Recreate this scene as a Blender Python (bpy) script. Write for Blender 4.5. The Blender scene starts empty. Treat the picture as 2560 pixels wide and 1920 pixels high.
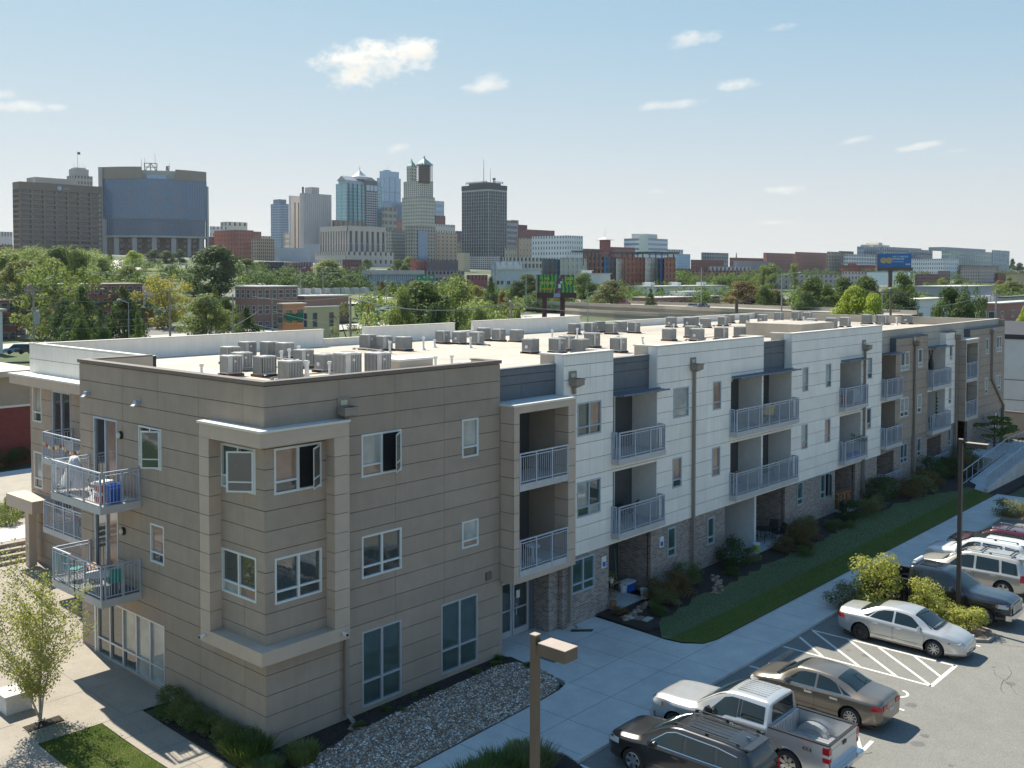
import bpy,math,random
from mathutils import Vector,Matrix
random.seed(7)
R=math.radians
scn=bpy.context.scene
COL=scn.collection

# ------------------------------------------------------------------ camera
CAM=Vector((-17.0909,-25.0555,14.1399))
YAW,PIT,ROL,FOC,PX,PY=R(41.9259),R(1.9272),R(0.0752),2533.78,1280.0,769.28
FW=Vector((math.cos(PIT)*math.cos(YAW),math.cos(PIT)*math.sin(YAW),-math.sin(PIT)))
_r=Vector((math.sin(YAW),-math.cos(YAW),0));_u=_r.cross(FW)
RT=_r*math.cos(ROL) +_u*math.sin(ROL)
UP=-_r*math.sin(ROL) +_u*math.cos(ROL)
cam=bpy.data.objects.new('camera',bpy.data.cameras.new('camera'))
COL.objects.link(cam)
m4=Matrix((RT,UP,-FW)).transposed().to_4x4();m4.translation=CAM
cam.matrix_world=m4
cam.data.sensor_width=36;cam.data.lens=FOC/2560*36
cam.data.shift_y=(PY-960)/2560
cam.data.clip_end=60000;cam.data.clip_start=0.5
scn.camera=cam

# ------------------------------------------------------------------ sky, clouds, sun
SUN=Vector((.105,.80,1.0)).normalized()
EL=math.asin(SUN.z);AZ=math.atan2(SUN.x,SUN.y)
world=bpy.data.worlds.new('World');scn.world=world;world.use_nodes=True
def build_world():
    nt=world.node_tree;nt.nodes.clear();N=nt.nodes.new;L=nt.links.new
    sky=N('ShaderNodeTexSky');sky.sky_type='NISHITA';sky.sun_disc=False
    sky.sun_elevation=EL;sky.sun_rotation=AZ
    sky.altitude=300;sky.air_density=AIR;sky.dust_density=DUST;sky.ozone_density=OZONE
    hs=N('ShaderNodeHueSaturation');hs.inputs['Hue'].default_value=SKY_HUE
    hs.inputs['Saturation'].default_value=SKY_SAT;hs.inputs['Value'].default_value=1
    L(sky.outputs[0],hs.inputs['Color'])
    gam=N('ShaderNodeGamma');gam.inputs[1].default_value=SKY_GAM;L(hs.outputs[0],gam.inputs[0])
    tc=N('ShaderNodeTexCoord')
    def vm(op,a,b=None):
        n=N('ShaderNodeVectorMath');n.operation=op
        for i,x in enumerate((a,b)):
            if isinstance(x,(tuple,list)):n.inputs[i].default_value=x
            elif x is not None:L(x,n.inputs[i])
        return n.outputs[0]
    a_=vm('MULTIPLY',gam.outputs[0],SKY_GAIN)                 # soft shoulder, the same over the whole dome
    last=vm('DIVIDE',a_,vm('ADD',vm('MULTIPLY',a_,tuple(1/k for k in SKY_K)),(1,1,1)))
    # each cloud: a soft ellipse around one direction, broken up by noise
    def math_(op,a,b=None,c=None):
        n=N('ShaderNodeMath');n.operation=op
        for i,x in enumerate((a,b,c)):
            if x is None:continue
            if isinstance(x,(int,float)):n.inputs[i].default_value=x
            else:L(x,n.inputs[i])
        return n.outputs[0]
    def vdot(v):
        n=N('ShaderNodeVectorMath');n.operation='DOT_PRODUCT';L(tc.outputs['Generated'],n.inputs[0]);n.inputs[1].default_value=v
        return n.outputs['Value']
    noise=N('ShaderNodeTexNoise');noise.inputs['Scale'].default_value=34;noise.inputs['Detail'].default_value=7
    noise.inputs['Roughness'].default_value=.62
    mp=N('ShaderNodeMapping');mp.inputs['Scale'].default_value=(1,1,1.7)
    L(tc.outputs['Generated'],mp.inputs[0]);L(mp.outputs[0],noise.inputs['Vector'])
    n2=N('ShaderNodeTexNoise');n2.inputs['Scale'].default_value=90;n2.inputs['Detail'].default_value=5
    L(mp.outputs[0],n2.inputs['Vector'])
    wob=math_('MULTIPLY',math_('SUBTRACT',noise.outputs[0],.5),3.4)
    wob=math_('ADD',wob,math_('MULTIPLY',math_('SUBTRACT',n2.outputs[0],.5),1.0))
    dens=None;under=None
    for (px,py,rx,ry,tilt,st) in CLOUDS:
        d=(FW +RT*((px-PX)/FOC) -UP*((py-PY)/FOC)).normalized()
        r=d.cross(Vector((0,0,1))).normalized();u=r.cross(d).normalized()
        c,s=math.cos(R(tilt)),math.sin(R(tilt))
        a=math_('MULTIPLY',vdot(r*c +u*s),FOC/rx);b=math_('MULTIPLY',vdot(-r*s +u*c),FOC/ry)
        rr=math_('ADD',math_('MULTIPLY',a,a),math_('MULTIPLY',b,b))
        back=math_('MULTIPLY',math_('LESS_THAN',vdot(d),0.5),50)
        q=math_('ADD',math_('SUBTRACT',1.0,math_('ADD',rr,back)),wob)
        n=N('ShaderNodeMapRange');n.interpolation_type='SMOOTHSTEP'
        n.inputs['From Min'].default_value=.0;n.inputs['From Max'].default_value=1.35
        n.inputs['To Min'].default_value=0;n.inputs['To Max'].default_value=st;L(q,n.inputs[0])
        ub=math_('MULTIPLY',n.outputs[0],math_('MULTIPLY_ADD',b,-.8,.35))  # darkens each cloud's underside: its shade put into the colour
        dens=n.outputs[0] if dens is None else math_('MAXIMUM',dens,n.outputs[0])
        under=ub if under is None else math_('MAXIMUM',under,ub)
    mix=N('ShaderNodeMix');mix.data_type='RGBA'
    L(dens,mix.inputs['Factor']);L(last,mix.inputs[6])
    cm=N('ShaderNodeMix');cm.data_type='RGBA';L(under,cm.inputs['Factor'])
    cm.inputs[6].default_value=CLOUD_COL;cm.inputs[7].default_value=tuple(.74*x for x in CLOUD_COL[:3]) +(1,)
    L(cm.outputs[2],mix.inputs[7])
    bg=N('ShaderNodeBackground');L(mix.outputs[2],bg.inputs['Color']);bg.inputs['Strength'].default_value=SKY_STR
    out=N('ShaderNodeOutputWorld');L(bg.outputs[0],out.inputs['Surface'])
SKY_STR,SKY_HUE,SKY_SAT,SKY_GAM=.15,.505,1.25,1.2
SKY_GAIN,SKY_K=(.61,.605,.75),(1.50,1.48,1.44)
AIR,DUST,OZONE,SUN_E,EXPO=1.0,.1,1.6,2.0,2.08
CLOUD_COL=(1.85,1.78,1.62,1)
CLOUDS=[(940,150,165,58,5,1),(885,188,80,38,0,.9),(1040,128,70,38,12,.9),
          (1215,212,62,26,12,.6),(45,265,75,16,0,.5),(15,235,40,18,5,.5),
          (1735,98,85,22,6,.5),(1680,262,90,14,4,.45),(1840,212,62,17,5,.62),
          (1955,70,45,12,8,.35),(2300,365,60,9,8,.4),(2140,350,45,9,10,.35),(1965,474,58,15,3,.45),
          (995,370,42,12,18,.4),(2380,378,40,7,4,.35),(140,268,26,9,0,.4),(1950,556,60,6,0,.3),
          (1640,478,25,9,0,.3),(1740,608,30,8,0,.25)]
build_world()
sun=bpy.data.objects.new('sun',bpy.data.lights.new('sun','SUN'));COL.objects.link(sun)
sun.data.energy=SUN_E;sun.data.angle=R(.5);sun.data.color=(1,.93,.80)
sun.rotation_euler=SUN.to_track_quat('Z','Y').to_euler()
scn.view_settings.view_transform='Standard';scn.view_settings.look='None'
scn.view_settings.gamma=1;scn.view_settings.use_curve_mapping=False
scn.view_settings.exposure=EXPO

# ------------------------------------------------------------------ maths for placing things by their real depth
def at(px,py,D):return CAM +(FW +RT*((px-PX)/FOC) -UP*((py-PY)/FOC))*D
def sm(a,b,t):
    t=max(0,min(1,(t-a)/(b-a)));return t*t*(3-2*t)
HILL=[(100,(0,0,0)),(200,(2.4,1.6,1.2)),(300,(9.0,3.2,2.0)),(400,(14,5.6,4)),(450,(17,9,5.5)),(700,(28,16,10)),(1000,(32,19,14)),(2500,(36,23,18)),(9000,(40,28,24))]
def terrain(x,y):
    p=Vector((x,y,0)) -CAM;d=p.x*FW.x +p.y*FW.y;l=p.x*_r.x +p.y*_r.y
    near=max(0.,min(.9,(y-3)*.045)) if x<40 else 0
    ang=l/max(d,1)
    hill=0
    for (da,ha),(db,hb) in zip(HILL,HILL[1:]):
        if d>=da:
            f=sm(da,db,d) if d<db else 1;q=[a_+(b_-a_)*f for a_,b_ in zip(ha,hb)]
            k=max(-1,min(1,ang/.42));hill=q[1]+(q[0]-q[1])*max(0,-k)+(q[2]-q[1])*max(0,k)
    return -.25 +near*(1-sm(60,300,d)) +.0 +(hill if d>0 else 0)
def crop(ox,oy,s):return lambda x,y:(ox+x/s,oy+y/s)
S1=crop(0,350,3.456);S2=crop(640,350,3.456);S3=crop(1280,500,3.456);S4=crop(1920,500,3.456)

# ------------------------------------------------------------------ materials
MATS={}
def mat(name,col,rough=.7,metal=0,var=.08,scale=3.0,bump=0,bscale=None,spec=.5,coat=0,dirt=0,objvar=0,streak=0,detail=4):
    if name in MATS:return MATS[name]
    m=bpy.data.materials.new(name);m.use_nodes=True;MATS[name]=m
    nt=m.node_tree;b=nt.nodes['Principled BSDF'];N=nt.nodes.new;L=nt.links.new
    b.inputs['Roughness'].default_value=rough;b.inputs['Metallic'].default_value=metal
    b.inputs['Specular IOR Level'].default_value=spec;b.inputs['Coat Weight'].default_value=coat
    b.inputs['Coat Roughness'].default_value=.04
    tc=N('ShaderNodeTexCoord')
    n=N('ShaderNodeTexNoise');n.inputs['Scale'].default_value=scale;n.inputs['Detail'].default_value=detail;n.inputs['Roughness'].default_value=.6
    L(tc.outputs['Object'],n.inputs['Vector'])
    mx=N('ShaderNodeMix');mx.data_type='RGBA'
    mr=N('ShaderNodeMapRange');mr.inputs['From Min'].default_value=.3;mr.inputs['From Max'].default_value=.7
    L(n.outputs[0],mr.inputs[0]);L(mr.outputs[0],mx.inputs['Factor'])
    mx.inputs[6].default_value=tuple(max(0,c*(1-var)) for c in col) +(1,)
    mx.inputs[7].default_value=tuple(min(1,c*(1+var)) for c in col) +(1,)
    last=mx.outputs[2]
    if dirt:
        n2=N('ShaderNodeTexNoise');n2.inputs['Scale'].default_value=scale*.17;n2.inputs['Detail'].default_value=6
        L(tc.outputs['Object'],n2.inputs['Vector'])
        mr2=N('ShaderNodeMapRange');mr2.inputs['From Min'].default_value=.48;mr2.inputs['From Max'].default_value=.72;mr2.inputs['To Max'].default_value=dirt
        L(n2.outputs[0],mr2.inputs[0]);mx2=N('ShaderNodeMix');mx2.data_type='RGBA'
        L(mr2.outputs[0],mx2.inputs['Factor']);L(last,mx2.inputs[6]);mx2.inputs[7].default_value=tuple(c*.55 for c in col) +(1,)
        last=mx2.outputs[2]
    if streak:
        mp=N('ShaderNodeMapping');mp.inputs['Scale'].default_value=(7,7,.35);L(tc.outputs['Object'],mp.inputs[0]);n3=N('ShaderNodeTexNoise');n3.inputs['Scale'].default_value=1;n3.inputs['Detail'].default_value=6
        L(mp.outputs[0],n3.inputs['Vector']);m3=N('ShaderNodeMapRange');m3.inputs['From Min'].default_value=.3;m3.inputs['From Max'].default_value=.7;m3.inputs['To Min'].default_value=1-streak;m3.inputs['To Max'].default_value=1+streak*.5
        L(n3.outputs[0],m3.inputs[0]);v3=N('ShaderNodeVectorMath');v3.operation='SCALE';L(last,v3.inputs[0]);L(m3.outputs[0],v3.inputs['Scale']);last=v3.outputs[0]
    if objvar:
        oi=N('ShaderNodeObjectInfo');mr3=N('ShaderNodeMapRange');mr3.inputs['To Min'].default_value=1-objvar;mr3.inputs['To Max'].default_value=1+objvar
        L(oi.outputs['Random'],mr3.inputs[0]);vm=N('ShaderNodeVectorMath');vm.operation='SCALE'
        L(last,vm.inputs[0]);L(mr3.outputs[0],vm.inputs['Scale']);last=vm.outputs[0]
    L(last,b.inputs['Base Color'])
    if bump:
        bn=N('ShaderNodeTexNoise');bn.inputs['Scale'].default_value=bscale or scale*6;bn.inputs['Detail'].default_value=5
        L(tc.outputs['Object'],bn.inputs['Vector'])
        bp=N('ShaderNodeBump');bp.inputs['Strength'].default_value=bump;bp.inputs['Distance'].default_value=.02
        L(bn.outputs[0],bp.inputs['Height']);L(bp.outputs[0],b.inputs['Normal'])
    return m
def glassmat(name,col=(.02,.03,.03),rough=.04,ior=1.7,wav=.0,tint=(1,1,1),metal=0):
    if name in MATS:return MATS[name]
    m=bpy.data.materials.new(name);m.use_nodes=True;MATS[name]=m
    nt=m.node_tree;b=nt.nodes['Principled BSDF'];N=nt.nodes.new;L=nt.links.new
    b.inputs['Roughness'].default_value=rough;b.inputs['IOR'].default_value=ior;b.inputs['Metallic'].default_value=metal
    b.inputs['Specular Tint'].default_value=tuple(tint) +(1,)
    tc=N('ShaderNodeTexCoord');n=N('ShaderNodeTexNoise');n.inputs['Scale'].default_value=1.3;n.inputs['Detail'].default_value=3
    L(tc.outputs['Object'],n.inputs['Vector']);mx=N('ShaderNodeMix');mx.data_type='RGBA';L(n.outputs[0],mx.inputs['Factor'])
    mx.inputs[6].default_value=tuple(c*.4 for c in col) +(1,);mx.inputs[7].default_value=tuple(min(1,c*1.7) for c in col) +(1,)
    L(mx.outputs[2],b.inputs['Base Color'])
    if wav:
        bp=N('ShaderNodeBump');bp.inputs['Strength'].default_value=wav;bp.inputs['Distance'].default_value=.05
        L(n.outputs[0],bp.inputs['Height']);L(bp.outputs[0],b.inputs['Normal'])
    return m

# ------------------------------------------------------------------ mesh builder
class MB:
    def __init__(s):s.v=[];s.f=[];s.m=[]
    def add(s,vs,fs,mi=0):
        o=len(s.v);s.v+=[tuple(v) for v in vs]
        for f in fs:s.f.append(tuple(i+o for i in f));s.m.append(mi)
    def box(s,x0,y0,z0,x1,y1,z1,mi=0):
        x0,x1=min(x0,x1),max(x0,x1);y0,y1=min(y0,y1),max(y0,y1);z0,z1=min(z0,z1),max(z0,z1)
        s.add([(x0,y0,z0),(x1,y0,z0),(x1,y1,z0),(x0,y1,z0),(x0,y0,z1),(x1,y0,z1),(x1,y1,z1),(x0,y1,z1)],
              [(0,3,2,1),(4,5,6,7),(0,1,5,4),(1,2,6,5),(2,3,7,6),(3,0,4,7)],mi)
    def prism(s,pts,z0,z1,mi=0,zf=None):
        n=len(pts);a=sum(pts[i][0]*pts[(i+1)%n][1]-pts[(i+1)%n][0]*pts[i][1] for i in range(n))
        if a<0:pts=pts[::-1]
        h=(lambda p:zf(*p)) if zf else (lambda p:0)
        s.add([(p[0],p[1],z0+h(p)) for p in pts] +[(p[0],p[1],z1+h(p)) for p in pts],
              [tuple(range(n-1,-1,-1)),tuple(range(n,2*n))] +[(i,(i+1)%n,n+(i+1)%n,n+i) for i in range(n)],mi)
    def quad(s,a,b,c,d,mi=0):s.add([a,b,c,d],[(0,1,2,3)],mi)
    def tube(s,p,q,r,n=8,r2=None,mi=0,caps=True):
        p=Vector(p);q=Vector(q);r2=r if r2 is None else r2
        d=(q-p).normalized();a=d.orthogonal().normalized();b=d.cross(a)
        vs=[]
        for c,rr in ((p,r),(q,r2)):
            for i in range(n):
                t=2*math.pi*i/n;vs.append(c +a*(math.cos(t)*rr) +b*(math.sin(t)*rr))
        fs=[(i,(i+1)%n,n+(i+1)%n,n+i) for i in range(n)]
        if caps:fs+=[tuple(range(n-1,-1,-1)),tuple(range(n,2*n))]
        s.add(vs,fs,mi)
    def lathe(s,c,prof,n=16,axis='z',mi=0):
        vs=[]
        for (r,h) in prof:
            for i in range(n):
                t=2*math.pi*i/n +(math.pi/4 if n==4 else 0);x,y=r*math.cos(t),r*math.sin(t)
                vs.append({'z':(c[0]+x,c[1]+y,c[2]+h),'y':(c[0]+x,c[1]+h,c[2]+y),'x':(c[0]+h,c[1]+x,c[2]+y)}[axis])
        fs=[(j*n+i,j*n+(i+1)%n,(j+1)*n+(i+1)%n,(j+1)*n+i) for j in range(len(prof)-1) for i in range(n)]
        s.add(vs,fs,mi)
    def blob(s,c,r,mi=0,sx=1,sz=1,jit=.25):
        t=(1+5**.5)/2
        vs=[(-1,t,0),(1,t,0),(-1,-t,0),(1,-t,0),(0,-1,t),(0,1,t),(0,-1,-t),(0,1,-t),(t,0,-1),(t,0,1),(-t,0,-1),(-t,0,1)]
        fs=[(0,11,5),(0,5,1),(0,1,7),(0,7,10),(0,10,11),(1,5,9),(5,11,4),(11,10,2),(10,7,6),(7,1,8),(3,9,4),(3,4,2),(3,2,6),(3,6,8),(3,8,9),(4,9,5),(2,4,11),(6,2,10),(8,6,7),(9,8,1)]
        k=1/math.sqrt(1+t*t)
        s.add([(c[0]+v[0]*k*r*sx*random.uniform(1-jit,1+jit),c[1]+v[1]*k*r*random.uniform(1-jit,1+jit),c[2]+v[2]*k*r*sz*random.uniform(1-jit,1+jit)) for v in vs],fs,mi)
    def mesh(s,name,mats,smooth=False):
        me=bpy.data.meshes.new(name);me.from_pydata(s.v,[],s.f)
        for m in (mats if isinstance(mats,(list,tuple)) else [mats]):me.materials.append(m)
        if len(me.materials)>1:me.polygons.foreach_set('material_index',s.m)
        if smooth:me.polygons.foreach_set('use_smooth',[True]*len(me.polygons))
        me.update();return me
    def build(s,name,mats,parent=None,smooth=False,label=None,cat=None,group=None,kind=None):
        o=bpy.data.objects.new(name,s.mesh(name,mats,smooth));COL.objects.link(o)
        if parent:o.parent=parent
        return tag(o,label,cat,group,kind)
def tag(o,label=None,cat=None,group=None,kind=None):
    if label:o['label']=label
    if cat:o['category']=cat
    if group:o['group']=group
    if kind:o['kind']=kind
    return o
def empty(name,label,cat,group=None,loc=(0,0,0),rz=0):
    o=bpy.data.objects.new(name,None);COL.objects.link(o);o.location=loc;o.rotation_euler=(0,0,rz)
    o.empty_display_size=.2
    return tag(o,label,cat,group)
def copy_tree(o,parent=None,loc=None,rz=None,label=None):
    c=o.copy();COL.objects.link(c)
    if parent:c.parent=parent
    if loc is not None:c.location=loc
    if rz is not None:c.rotation_euler=(0,0,rz)
    if label:c['label']=label
    for ch in list(o.children):copy_tree(ch,c)
    return c
def lin(xs,x):
    if x<=xs[0][0]:return xs[0][1]
    for a,b in zip(xs,xs[1:]):
        if x<=b[0]:return a[1] +(b[1]-a[1])*(x-a[0])/(b[0]-a[0])
    return xs[-1][1]
def spl(xs,x):
    # Catmull-like smooth interpolation
    if x<=xs[0][0]:return xs[0][1]
    if x>=xs[-1][0]:return xs[-1][1]
    for i in range(len(xs)-1):
        if x<=xs[i+1][0]:
            x0,y0=xs[i];x1,y1=xs[i+1];h=x1-x0
            def sl(j):
                if j<=0 or j>=len(xs)-1:
                    k=min(max(j,0),len(xs)-2);k=0 if j<=0 else len(xs)-2
                    return (xs[k+1][1]-xs[k][1])/(xs[k+1][0]-xs[k][0])
                a=(xs[j][1]-xs[j-1][1])/(xs[j][0]-xs[j-1][0]);b=(xs[j+1][1]-xs[j][1])/(xs[j+1][0]-xs[j][0])
                return 0 if a*b<=0 else 2*a*b/(a+b)
            t=(x-x0)/h;m0,m1=sl(i)*h,sl(i+1)*h
            return (2*t**3-3*t*t+1)*y0 +(t**3-2*t*t+t)*m0 +(-2*t**3+3*t*t)*y1 +(t**3-t*t)*m1
def text_mesh(txt,size,m,name='lettering',extrude=.0,spacing=1.0,bold=0.0):
    cu=bpy.data.curves.new(name,'FONT');cu.body=txt;cu.size=size;cu.extrude=extrude;cu.space_character=spacing
    cu.align_x='CENTER';cu.align_y='CENTER';cu.offset=bold;cu.resolution_u=2
    o=bpy.data.objects.new(name,cu);COL.objects.link(o)
    bpy.context.view_layer.update()
    me=bpy.data.meshes.new_from_object(o.evaluated_get(bpy.context.evaluated_depsgraph_get()))
    bpy.data.objects.remove(o);me.materials.clear();me.materials.append(m);me.name=name
    r=bpy.data.objects.new(name,me);COL.objects.link(r);return r
ORD=['first','second','third','fourth','fifth','sixth','seventh','eighth','ninth','tenth','eleventh','twelfth','thirteenth','fourteenth','fifteenth','sixteenth','seventeenth','eighteenth','nineteenth','twentieth'] +['twenty-'+x for x in ('first','second','third','fourth','fifth','sixth','seventh','eighth')]
# ------------------------------------------------------------------ palette
TAN=mat('tan_panel',(.36,.288,.222),.75,var=.07,scale=1.5,dirt=.25,objvar=.05,streak=.04,bump=.15,bscale=40)
TANF=mat('beige_metal',(.50,.40,.31),.6,var=.06,scale=2,dirt=.2,objvar=.04)
TANL=mat('light_tan_panel',(.46,.41,.34),.7,var=.07,scale=2,dirt=.2,objvar=.05)
WHT=mat('white_panel',(.88,.83,.74),.65,var=.05,scale=1.2,dirt=.2,objvar=.045,streak=.05,bump=.1,bscale=40)
SLT=mat('slate_panel',(.12,.135,.15),.6,var=.1,scale=2,objvar=.05)
BACK=mat('panel_joint_backing',(.05,.045,.04),.9)
TPO=mat('roof_membrane',(.47,.415,.335),.6,var=.10,scale=1.1,dirt=.6)
COPING=mat('pale_coping',(.66,.64,.58),.5,var=.05)
COPBR=mat('brown_coping',(.16,.125,.10),.5,var=.05)
VINYL=mat('window_vinyl',(.62,.65,.62),.45,var=.03)
ALU=mat('galvanised_rail',(.44,.50,.58),.42,metal=.35,var=.1,scale=5)
CONC=mat('concrete_slab',(.44,.43,.40),.85,var=.1,scale=3,dirt=.3,bump=.2)
SOFF=mat('balcony_fascia',(.50,.49,.47),.7,var=.06,scale=3,dirt=.2)
DOORM=mat('slate_door_wall',(.07,.075,.08),.6)
ROOMS=mat('loggia_wall',(.66,.65,.62),.8,var=.05)
AWN=mat('awning_steel',(.13,.17,.22),.4,metal=.3)
PIPE=mat('downpipe_metal',(.27,.23,.185),.5,var=.06,objvar=.03)
LAMPY=mat('lamp_glass_scupper_light',(.55,.53,.38),.3)
GLS=glassmat('window_glass',(.035,.05,.05),.03,2.1,.04)
GLB=glassmat('blind_behind_glass',(.34,.36,.33),.06,1.8,.04)
GLC=glassmat('curtain_behind_glass',(.30,.20,.15),.06,1.8,.04)
GLG=glassmat('green_glass',(.05,.085,.078),.04,1.9,.03)
DARK=mat('opening_shade',(.02,.02,.022),.9)  # near-black: the shade inside openings put into the colour
BLUE=mat('blue_plastic',(.02,.12,.48),.5);REDP=mat('red_plastic',(.42,.02,.03),.5)
WHTP=mat('white_plastic',(.7,.7,.68),.5);TEAL=mat('teal_plastic',(.02,.33,.30),.6)
BLKP=mat('black_plastic',(.02,.02,.022),.5);WOOD=mat('warm_wood',(.33,.17,.08),.6,var=.2,scale=12)
GRNP=mat('lime_plastic',(.35,.6,.05),.5);YELP=mat('yellow_plastic',(.7,.5,.05),.5)

def brickmat(name,c1,c2,mortar,w=.22,h=.072,swap=False):
    m=bpy.data.materials.new(name);m.use_nodes=True;nt=m.node_tree;b=nt.nodes['Principled BSDF'];N=nt.nodes.new;L=nt.links.new
    tc=N('ShaderNodeTexCoord');sp=N('ShaderNodeSeparateXYZ');cb=N('ShaderNodeCombineXYZ');L(tc.outputs['Object'],sp.inputs[0])
    ad=N('ShaderNodeMath');ad.operation='ADD';L(sp.outputs[0],ad.inputs[0]);L(sp.outputs[1],ad.inputs[1])
    L(ad.outputs[0],cb.inputs[0]);L(sp.outputs[2],cb.inputs[1])
    br=N('ShaderNodeTexBrick');br.inputs['Scale'].default_value=1;br.inputs['Brick Width'].default_value=w;br.inputs['Row Height'].default_value=h
    br.inputs['Mortar Size'].default_value=.009;br.inputs['Color1'].default_value=c1 +(1,);br.inputs['Color2'].default_value=c2 +(1,);br.inputs['Mortar'].default_value=mortar +(1,)
    br.inputs['Bias'].default_value=-.1;L(cb.outputs[0],br.inputs['Vector'])
    n=N('ShaderNodeTexNoise');n.inputs['Scale'].default_value=5;n.inputs['Detail'].default_value=5;L(cb.outputs[0],n.inputs['Vector'])
    hs=N('ShaderNodeHueSaturation');mr=N('ShaderNodeMapRange');mr.inputs['To Min'].default_value=.75;mr.inputs['To Max'].default_value=1.3
    L(n.outputs[0],mr.inputs[0]);L(mr.outputs[0],hs.inputs['Value']);L(br.outputs[0],hs.inputs['Color']);L(hs.outputs[0],b.inputs['Base Color'])
    b.inputs['Roughness'].default_value=.85
    bp=N('ShaderNodeBump');bp.inputs['Strength'].default_value=.6;bp.inputs['Distance'].default_value=.01;bp.invert=True
    L(br.outputs['Fac'],bp.inputs['Height']);L(bp.outputs[0],b.inputs['Normal'])
    MATS[name]=m;return m
BRK=brickmat('grey_brown_brick',(.34,.27,.23),(.13,.105,.095),(.42,.38,.34))
BRKR=brickmat('red_brick',(.30,.085,.05),(.20,.05,.035),(.30,.22,.18))

# ------------------------------------------------------------------ wall frames and panels
class Fr:
    """axis-aligned wall plane: u along the wall, n outward, z up"""
    def __init__(s,k,c):s.k,s.c=k,c
    def p(s,u,n,z):return (u,s.c-n,z) if s.k=='S' else ((s.c-n,u,z) if s.k=='W' else ((u,s.c+n,z) if s.k=='N' else (s.c+n,u,z)))
    def box(s,mb,u0,u1,n0,n1,z0,z1,mi=0):mb.box(*s.p(u0,n0,z0),*s.p(u1,n1,z1),mi)
def minus(u0,u1,z0,z1,holes):
    hs=[h for h in holes if h[0]<u1-1e-4 and h[1]>u0+1e-4 and h[2]<z1-1e-4 and h[3]>z0+1e-4]
    if not hs:return [(u0,u1,z0,z1)]
    us=sorted({u0,u1} | {min(max(x,u0),u1) for h in hs for x in h[:2]});zs=sorted({z0,z1} | {min(max(x,z0),z1) for h in hs for x in h[2:4]})
    out=[]
    for a,b in zip(us,us[1:]):
        run=None
        for c,d in zip(zs,zs[1:]):
            mu,mz=(a+b)/2,(c+d)/2
            if any(h[0]<mu<h[1] and h[2]<mz<h[3] for h in hs):
                if run:out.append((a,b,*run));run=None
            else:run=(c,d) if not run else (run[0],d)
        if run:out.append((a,b,*run))
    return out
def wall(fr,u0,u1,z0,z1,holes,m,parent,name='wall',th=.22,n=0):
    mb=MB()
    for (a,b,c,d) in minus(u0,u1,z0,z1,holes):fr.box(mb,a,b,-th+n,n,c,d)
    return mb.build(name,m,parent)
def panels(fr,us,zs,holes,m,parent,gap=.02,gu=.005,n0=.0,th=.028,joined=False,name='panel'):
    J=MB() if joined else None
    for a,b in zip(us,us[1:]):
        for c,d in zip(zs,zs[1:]):
            mb=J or MB();k=len(mb.f);t=th +random.uniform(-.002,.002);g=gap/2
            rs=[x for x in minus(a+gu,b-gu,c+g,d-g,holes) if x[1]-x[0]>.01 and x[3]-x[2]>.01]
            while rs:
                grp=[rs.pop(0)];ch=True
                while ch and not joined:
                    ch=False
                    for x in rs[:]:
                        if any(x[0]<=y[1]+.001 and x[1]>=y[0]-.001 and min(x[3],y[3])-max(x[2],y[2])>.001 for y in grp):grp.append(x);rs.remove(x);ch=True
                mb=J or MB()
                for (p,q,r,s) in grp:fr.box(mb,p,q,n0,n0+t,r,s)
                if not joined:mb.build(name,m,parent)
    if joined and J.f:J.build(name,m,parent,kind='stuff')
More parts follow.
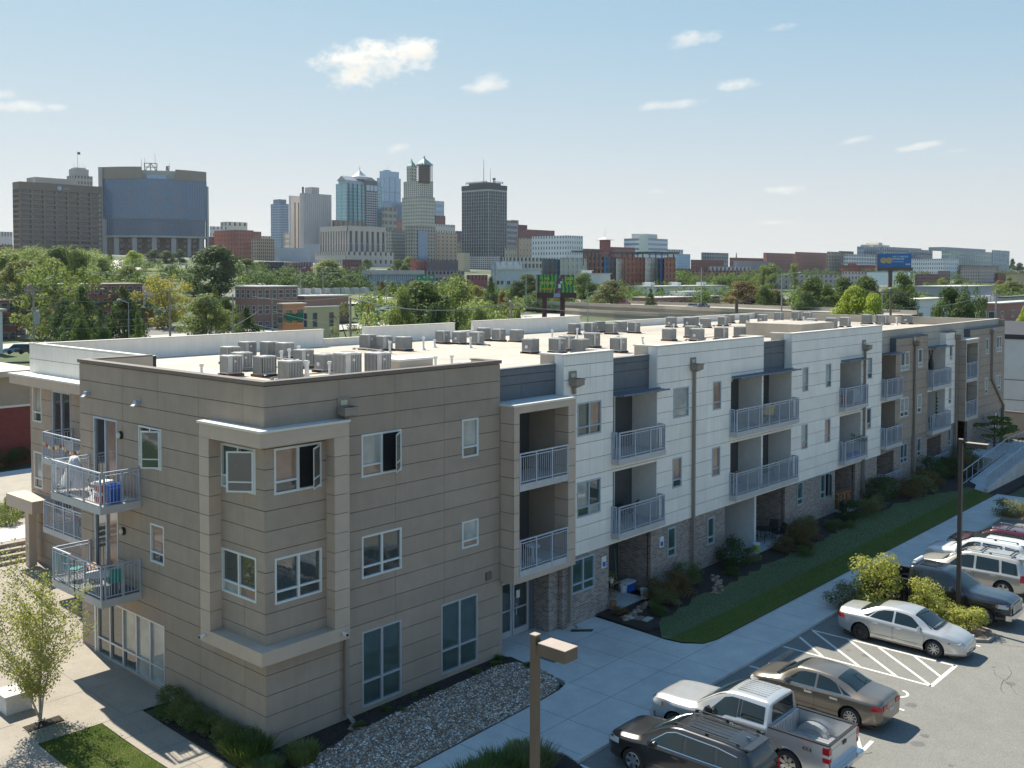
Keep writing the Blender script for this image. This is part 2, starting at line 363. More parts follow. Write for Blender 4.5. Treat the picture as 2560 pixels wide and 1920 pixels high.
def window(fr,u0,u1,z0,z1,parent,style='double',n=.028,glass=None,trans=.27,openu=None,cols=None,m=None,name='window',fw=.065,mats=None):
    """frame proud of the wall; every pane its own mesh. openu: index of a sash that stands open"""
    mb=MB();m=m or VINYL;d0,d1=n-.10,n+.014
    W=u1-u0
    fr.box(mb,u0,u1,d0,d1,z1-fw,z1);fr.box(mb,u0,u1,d0,d1,z0,z0+fw)
    fr.box(mb,u0,u0+fw,d0,d1,z0+fw,z1-fw);fr.box(mb,u1-fw,u1,d0,d1,z0+fw,z1-fw)
    nc=cols or (2 if style=='double' else 1);iw=(W-2*fw-(nc-1)*.08)/nc;panes=[]
    zt=z0 +(z1-z0)*trans
    for i in range(nc):
        a=u0+fw+i*(iw+.08)
        if i:fr.box(mb,a-.08,a,d0,d1,z0+fw,z1-fw)
        if openu==i:
            panes.append((a,a+iw,z0+fw,z1-fw,True));continue
        if zt>z0+fw+.03:
            fr.box(mb,a,a+iw,d0,d1-.004,zt-.03,zt+.03)
            panes+=[(a,a+iw,z0+fw,zt-.03,False),(a,a+iw,zt+.03,z1-fw,False)]
        else:panes.append((a,a+iw,z0+fw,z1-fw,False))
    w=mb.build(name,m,parent)
    for k,(a,b,c,d,op) in enumerate(panes):
        g=MB();nn=d0+.045
        if op:
            fr.box(g,a,b,d0-.02,d0+.01,c,d);g.build('interior_shade_plate',DARK,w)  # near-black plate paints the shade of the room behind
            # sash standing open, hinged at the side away from the mullion
            hinge=b if (openu==1) else a;sgn=-1 if openu==1 else 1;ang=R(38);L_=(b-a)
            s=MB();ca,sa=math.cos(ang),math.sin(ang)
            def q(t,z,off=0):
                return Vector(fr.p(hinge +sgn*(t*ca) +sgn*off*sa*0,d1 +t*sa +off,z))
            def bar(t0,t1,za,zb,th=.03):
                vs=[q(t,z,o) for o in (0,th) for t in (t0,t1) for z in (za,zb)]
                s.add(vs,[(0,1,3,2),(4,6,7,5),(0,2,6,4),(1,5,7,3),(0,4,5,1),(2,3,7,6)])
            bar(0,.05,c,d);bar(L_-.05,L_,c,d);bar(.05,L_-.05,c,c+.05);bar(.05,L_-.05,d-.05,d);zz=c+(d-c)*.25;bar(.05,L_-.05,zz-.02,zz+.02)
            sash=s.build('open_sash',m,w)
            gp=MB();gp.quad(q(.05,c+.05,.015),q(L_-.05,c+.05,.015),q(L_-.05,d-.05,.015),q(.05,d-.05,.015));gp.build('pane',GLS,w)
            continue
        fr.box(g,a,b,nn-.012,nn,c,d)
        gm=glass[k % len(glass)] if isinstance(glass,(list,tuple)) else (glass or GLS)
        g.build('pane',gm,w)
    return w
def railing(mb,p,q,z0,z1,posts,thick=.05,bal=.115,drop=.0):
    """top rail, second rail, bottom rail, posts and balusters between two plan points"""
    p=Vector((p[0],p[1],0));q=Vector((q[0],q[1],0));L_=(q-p).length;d=(q-p)/L_;nrm=Vector((-d.y,d.x,0))
    def bar(a,b,za,zb,w):
        A=p+d*a;B=p+d*b;o=nrm*(w/2)
        vs=[A-o,A+o,B+o,B-o];mb.add([(v.x,v.y,z) for z in (za,zb) for v in vs],[(0,3,2,1),(4,5,6,7),(0,1,5,4),(1,2,6,5),(2,3,7,6),(3,0,4,7)])
    bar(0,L_,z1-.05,z1,.055);bar(0,L_,z1-.15,z1-.12,.03);bar(0,L_,z0+.07,z0+.10,.03)
    for i in range(posts):
        a=(L_-.055)*i/(posts-1);bar(a,a+.055,z0-.22+drop,z1-.05,.06)
    n=int(L_/bal)
    for i in range(1,n):
        a=L_*i/n;bar(a-.009,a+.009,z0+.10,z1-.15,.018)
def balcony(x0,x1,zf,ybk,yfr,parent,posts,sides=(True,True),slab=.24,label=None,ret=None):
    """slab from ybk (inside) to yfr (front), x0..x1; rail on the front and the sides"""
    mb=MB();mb.box(x0,yfr,zf-slab,x1,ybk,zf);s=mb.build('balcony',SOFF,parent,label=label)
    mb=MB();mb.box(x0+.04,yfr+.04,zf,x1-.04,ybk,zf+.012);mb.build('balcony_floor',CONC,s)
    zr=zf+1.12;e=.035
    mb=MB();railing(mb,(x0+e,yfr+e),(x1-e,yfr+e),zf,zr,posts);mb.build('railing',ALU,s)
    if sides[0] and yfr<-.2:mb=MB();railing(mb,(x0+e,-.04),(x0+e,yfr+e+.09),zf,zr,2);mb.build('railing',ALU,s)
    if sides[1] and yfr<-.2:mb=MB();railing(mb,(x1-e,-.04),(x1-e,yfr+e+.09),zf,zr,2);mb.build('railing',ALU,s)
    return s
def awning(x0,x1,z,parent,out=.55):
    mb=MB();mb.box(x0,-out,z-.02,x1,-out+.05,z+.05);mb.box(x0,-.06,z+.0,x1,-.01,z+.07)
    n=max(3,int((x1-x0)/.75))
    for i in range(n+1):
        x=x0 +(x1-x0-.05)*i/n;mb.box(x,-out,z-.035,x+.05,-.01,z+.005)
    for i in range(7):
        y=-out+.06+i*(out-.12)/7;mb.box(x0,y,z+.008,x1,y+.045,z+.022)
    return mb.build('awning',AWN,parent)
def downpipe(x,y,z0,z1,parent,kick=None,head=True,w=.11):
    mb=MB();mb.box(x-w/2,y-.16,z0+.25 if z0<5 else z0,x+w/2,y-.04,z1)
    if z0<5:mb.add([(x-w/2,y-.16,z0+.25),(x+w/2,y-.16,z0+.25),(x+w/2,y-.04,z0+.25),(x-w/2,y-.04,z0+.25),
            (x-w/2+.05,y-.42,z0+.02),(x+w/2+.05,y-.42,z0+.02),(x+w/2+.05,y-.36,z0+.12),(x-w/2+.05,y-.36,z0+.12)],
           [(0,1,5,4),(1,2,6,5),(2,3,7,6),(3,0,4,7)])
    d=mb.build('downpipe',PIPE,parent)
    if head:
        h=MB();zt=z1+.36
        h.box(x-.24,y-.03,zt-.1,x+.24,y-.002,zt+.30)                        # back plate
        a=[(x-.26,y-.42),(x+.26,y-.42),(x+.26,y-.04),(x-.26,y-.04)];b=[(x-.08,y-.2),(x+.08,y-.2),(x+.08,y-.04),(x-.08,y-.04)]
        h.add([(p[0],p[1],zt) for p in a] +[(p[0],p[1],zt-.24) for p in a] +[(p[0],p[1],z1) for p in b],
              [(0,4,5,1),(1,5,6,2),(2,6,7,3),(3,7,4,0),(4,8,9,5),(5,9,10,6),(6,10,11,7),(7,11,8,4)])
        h.box(x-.29,y-.45,zt-.03,x+.29,y-.41,zt+.01);h.box(x-.29,y-.41,zt-.03,x-.25,y-.04,zt+.01);h.box(x+.25,y-.41,zt-.03,x+.29,y-.04,zt+.01)
        h.build('rain_head',PIPE,d)
        o=MB();o.box(x-.13,y-.05,zt+.04,x+.13,y-.031,zt+.2);o.build('lit_scupper_plate',LAMPY,d)  # closed pale plate: light through the scupper put into its colour
    return d
S0=Fr('S',0.0);W0=Fr('W',0.0)

APT=empty('apartment_building','long three-storey apartment building in brown, white and brick with a flat pale roof','apartment building')
ZT=10.98;ZR=9.9
# ---- corner block, long side
Z61=[10.22-.61*k for k in range(17)]
zl=[ZT-.14] +Z61 +[0];zl=sorted(zl)
longw=[(.3,2.02,7.6,8.98),(3.6,5.3,7.62,9.0),(8.15,8.98,7.63,9.0),(.3,2.02,4.33,5.71),(3.6,5.3,4.35,5.73),(8.15,8.98,4.4,5.37),
         (3.6,5.28,.17,2.64),(7.12,8.94,.2,2.66)]
wall(S0,.22,10.1,0,ZT-.02,longw,BACK,APT,name='backing_wall')
panels(S0,[-.028,2.73,5.03,7.29,10.13],zl,longw,TAN,APT)
GB=[GLS,GLS,GLS,GLB]
window(S0,*longw[0],APT,openu=1,glass=[GLS,GLC]);window(S0,*longw[1],APT,openu=1,glass=[GLC,GLB]);window(S0,*longw[2],APT,'single',glass=[GLS,GLB])
window(S0,*longw[3],APT,glass=GLS);window(S0,*longw[4],APT,glass=GLS);window(S0,*longw[5],APT,'single',glass=[GLC,GLB])
ALUW=mat('storefront_aluminium',(.50,.52,.54),.4,metal=.4)
for w_ in (longw[6],longw[7]):window(S0,*w_,APT,m=ALUW,trans=.33,glass=GLG,fw=.06,name='shop_window')
# ---- corner block, short side
shortw=[(.42,2.27,7.6,8.95),(.42,2.27,4.36,5.72),(5.83,7.34,7.6,8.98),(5.72,6.62,4.44,5.75),(8.86,10.62,6.42,8.99),(8.86,10.62,3.33,5.75),(5.75,10.5,.3,2.42)]
wall(W0,0,11.68,0,ZT-.02,shortw,BACK,APT,name='backing_wall')
panels(W0,[-.005,1.06,3.55,6.04,8.46,10.79,11.70],zl,shortw,TAN,APT)
window(W0,*shortw[0],APT,openu=0,glass=[GLG,GLB]);window(W0,*shortw[1],APT,glass=[GLC,GLS,GLB,GLS]);window(W0,*shortw[2],APT,openu=0,glass=[GLS,GLS])
window(W0,*shortw[3],APT,'single',glass=[GLS,GLC])
for w_ in shortw[4:6]:
    window(W0,*w_,APT,m=ALU,cols=2,trans=0,glass=[GLC,GLS],fw=.08,name='balcony_door')
window(W0,*shortw[6],APT,m=ALUW,cols=5,trans=.30,glass=[GLB,GLB,GLB,GLB,GLS,GLB,GLS,GLS,GLS,GLS],fw=.06,name='shop_window')
mb=MB();mb.box(-.06,10.58,0,-.03,10.70,2.6);mb.build('white_trim',VINYL,APT)
for (y,z) in ((8.56,8.50),(8.45,5.15)):
    l=MB();l.lathe((-.03,y,z),[(0,-.10),(.13,-.10),(.14,-.04),(.14,0)],14,'x');q_=l.build('wall_lamp',BLKP,APT)
    l=MB();l.lathe((-.12,y,z),[(0,-.07),(.07,-.06),(.11,-.02),(.115,0)],14,'x');l.build('lamp_shade',LAMPY,q_)
for (y,z) in ((10.93,9.76),(7.28,9.75)):
    l=MB();l.box(-.20,y-.09,z-.06,-.03,y+.09,z+.08);l.add([(-.30,y-.11,z-.10),(-.30,y+.11,z-.10),(-.03,y+.11,z+.1),(-.03,y-.11,z+.1)],[(0,1,2,3)]);l.build('vent_hood',ALU,APT)
l=MB();l.box(9.35,-.10,3.02,9.62,-.03,3.30);l.build('wall_box',COPBR,APT)
for (x,y) in ((-.47,2.55),(2.5,-.47)):
    l=MB();l.tube((x,y,3.02),(x -(.18 if y>0 else 0),y-(0 if y>0 else .18),3.0),.06,10);c_=l.build('security_camera',WHTP,APT)
    l=MB();l.tube((x -(.18 if y>0 else 0),y-(0 if y>0 else .18),3.0),(x -(.2 if y>0 else 0),y-(0 if y>0 else .2),2.998),.045,10);l.build('camera_lens',BLKP,c_)
# parapet copings of the corner block and its inner faces
mb=MB();mb.box(-.09,-.09,ZT-.12,10.16,-.05,ZT);mb.box(-.09,-.05,ZT-.12,-.05,11.74,ZT);mb.box(-.05,-.05,ZT-.04,10.16,.26,ZT)
mb.box(-.05,.26,ZT-.04,.26,11.74,ZT);mb.box(.26,11.45,ZT-.04,2.75,11.74,ZT);mb.box(9.84,.26,ZT-.04,10.16,1.25,ZT);mb.build('coping',COPBR,APT)
mb=MB();mb.box(.001,.23,ZR,9.9,.25,ZT-.05);mb.box(.23,.25,ZR,.25,11.45,ZT-.05);mb.box(.25,11.45,ZR,2.75,11.66,ZT-.05);mb.box(9.86,.25,ZR,10.1,1.2,ZT-.05)
mb.build('parapet_lining',TPO,APT)
mb=MB();mb.box(2.74,11.46,ZR,2.76,11.7,ZT-.04);mb.box(.25,11.67,6,2.76,11.69,ZT-.12);mb.build('panel',TAN,APT)
# ---- the beige frame that wraps the corner
P=.45
def wrapbar(z0,z1,ulong,ushort,m,name,ins=0):
    mb=MB();mb.prism([(-P+ins,-P+ins),(ulong,-P+ins),(ulong,-.03),(-.03,-.03),(-.03,ushort),(-P+ins,ushort)],z0,z1);return mb.build(name,m,APT)
wrapbar(9.12,9.55,2.76,2.83,TANF,'frame_beam');wrapbar(2.78,3.19,2.76,2.83,TANF,'frame_beam')
mb=MB();mb.prism([(-P-.05,-P-.05),(2.8,-P-.05),(2.8,-.03),(-.03,-.03),(-.03,2.88),(-P-.05,2.88)],9.553,9.62);mb.build('frame_coping',COPING,APT)
for i in range(10):
    z0=3.19+(9.12-3.19)*i/10+.008;z1=3.19+(9.12-3.19)*(i+1)/10-.008
    mb=MB();mb.box(2.2,-P,z0,2.76,-.03,z1);mb.build('frame_panel',TANF,APT)
    mb=MB();mb.box(-P,2.28,z0,-.03,2.83,z1);mb.build('frame_panel',TANF,APT)
mb=MB();mb.box(2.23,-P+.03,3.19,2.73,-.04,9.12);mb.box(-P+.03,2.31,3.19,-.04,2.8,9.12);mb.build('frame_backing',BACK,APT)
mb=MB();mb.box(2.765,-.3,2.9,2.90,-.04,9.45);mb.build('frame_edge_pipe',TANF,APT)
downpipe(2.88,-.03,0,9.62,APT,w=.14)
# ---- tower of framed balconies beside the entrance
FA=(10.14,13.74);Y7=-.71
def framed_tower(x0,x1,xi0,xi1,zb,zt,sills,rail,parent,m,mside,light,floors):
    mb=MB()
    mb.box(xi0-.001,Y7+.02,zt-.26,xi1+.001,-.06,zt-.02);mb.box(x0+.02,Y7+.02,zb,xi0,0.0,zt-.02);mb.box(xi1,Y7+.02,zb,x1-.01,0.0,zt-.02)
    mb.box(xi0,Y7+.02,zb,xi1,-.0,zb+.20)
    mb.build('frame_core',BACK,parent)
    n=10
    for i in range(n):
        a=zb+(zt-zb)*i/n+.01;b=zb+(zt-zb)*(i+1)/n-.01
        if i==n-1:b=zt-.02
        q=MB();q.box(x0,Y7+.03,a,x0+.018,-.03,b);q.build('frame_panel',mside,parent)
        q=MB();q.box(x0,Y7,a,xi0,Y7+.018,b);q.box(xi0-.002,Y7+.02,a,xi0+.016,1.2,b);q.build('frame_panel',m,parent)
        q=MB();q.box(xi1,Y7,a,x1,Y7+.018,b);q.box(xi1-.016,Y7+.004,a,xi1-.0,-.03,b);q.build('frame_panel',m,parent)
    q=MB();q.box(xi0+.002,Y7-.002,zt-.28,xi1-.002,Y7+.018,zt-.02);q.box(xi0+.002,Y7-.002,zb,xi1-.002,Y7+.018,zb+.2);q.build('frame_beam',m,parent)
    q=MB();q.box(x0-.04,Y7-.04,zt-.02,x1+.04,.40,zt+.05);q.build('frame_cap',light,parent)
    for zf in floors:
        q=MB();q.box(xi0+.02,Y7+.01,zf-.26,xi1-.01,1.2,zf);s=q.build('balcony',SOFF,parent)
        q=MB();railing(q,(xi0+.02,Y7+.03),(xi1-.02,Y7+.03),zf,zf+1.15,4,drop=-.02);q.build('railing',ALU,s)
framed_tower(FA[0],FA[1],10.44,13.3,2.79,9.32,None,None,APT,TANF,TANF,COPING,(6.42,3.22))
def loggia(x0,x1,z0,z1,depth,parent,wm,door=(.05,1.15),slate=None,glass=None,lamp=False,ceil=None):
    """recess: right and left wall, back wall with slate panel and a glazed door"""
    q=MB();q.box(x0-.02,0,z0,x0,depth,z1);q.box(x1-.014,-.026,z0,x1+.02,depth,z1);q.box(x0,-.02,z1-.012,x1-.014,depth,z1+.02);lg=q.build('loggia',wm,parent)
    q=MB();q.box(x0,depth,z0,x1,depth+.05,z1);q.build('loggia_back_wall',DOORM,lg)
    q=MB();a=x0+.08;b=x0+1.9 if x1-x0>2.6 else x0+(x1-x0)*.6
    f=Fr('S',depth)
    f.box(q,a,b,.0,.05,z0+.02,z0+.10);f.box(q,a,b,0,.05,z1-.22,z1-.14)
    for uu in (a,(a+b)/2-.04,b-.08):f.box(q,uu,uu+.08,0,.05,z0+.1,z1-.22)
    d=q.build('balcony_door',VINYL,lg)
    q=MB();f.box(q,a+.08,b-.08,.0,.02,z0+.1,z1-.22);q.build('pane',glass or GLG,lg)
    if lamp:
        q=MB();q.lathe((x0+2.25,depth-.02,z1-.30),[(0,-.1),(.09,-.08),(.12,-.02),(.12,0)],12,'y');q.build('wall_lamp',LAMPY,lg)
    return lg
S_TAN=mat('tan_loggia_wall',(.33,.28,.23),.8,var=.05)
loggia(10.46,13.3,6.43,9.04,1.3,APT,S_TAN,glass=GLS,lamp=True);loggia(10.46,13.3,3.23,6.16,1.3,APT,S_TAN,glass=GLS,lamp=True)
# slate wall above and beside the tower
def slate_wall(x0,x1,z0,zt,yw=.42,joints=None):
    f=Fr('S',yw);wall(f,x0,x1,z0,zt-.02,[],BACK,APT,name='backing_wall')
    us=joints or [x0,x0+(x1-x0)*.45,x1];zs=[z0] +[z for z in (9.2,9.95,10.3) if z0<z<zt-.1] +[zt-.04]
    panels(f,us,zs,[],SLT,APT)
    q=MB();f.box(q,x0,x1,-.25,.04,zt-.04,zt);q.build('coping',SLT,APT)
slate_wall(10.1,13.86,9.3,10.58)
wall(Fr('S',.2),13.3,13.86,2.8,9.3,[],ROOMS,APT,name='recess_wall')
# ---- white blocks with recessed loggias
ZW=10.95;BZ=2.8
zw=[BZ,3.35,3.95,4.63,5.29,5.95,6.62,7.3,7.96,8.62,9.28,9.94,10.5,ZW-.04]
wins={  # (x0,x1,z0,z1,style,glass,open)
 'W1':[(14.69,16.28,7.6,8.96,'double',[GLS,GLG,GLS,GLC],None),(14.69,16.26,4.31,5.76,'double',[GLG,GLB,GLB,GLS],None)],
 'W2':[(21.67,22.98,7.6,8.97,'single',[GLB,GLB],None),(21.64,22.41,4.42,5.79,'single',[GLS,GLC],None),(25.11,25.87,7.63,9.0,'single',[GLC,GLC],None),(25.07,25.82,4.44,5.84,'single',[GLC,GLC],None)],
 'W3':[(34.5,35.19,7.7,9.04,'single',[GLC,GLB],None),(37.4,38.08,7.7,9.04,'single',[GLS,GLB],None),(34.46,35.18,4.54,5.9,'single',[GLC,GLB],None),(37.34,38.06,4.53,5.9,'single',[GLC,GLC],None),
        (43.2,43.88,7.74,9.03,'single',[GLS,GLB],None),(43.15,43.8,4.66,5.95,'single',[GLC,GLS],None)]}
log=[(17.11,20.38),(26.8,29.93),(30.09,33.22),(39.3,42.3)]
Z3=(6.42,9.0);Z2=(3.3,5.86)
holes=[(w[0],w[1],w[2],w[3]) for k in wins for w in wins[k]]
holes+=[(a,b,*Z3) for a,b in log] +[(a,b,*Z2) for a,b in log]
gaps=[(17.11,20.38),(30.09,33.22)]
topcut=[(a,b,9.0,12) for a,b in gaps]
wall(S0,13.86,45.36,BZ,ZW-.02,holes+topcut,BACK,APT,name='backing_wall')
us=[13.84,15.55,17.11,20.38,22.2,24.6,26.75,30.09,33.22,36.2,39.28,42.32,45.38]
panels(S0,us,zw,holes+topcut,WHT,APT)
for k in wins:
    for (a,b,c,d,st,g,op) in wins[k]:window(S0,a,b,c,d,APT,st,glass=g,openu=op,m=mat('grey_window_frame',(.36,.43,.46),.45))
# returns of the white parapets over the roof, and copings
for (a,b) in ((13.84,17.13),(20.36,30.11),(33.2,45.38)):
    q=MB();q.box(a,.0,9.05,a+.03,.44,ZW-.04);q.build('panel',WHT,APT)
    q=MB();q.box(a+.0,.44,ZR,a+.25,1.2,ZW-.04);q.box(b-.25,.23,ZR,b,1.2,ZW-.04);q.box(a+.25,.23,ZR,b-.25,.27,ZW-.04);q.build('parapet_lining',TPO,APT)
    q=MB();q.box(a-.03,-.06,ZW-.04,b+.03,.30,ZW+.02);q.box(a-.03,.30,ZW-.04,a+.29,1.25,ZW+.02);q.box(b-.29,.30,ZW-.04,b+.03,1.25,ZW+.02);q.build('coping',COPING,APT)
slate_wall(17.13,20.36,9.04,10.56,joints=[17.13,18.45,20.36]);slate_wall(30.11,33.2,9.04,10.6,joints=[30.11,31.2,33.2])
LG={}
for i,(a,b) in enumerate(log):
    LG[i,3]=loggia(a,b,6.43,8.99,1.3,APT,ROOMS,lamp=(i==1));LG[i,2]=loggia(a,b,3.31,5.85,1.3,APT,ROOMS,lamp=False)
for (a,b,n_) in ((17.0,20.5,4),(26.7,33.35,7),(39.2,42.45,4)):
    balcony(a,b,6.42,1.3,-.43,APT,n_);balcony(a,b,3.3,1.3,-.43,APT,n_)
for (a,b) in ((17.14,20.6),(26.85,33.3),(39.4,42.5)):awning(a,b,9.06,APT)
downpipe(14.37,-.03,9.36,9.62,APT);downpipe(23.3,-.03,.1,9.62,APT);downpipe(42.6,-.03,.1,9.5,APT)
downpipe(14.15,-.03,.05,2.75,APT,head=False)
# ---- brick ground floor
bw=[(14.4,15.9,1.27,2.66,'double',GLG),(21.32,22.0,1.32,2.66,'single',GLG),(24.76,25.4,1.2,2.5,'single',GLG),(34.05,34.76,1.5,2.78,'single',GLG),(36.93,38.15,1.38,2.78,'double',GLG),
      (42.65,43.3,1.6,2.92,'single',GLG),(48.7,49.88,1.75,3.02,'double',GLS),(51.62,52.34,1.84,3.08,'single',GLS),(57.6,58.2,1.8,3.1,'single',GLS),(68.4,69.2,1.8,3.1,'single',GLS)]
gl=[(16.92,20.05),(26.4,32.72),(38.9,41.72),(44.95,47.68),(53.55,56.3)]
bh=[w[:4] for w in bw] +[(a,b,0,2.78) for a,b in gl] +[(59.1,61.8,0,3.4)]
wall(S0,13.86,70.4,-.1,3.36,[h for h in bh] +[(13.8,45.36,BZ-.002,4)] +[(45.36,53.3,3.34,4)],BRK,APT,name='brick_wall',th=.2,n=-.03)
for (a,b,c,d,st,g) in bw:window(S0,a,b,c,d,APT,st,glass=g,n=0,openu=(1 if abs(a-36.93)<.01 else None),m=mat('grey_window_frame',(.36,.43,.46)))
for i,(a,b) in enumerate(gl):
    q=MB();q.box(a-.02,.18,0,a,1.8,2.8);q.build('patio_side_wall',BRK,APT);q=MB();q.box(b,.18,0,b+.02,1.8,2.8);lg=q.build('patio_side_wall',BRK,APT)
    q=MB();q.box(a,1.8,0,b,1.85,2.8);q.build('patio_back_wall',DOORM,lg)
    q=MB();q.box(a,.03,2.79,b,1.8,2.81);q.build('patio_ceiling',SOFF,lg)
    f=Fr('S',1.8);q=MB()
    for k in range(2 if b-a>5 else 1):
        o=a+.15+k*(b-a)/2;f.box(q,o,o+1.7,0,.05,2.3,2.38);f.box(q,o,o+.07,0,.05,.1,2.3);f.box(q,o+.82,o+.9,0,.05,.1,2.3);f.box(q,o+1.63,o+1.7,0,.05,.1,2.3)
    q.build('patio_door',VINYL,lg)
    q=MB()
    for k in range(2 if b-a>5 else 1):o=a+.15+k*(b-a)/2;f.box(q,o+.07,o+1.63,0,.02,.1,2.3)
    q.build('pane',GLG,lg)
q=MB();q.box(29.3,.0,0,29.5,1.8,2.79);q.build('party_wall',ROOMS,APT)
# brick corner pier beside the entrance and the glazed entrance doors
q=MB();q.box(13.28,.26,0,14.0,1.9,2.79);q.build('brick_pier',BRK,APT)
q=MB();q.box(10.1,.0,0,10.3,1.2,2.79);q.box(10.1,.05,2.75,13.9,1.9,2.79);q.build('entrance_lining',TAN,APT)
f=Fr('S',1.05);q=MB()
f.box(q,10.3,13.28,-.1,.03,2.25,2.79);f.box(q,10.3,10.95,-.1,.03,0,2.25);f.box(q,12.95,13.28,-.1,.03,0,2.25);q.build('entrance_surround',SLT,APT)
for i,(a,b) in enumerate(((10.97,11.94),(11.98,12.93))):
    q=MB();f.box(q,a,a+.1,-.02,.05,.03,2.24);f.box(q,b-.1,b,-.02,.05,.03,2.24);f.box(q,a+.1,b-.1,-.02,.05,2.14,2.24);f.box(q,a+.1,b-.1,-.02,.05,.03,.28);f.box(q,a+.1,b-.1,-.02,.04,1.05,1.1)
    d=q.build('entrance_door',ALUW,APT)
    q=MB();f.box(q,a+.1,b-.1,0,.015,.28,1.05);f.box(q,a+.1,b-.1,0,.015,1.1,2.14);q.build('pane',GLS,d)
    q=MB();u_=b-.14 if i==0 else a+.14;q.tube(f.p(u_,.13,.85),f.p(u_,.13,1.3),.018,6);q.tube(f.p(u_,.05,.88),f.p(u_,.13,.88),.012,5);q.tube(f.p(u_,.05,1.27),f.p(u_,.13,1.27),.012,5);q.build('handle',ALU,d)
    q=MB();f.box(q,a+.25,a+.45,.02,.024,1.45,1.75);q.build('notice',WHTP,d)
# ---- far brown wing
Y4=Fr('S',.42);ZF=10.56;ZB=10.0
zf_=[3.36,3.98,4.6,5.22,5.84,6.46,7.08,7.7,8.32,8.94,9.5,ZB-.03]
fw_=[(48.45,49.93,7.85,9.07,'double'),(48.47,49.86,4.81,6.07,'double'),(51.53,52.28,7.87,9.12,'single'),(51.47,52.23,4.8,6.06,'single'),(57.57,58.2,7.95,9.1,'single'),(57.5,58.1,4.85,6.05,'single'),
       (65.69,66.35,7.94,9.16,'single'),(65.6,66.3,4.85,6.1,'single'),(68.37,69.64,7.95,9.2,'double'),(68.3,69.5,4.9,6.1,'double')]
fl=[(45.38,47.7),(53.35,56.78)]
fh=[w[:4] for w in fw_] +[(a,b,6.45,9.06) for a,b in fl] +[(a,b,3.36,6.07) for a,b in fl] +[(61.85,64.0,3.4,9.3)]
wall(Y4,45.36,70.4,9.1,ZF-.02,[],BACK,APT,name='backing_wall')
panels(Y4,[45.36,47.4,50.5,53.5,56.9,60,63,66,70.42],[9.1,9.6,10.1,ZF-.05],[],TANL,APT)
q=MB();Y4.box(q,45.36,70.45,-.3,.06,ZF-.05,ZF);q.build('coping',TANL,APT)
wall(S0,45.36,70.4,3.36,ZB,fh +[(45.3,47.72,9.0,11),(53.33,56.8,9.0,11),(59.3,62,9.35,11)],BACK,APT,name='backing_wall')
panels(S0,[45.38,47.72],zf_,fh +[(45.3,47.72,9.0,11)],WHT,APT,joined=True)
panels(S0,[47.72,50.4,53.33],zf_,fh,TAN,APT,joined=True)
panels(S0,[53.33,56.8],zf_,fh +[(53.3,56.8,9.0,11)],WHT,APT,joined=True)
panels(S0,[56.8,59.2],zf_,fh,WHT,APT,joined=True)
panels(S0,[62,64.5,67.2,70.42],zf_,fh,TAN,APT,joined=True)
for a,b in ((47.7,53.35),(56.78,59.3),(61.8,70.45)):q=MB();q.box(a,-.03,ZB,b,.40,ZB+.04);q.build('coping',SLT,APT)
q=MB();q.box(47.7,.0,9,47.73,.41,ZB);q.build('panel',SLT,APT)
q=MB();q.box(56.77,.0,9,56.8,.41,ZB);q.build('panel',WHT,APT)
q=MB();q.box(61.9,.0,9.3,61.93,.41,ZB);q.build('panel',SLT,APT)
for (a,b,c,d,st) in fw_:window(S0,a,b,c,d,APT,st,glass=[GLB,GLS,GLB,GLC] if c>7 else [GLS,GLB])
for a,b in fl:
    loggia(a,b,6.46,9.02,1.3,APT,S_TAN if a<50 else ROOMS);loggia(a,b,3.37,6.06,1.3,APT,S_TAN if a<50 else ROOMS)
for (a,b) in ((45.3,47.95),(53.3,56.95)):balcony(a,b,6.45,1.3,-.42,APT,4);balcony(a,b,3.4,1.3,-.42,APT,4);awning(a+.1,b,9.1,APT)
for (a,b) in ((44.95,47.7),(53.5,56.5)):balcony(a,b,.55,1.5,-.5,APT,4)
framed_tower(59.0,61.8,59.2,61.6,3.5,9.38,None,None,APT,TANL,TAN,COPING,(6.55,3.75))
loggia(59.22,61.6,6.56,9.1,1.0,APT,S_TAN);loggia(59.22,61.6,3.8,6.3,1.0,APT,S_TAN)
downpipe(50.8,-.03,.2,9.35,APT,w=.2);downpipe(58.9,-.03,.2,9.4,APT,w=.2)
q=MB();q.box(66.9,-.2,5.9,67.1,-.04,9.5);q.tube((67.0,-.12,5.95),(70.1,-.12,3.6),.1,6);q.box(70.0,-.2,.2,70.2,-.04,3.65);q.build('downpipe',PIPE,APT)
q=MB();q.box(66.65,-.32,9.5,67.35,-.04,9.85);q.build('rain_head',PIPE,APT)
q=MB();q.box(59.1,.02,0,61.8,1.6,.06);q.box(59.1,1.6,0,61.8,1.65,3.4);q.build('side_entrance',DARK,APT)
q=MB();q.box(70.2,-.03,-.2,70.4,22.4,10.5);q.box(2.8,22.2,0,70.4,22.4,ZR);q.build('rear_wall',TAN,APT)
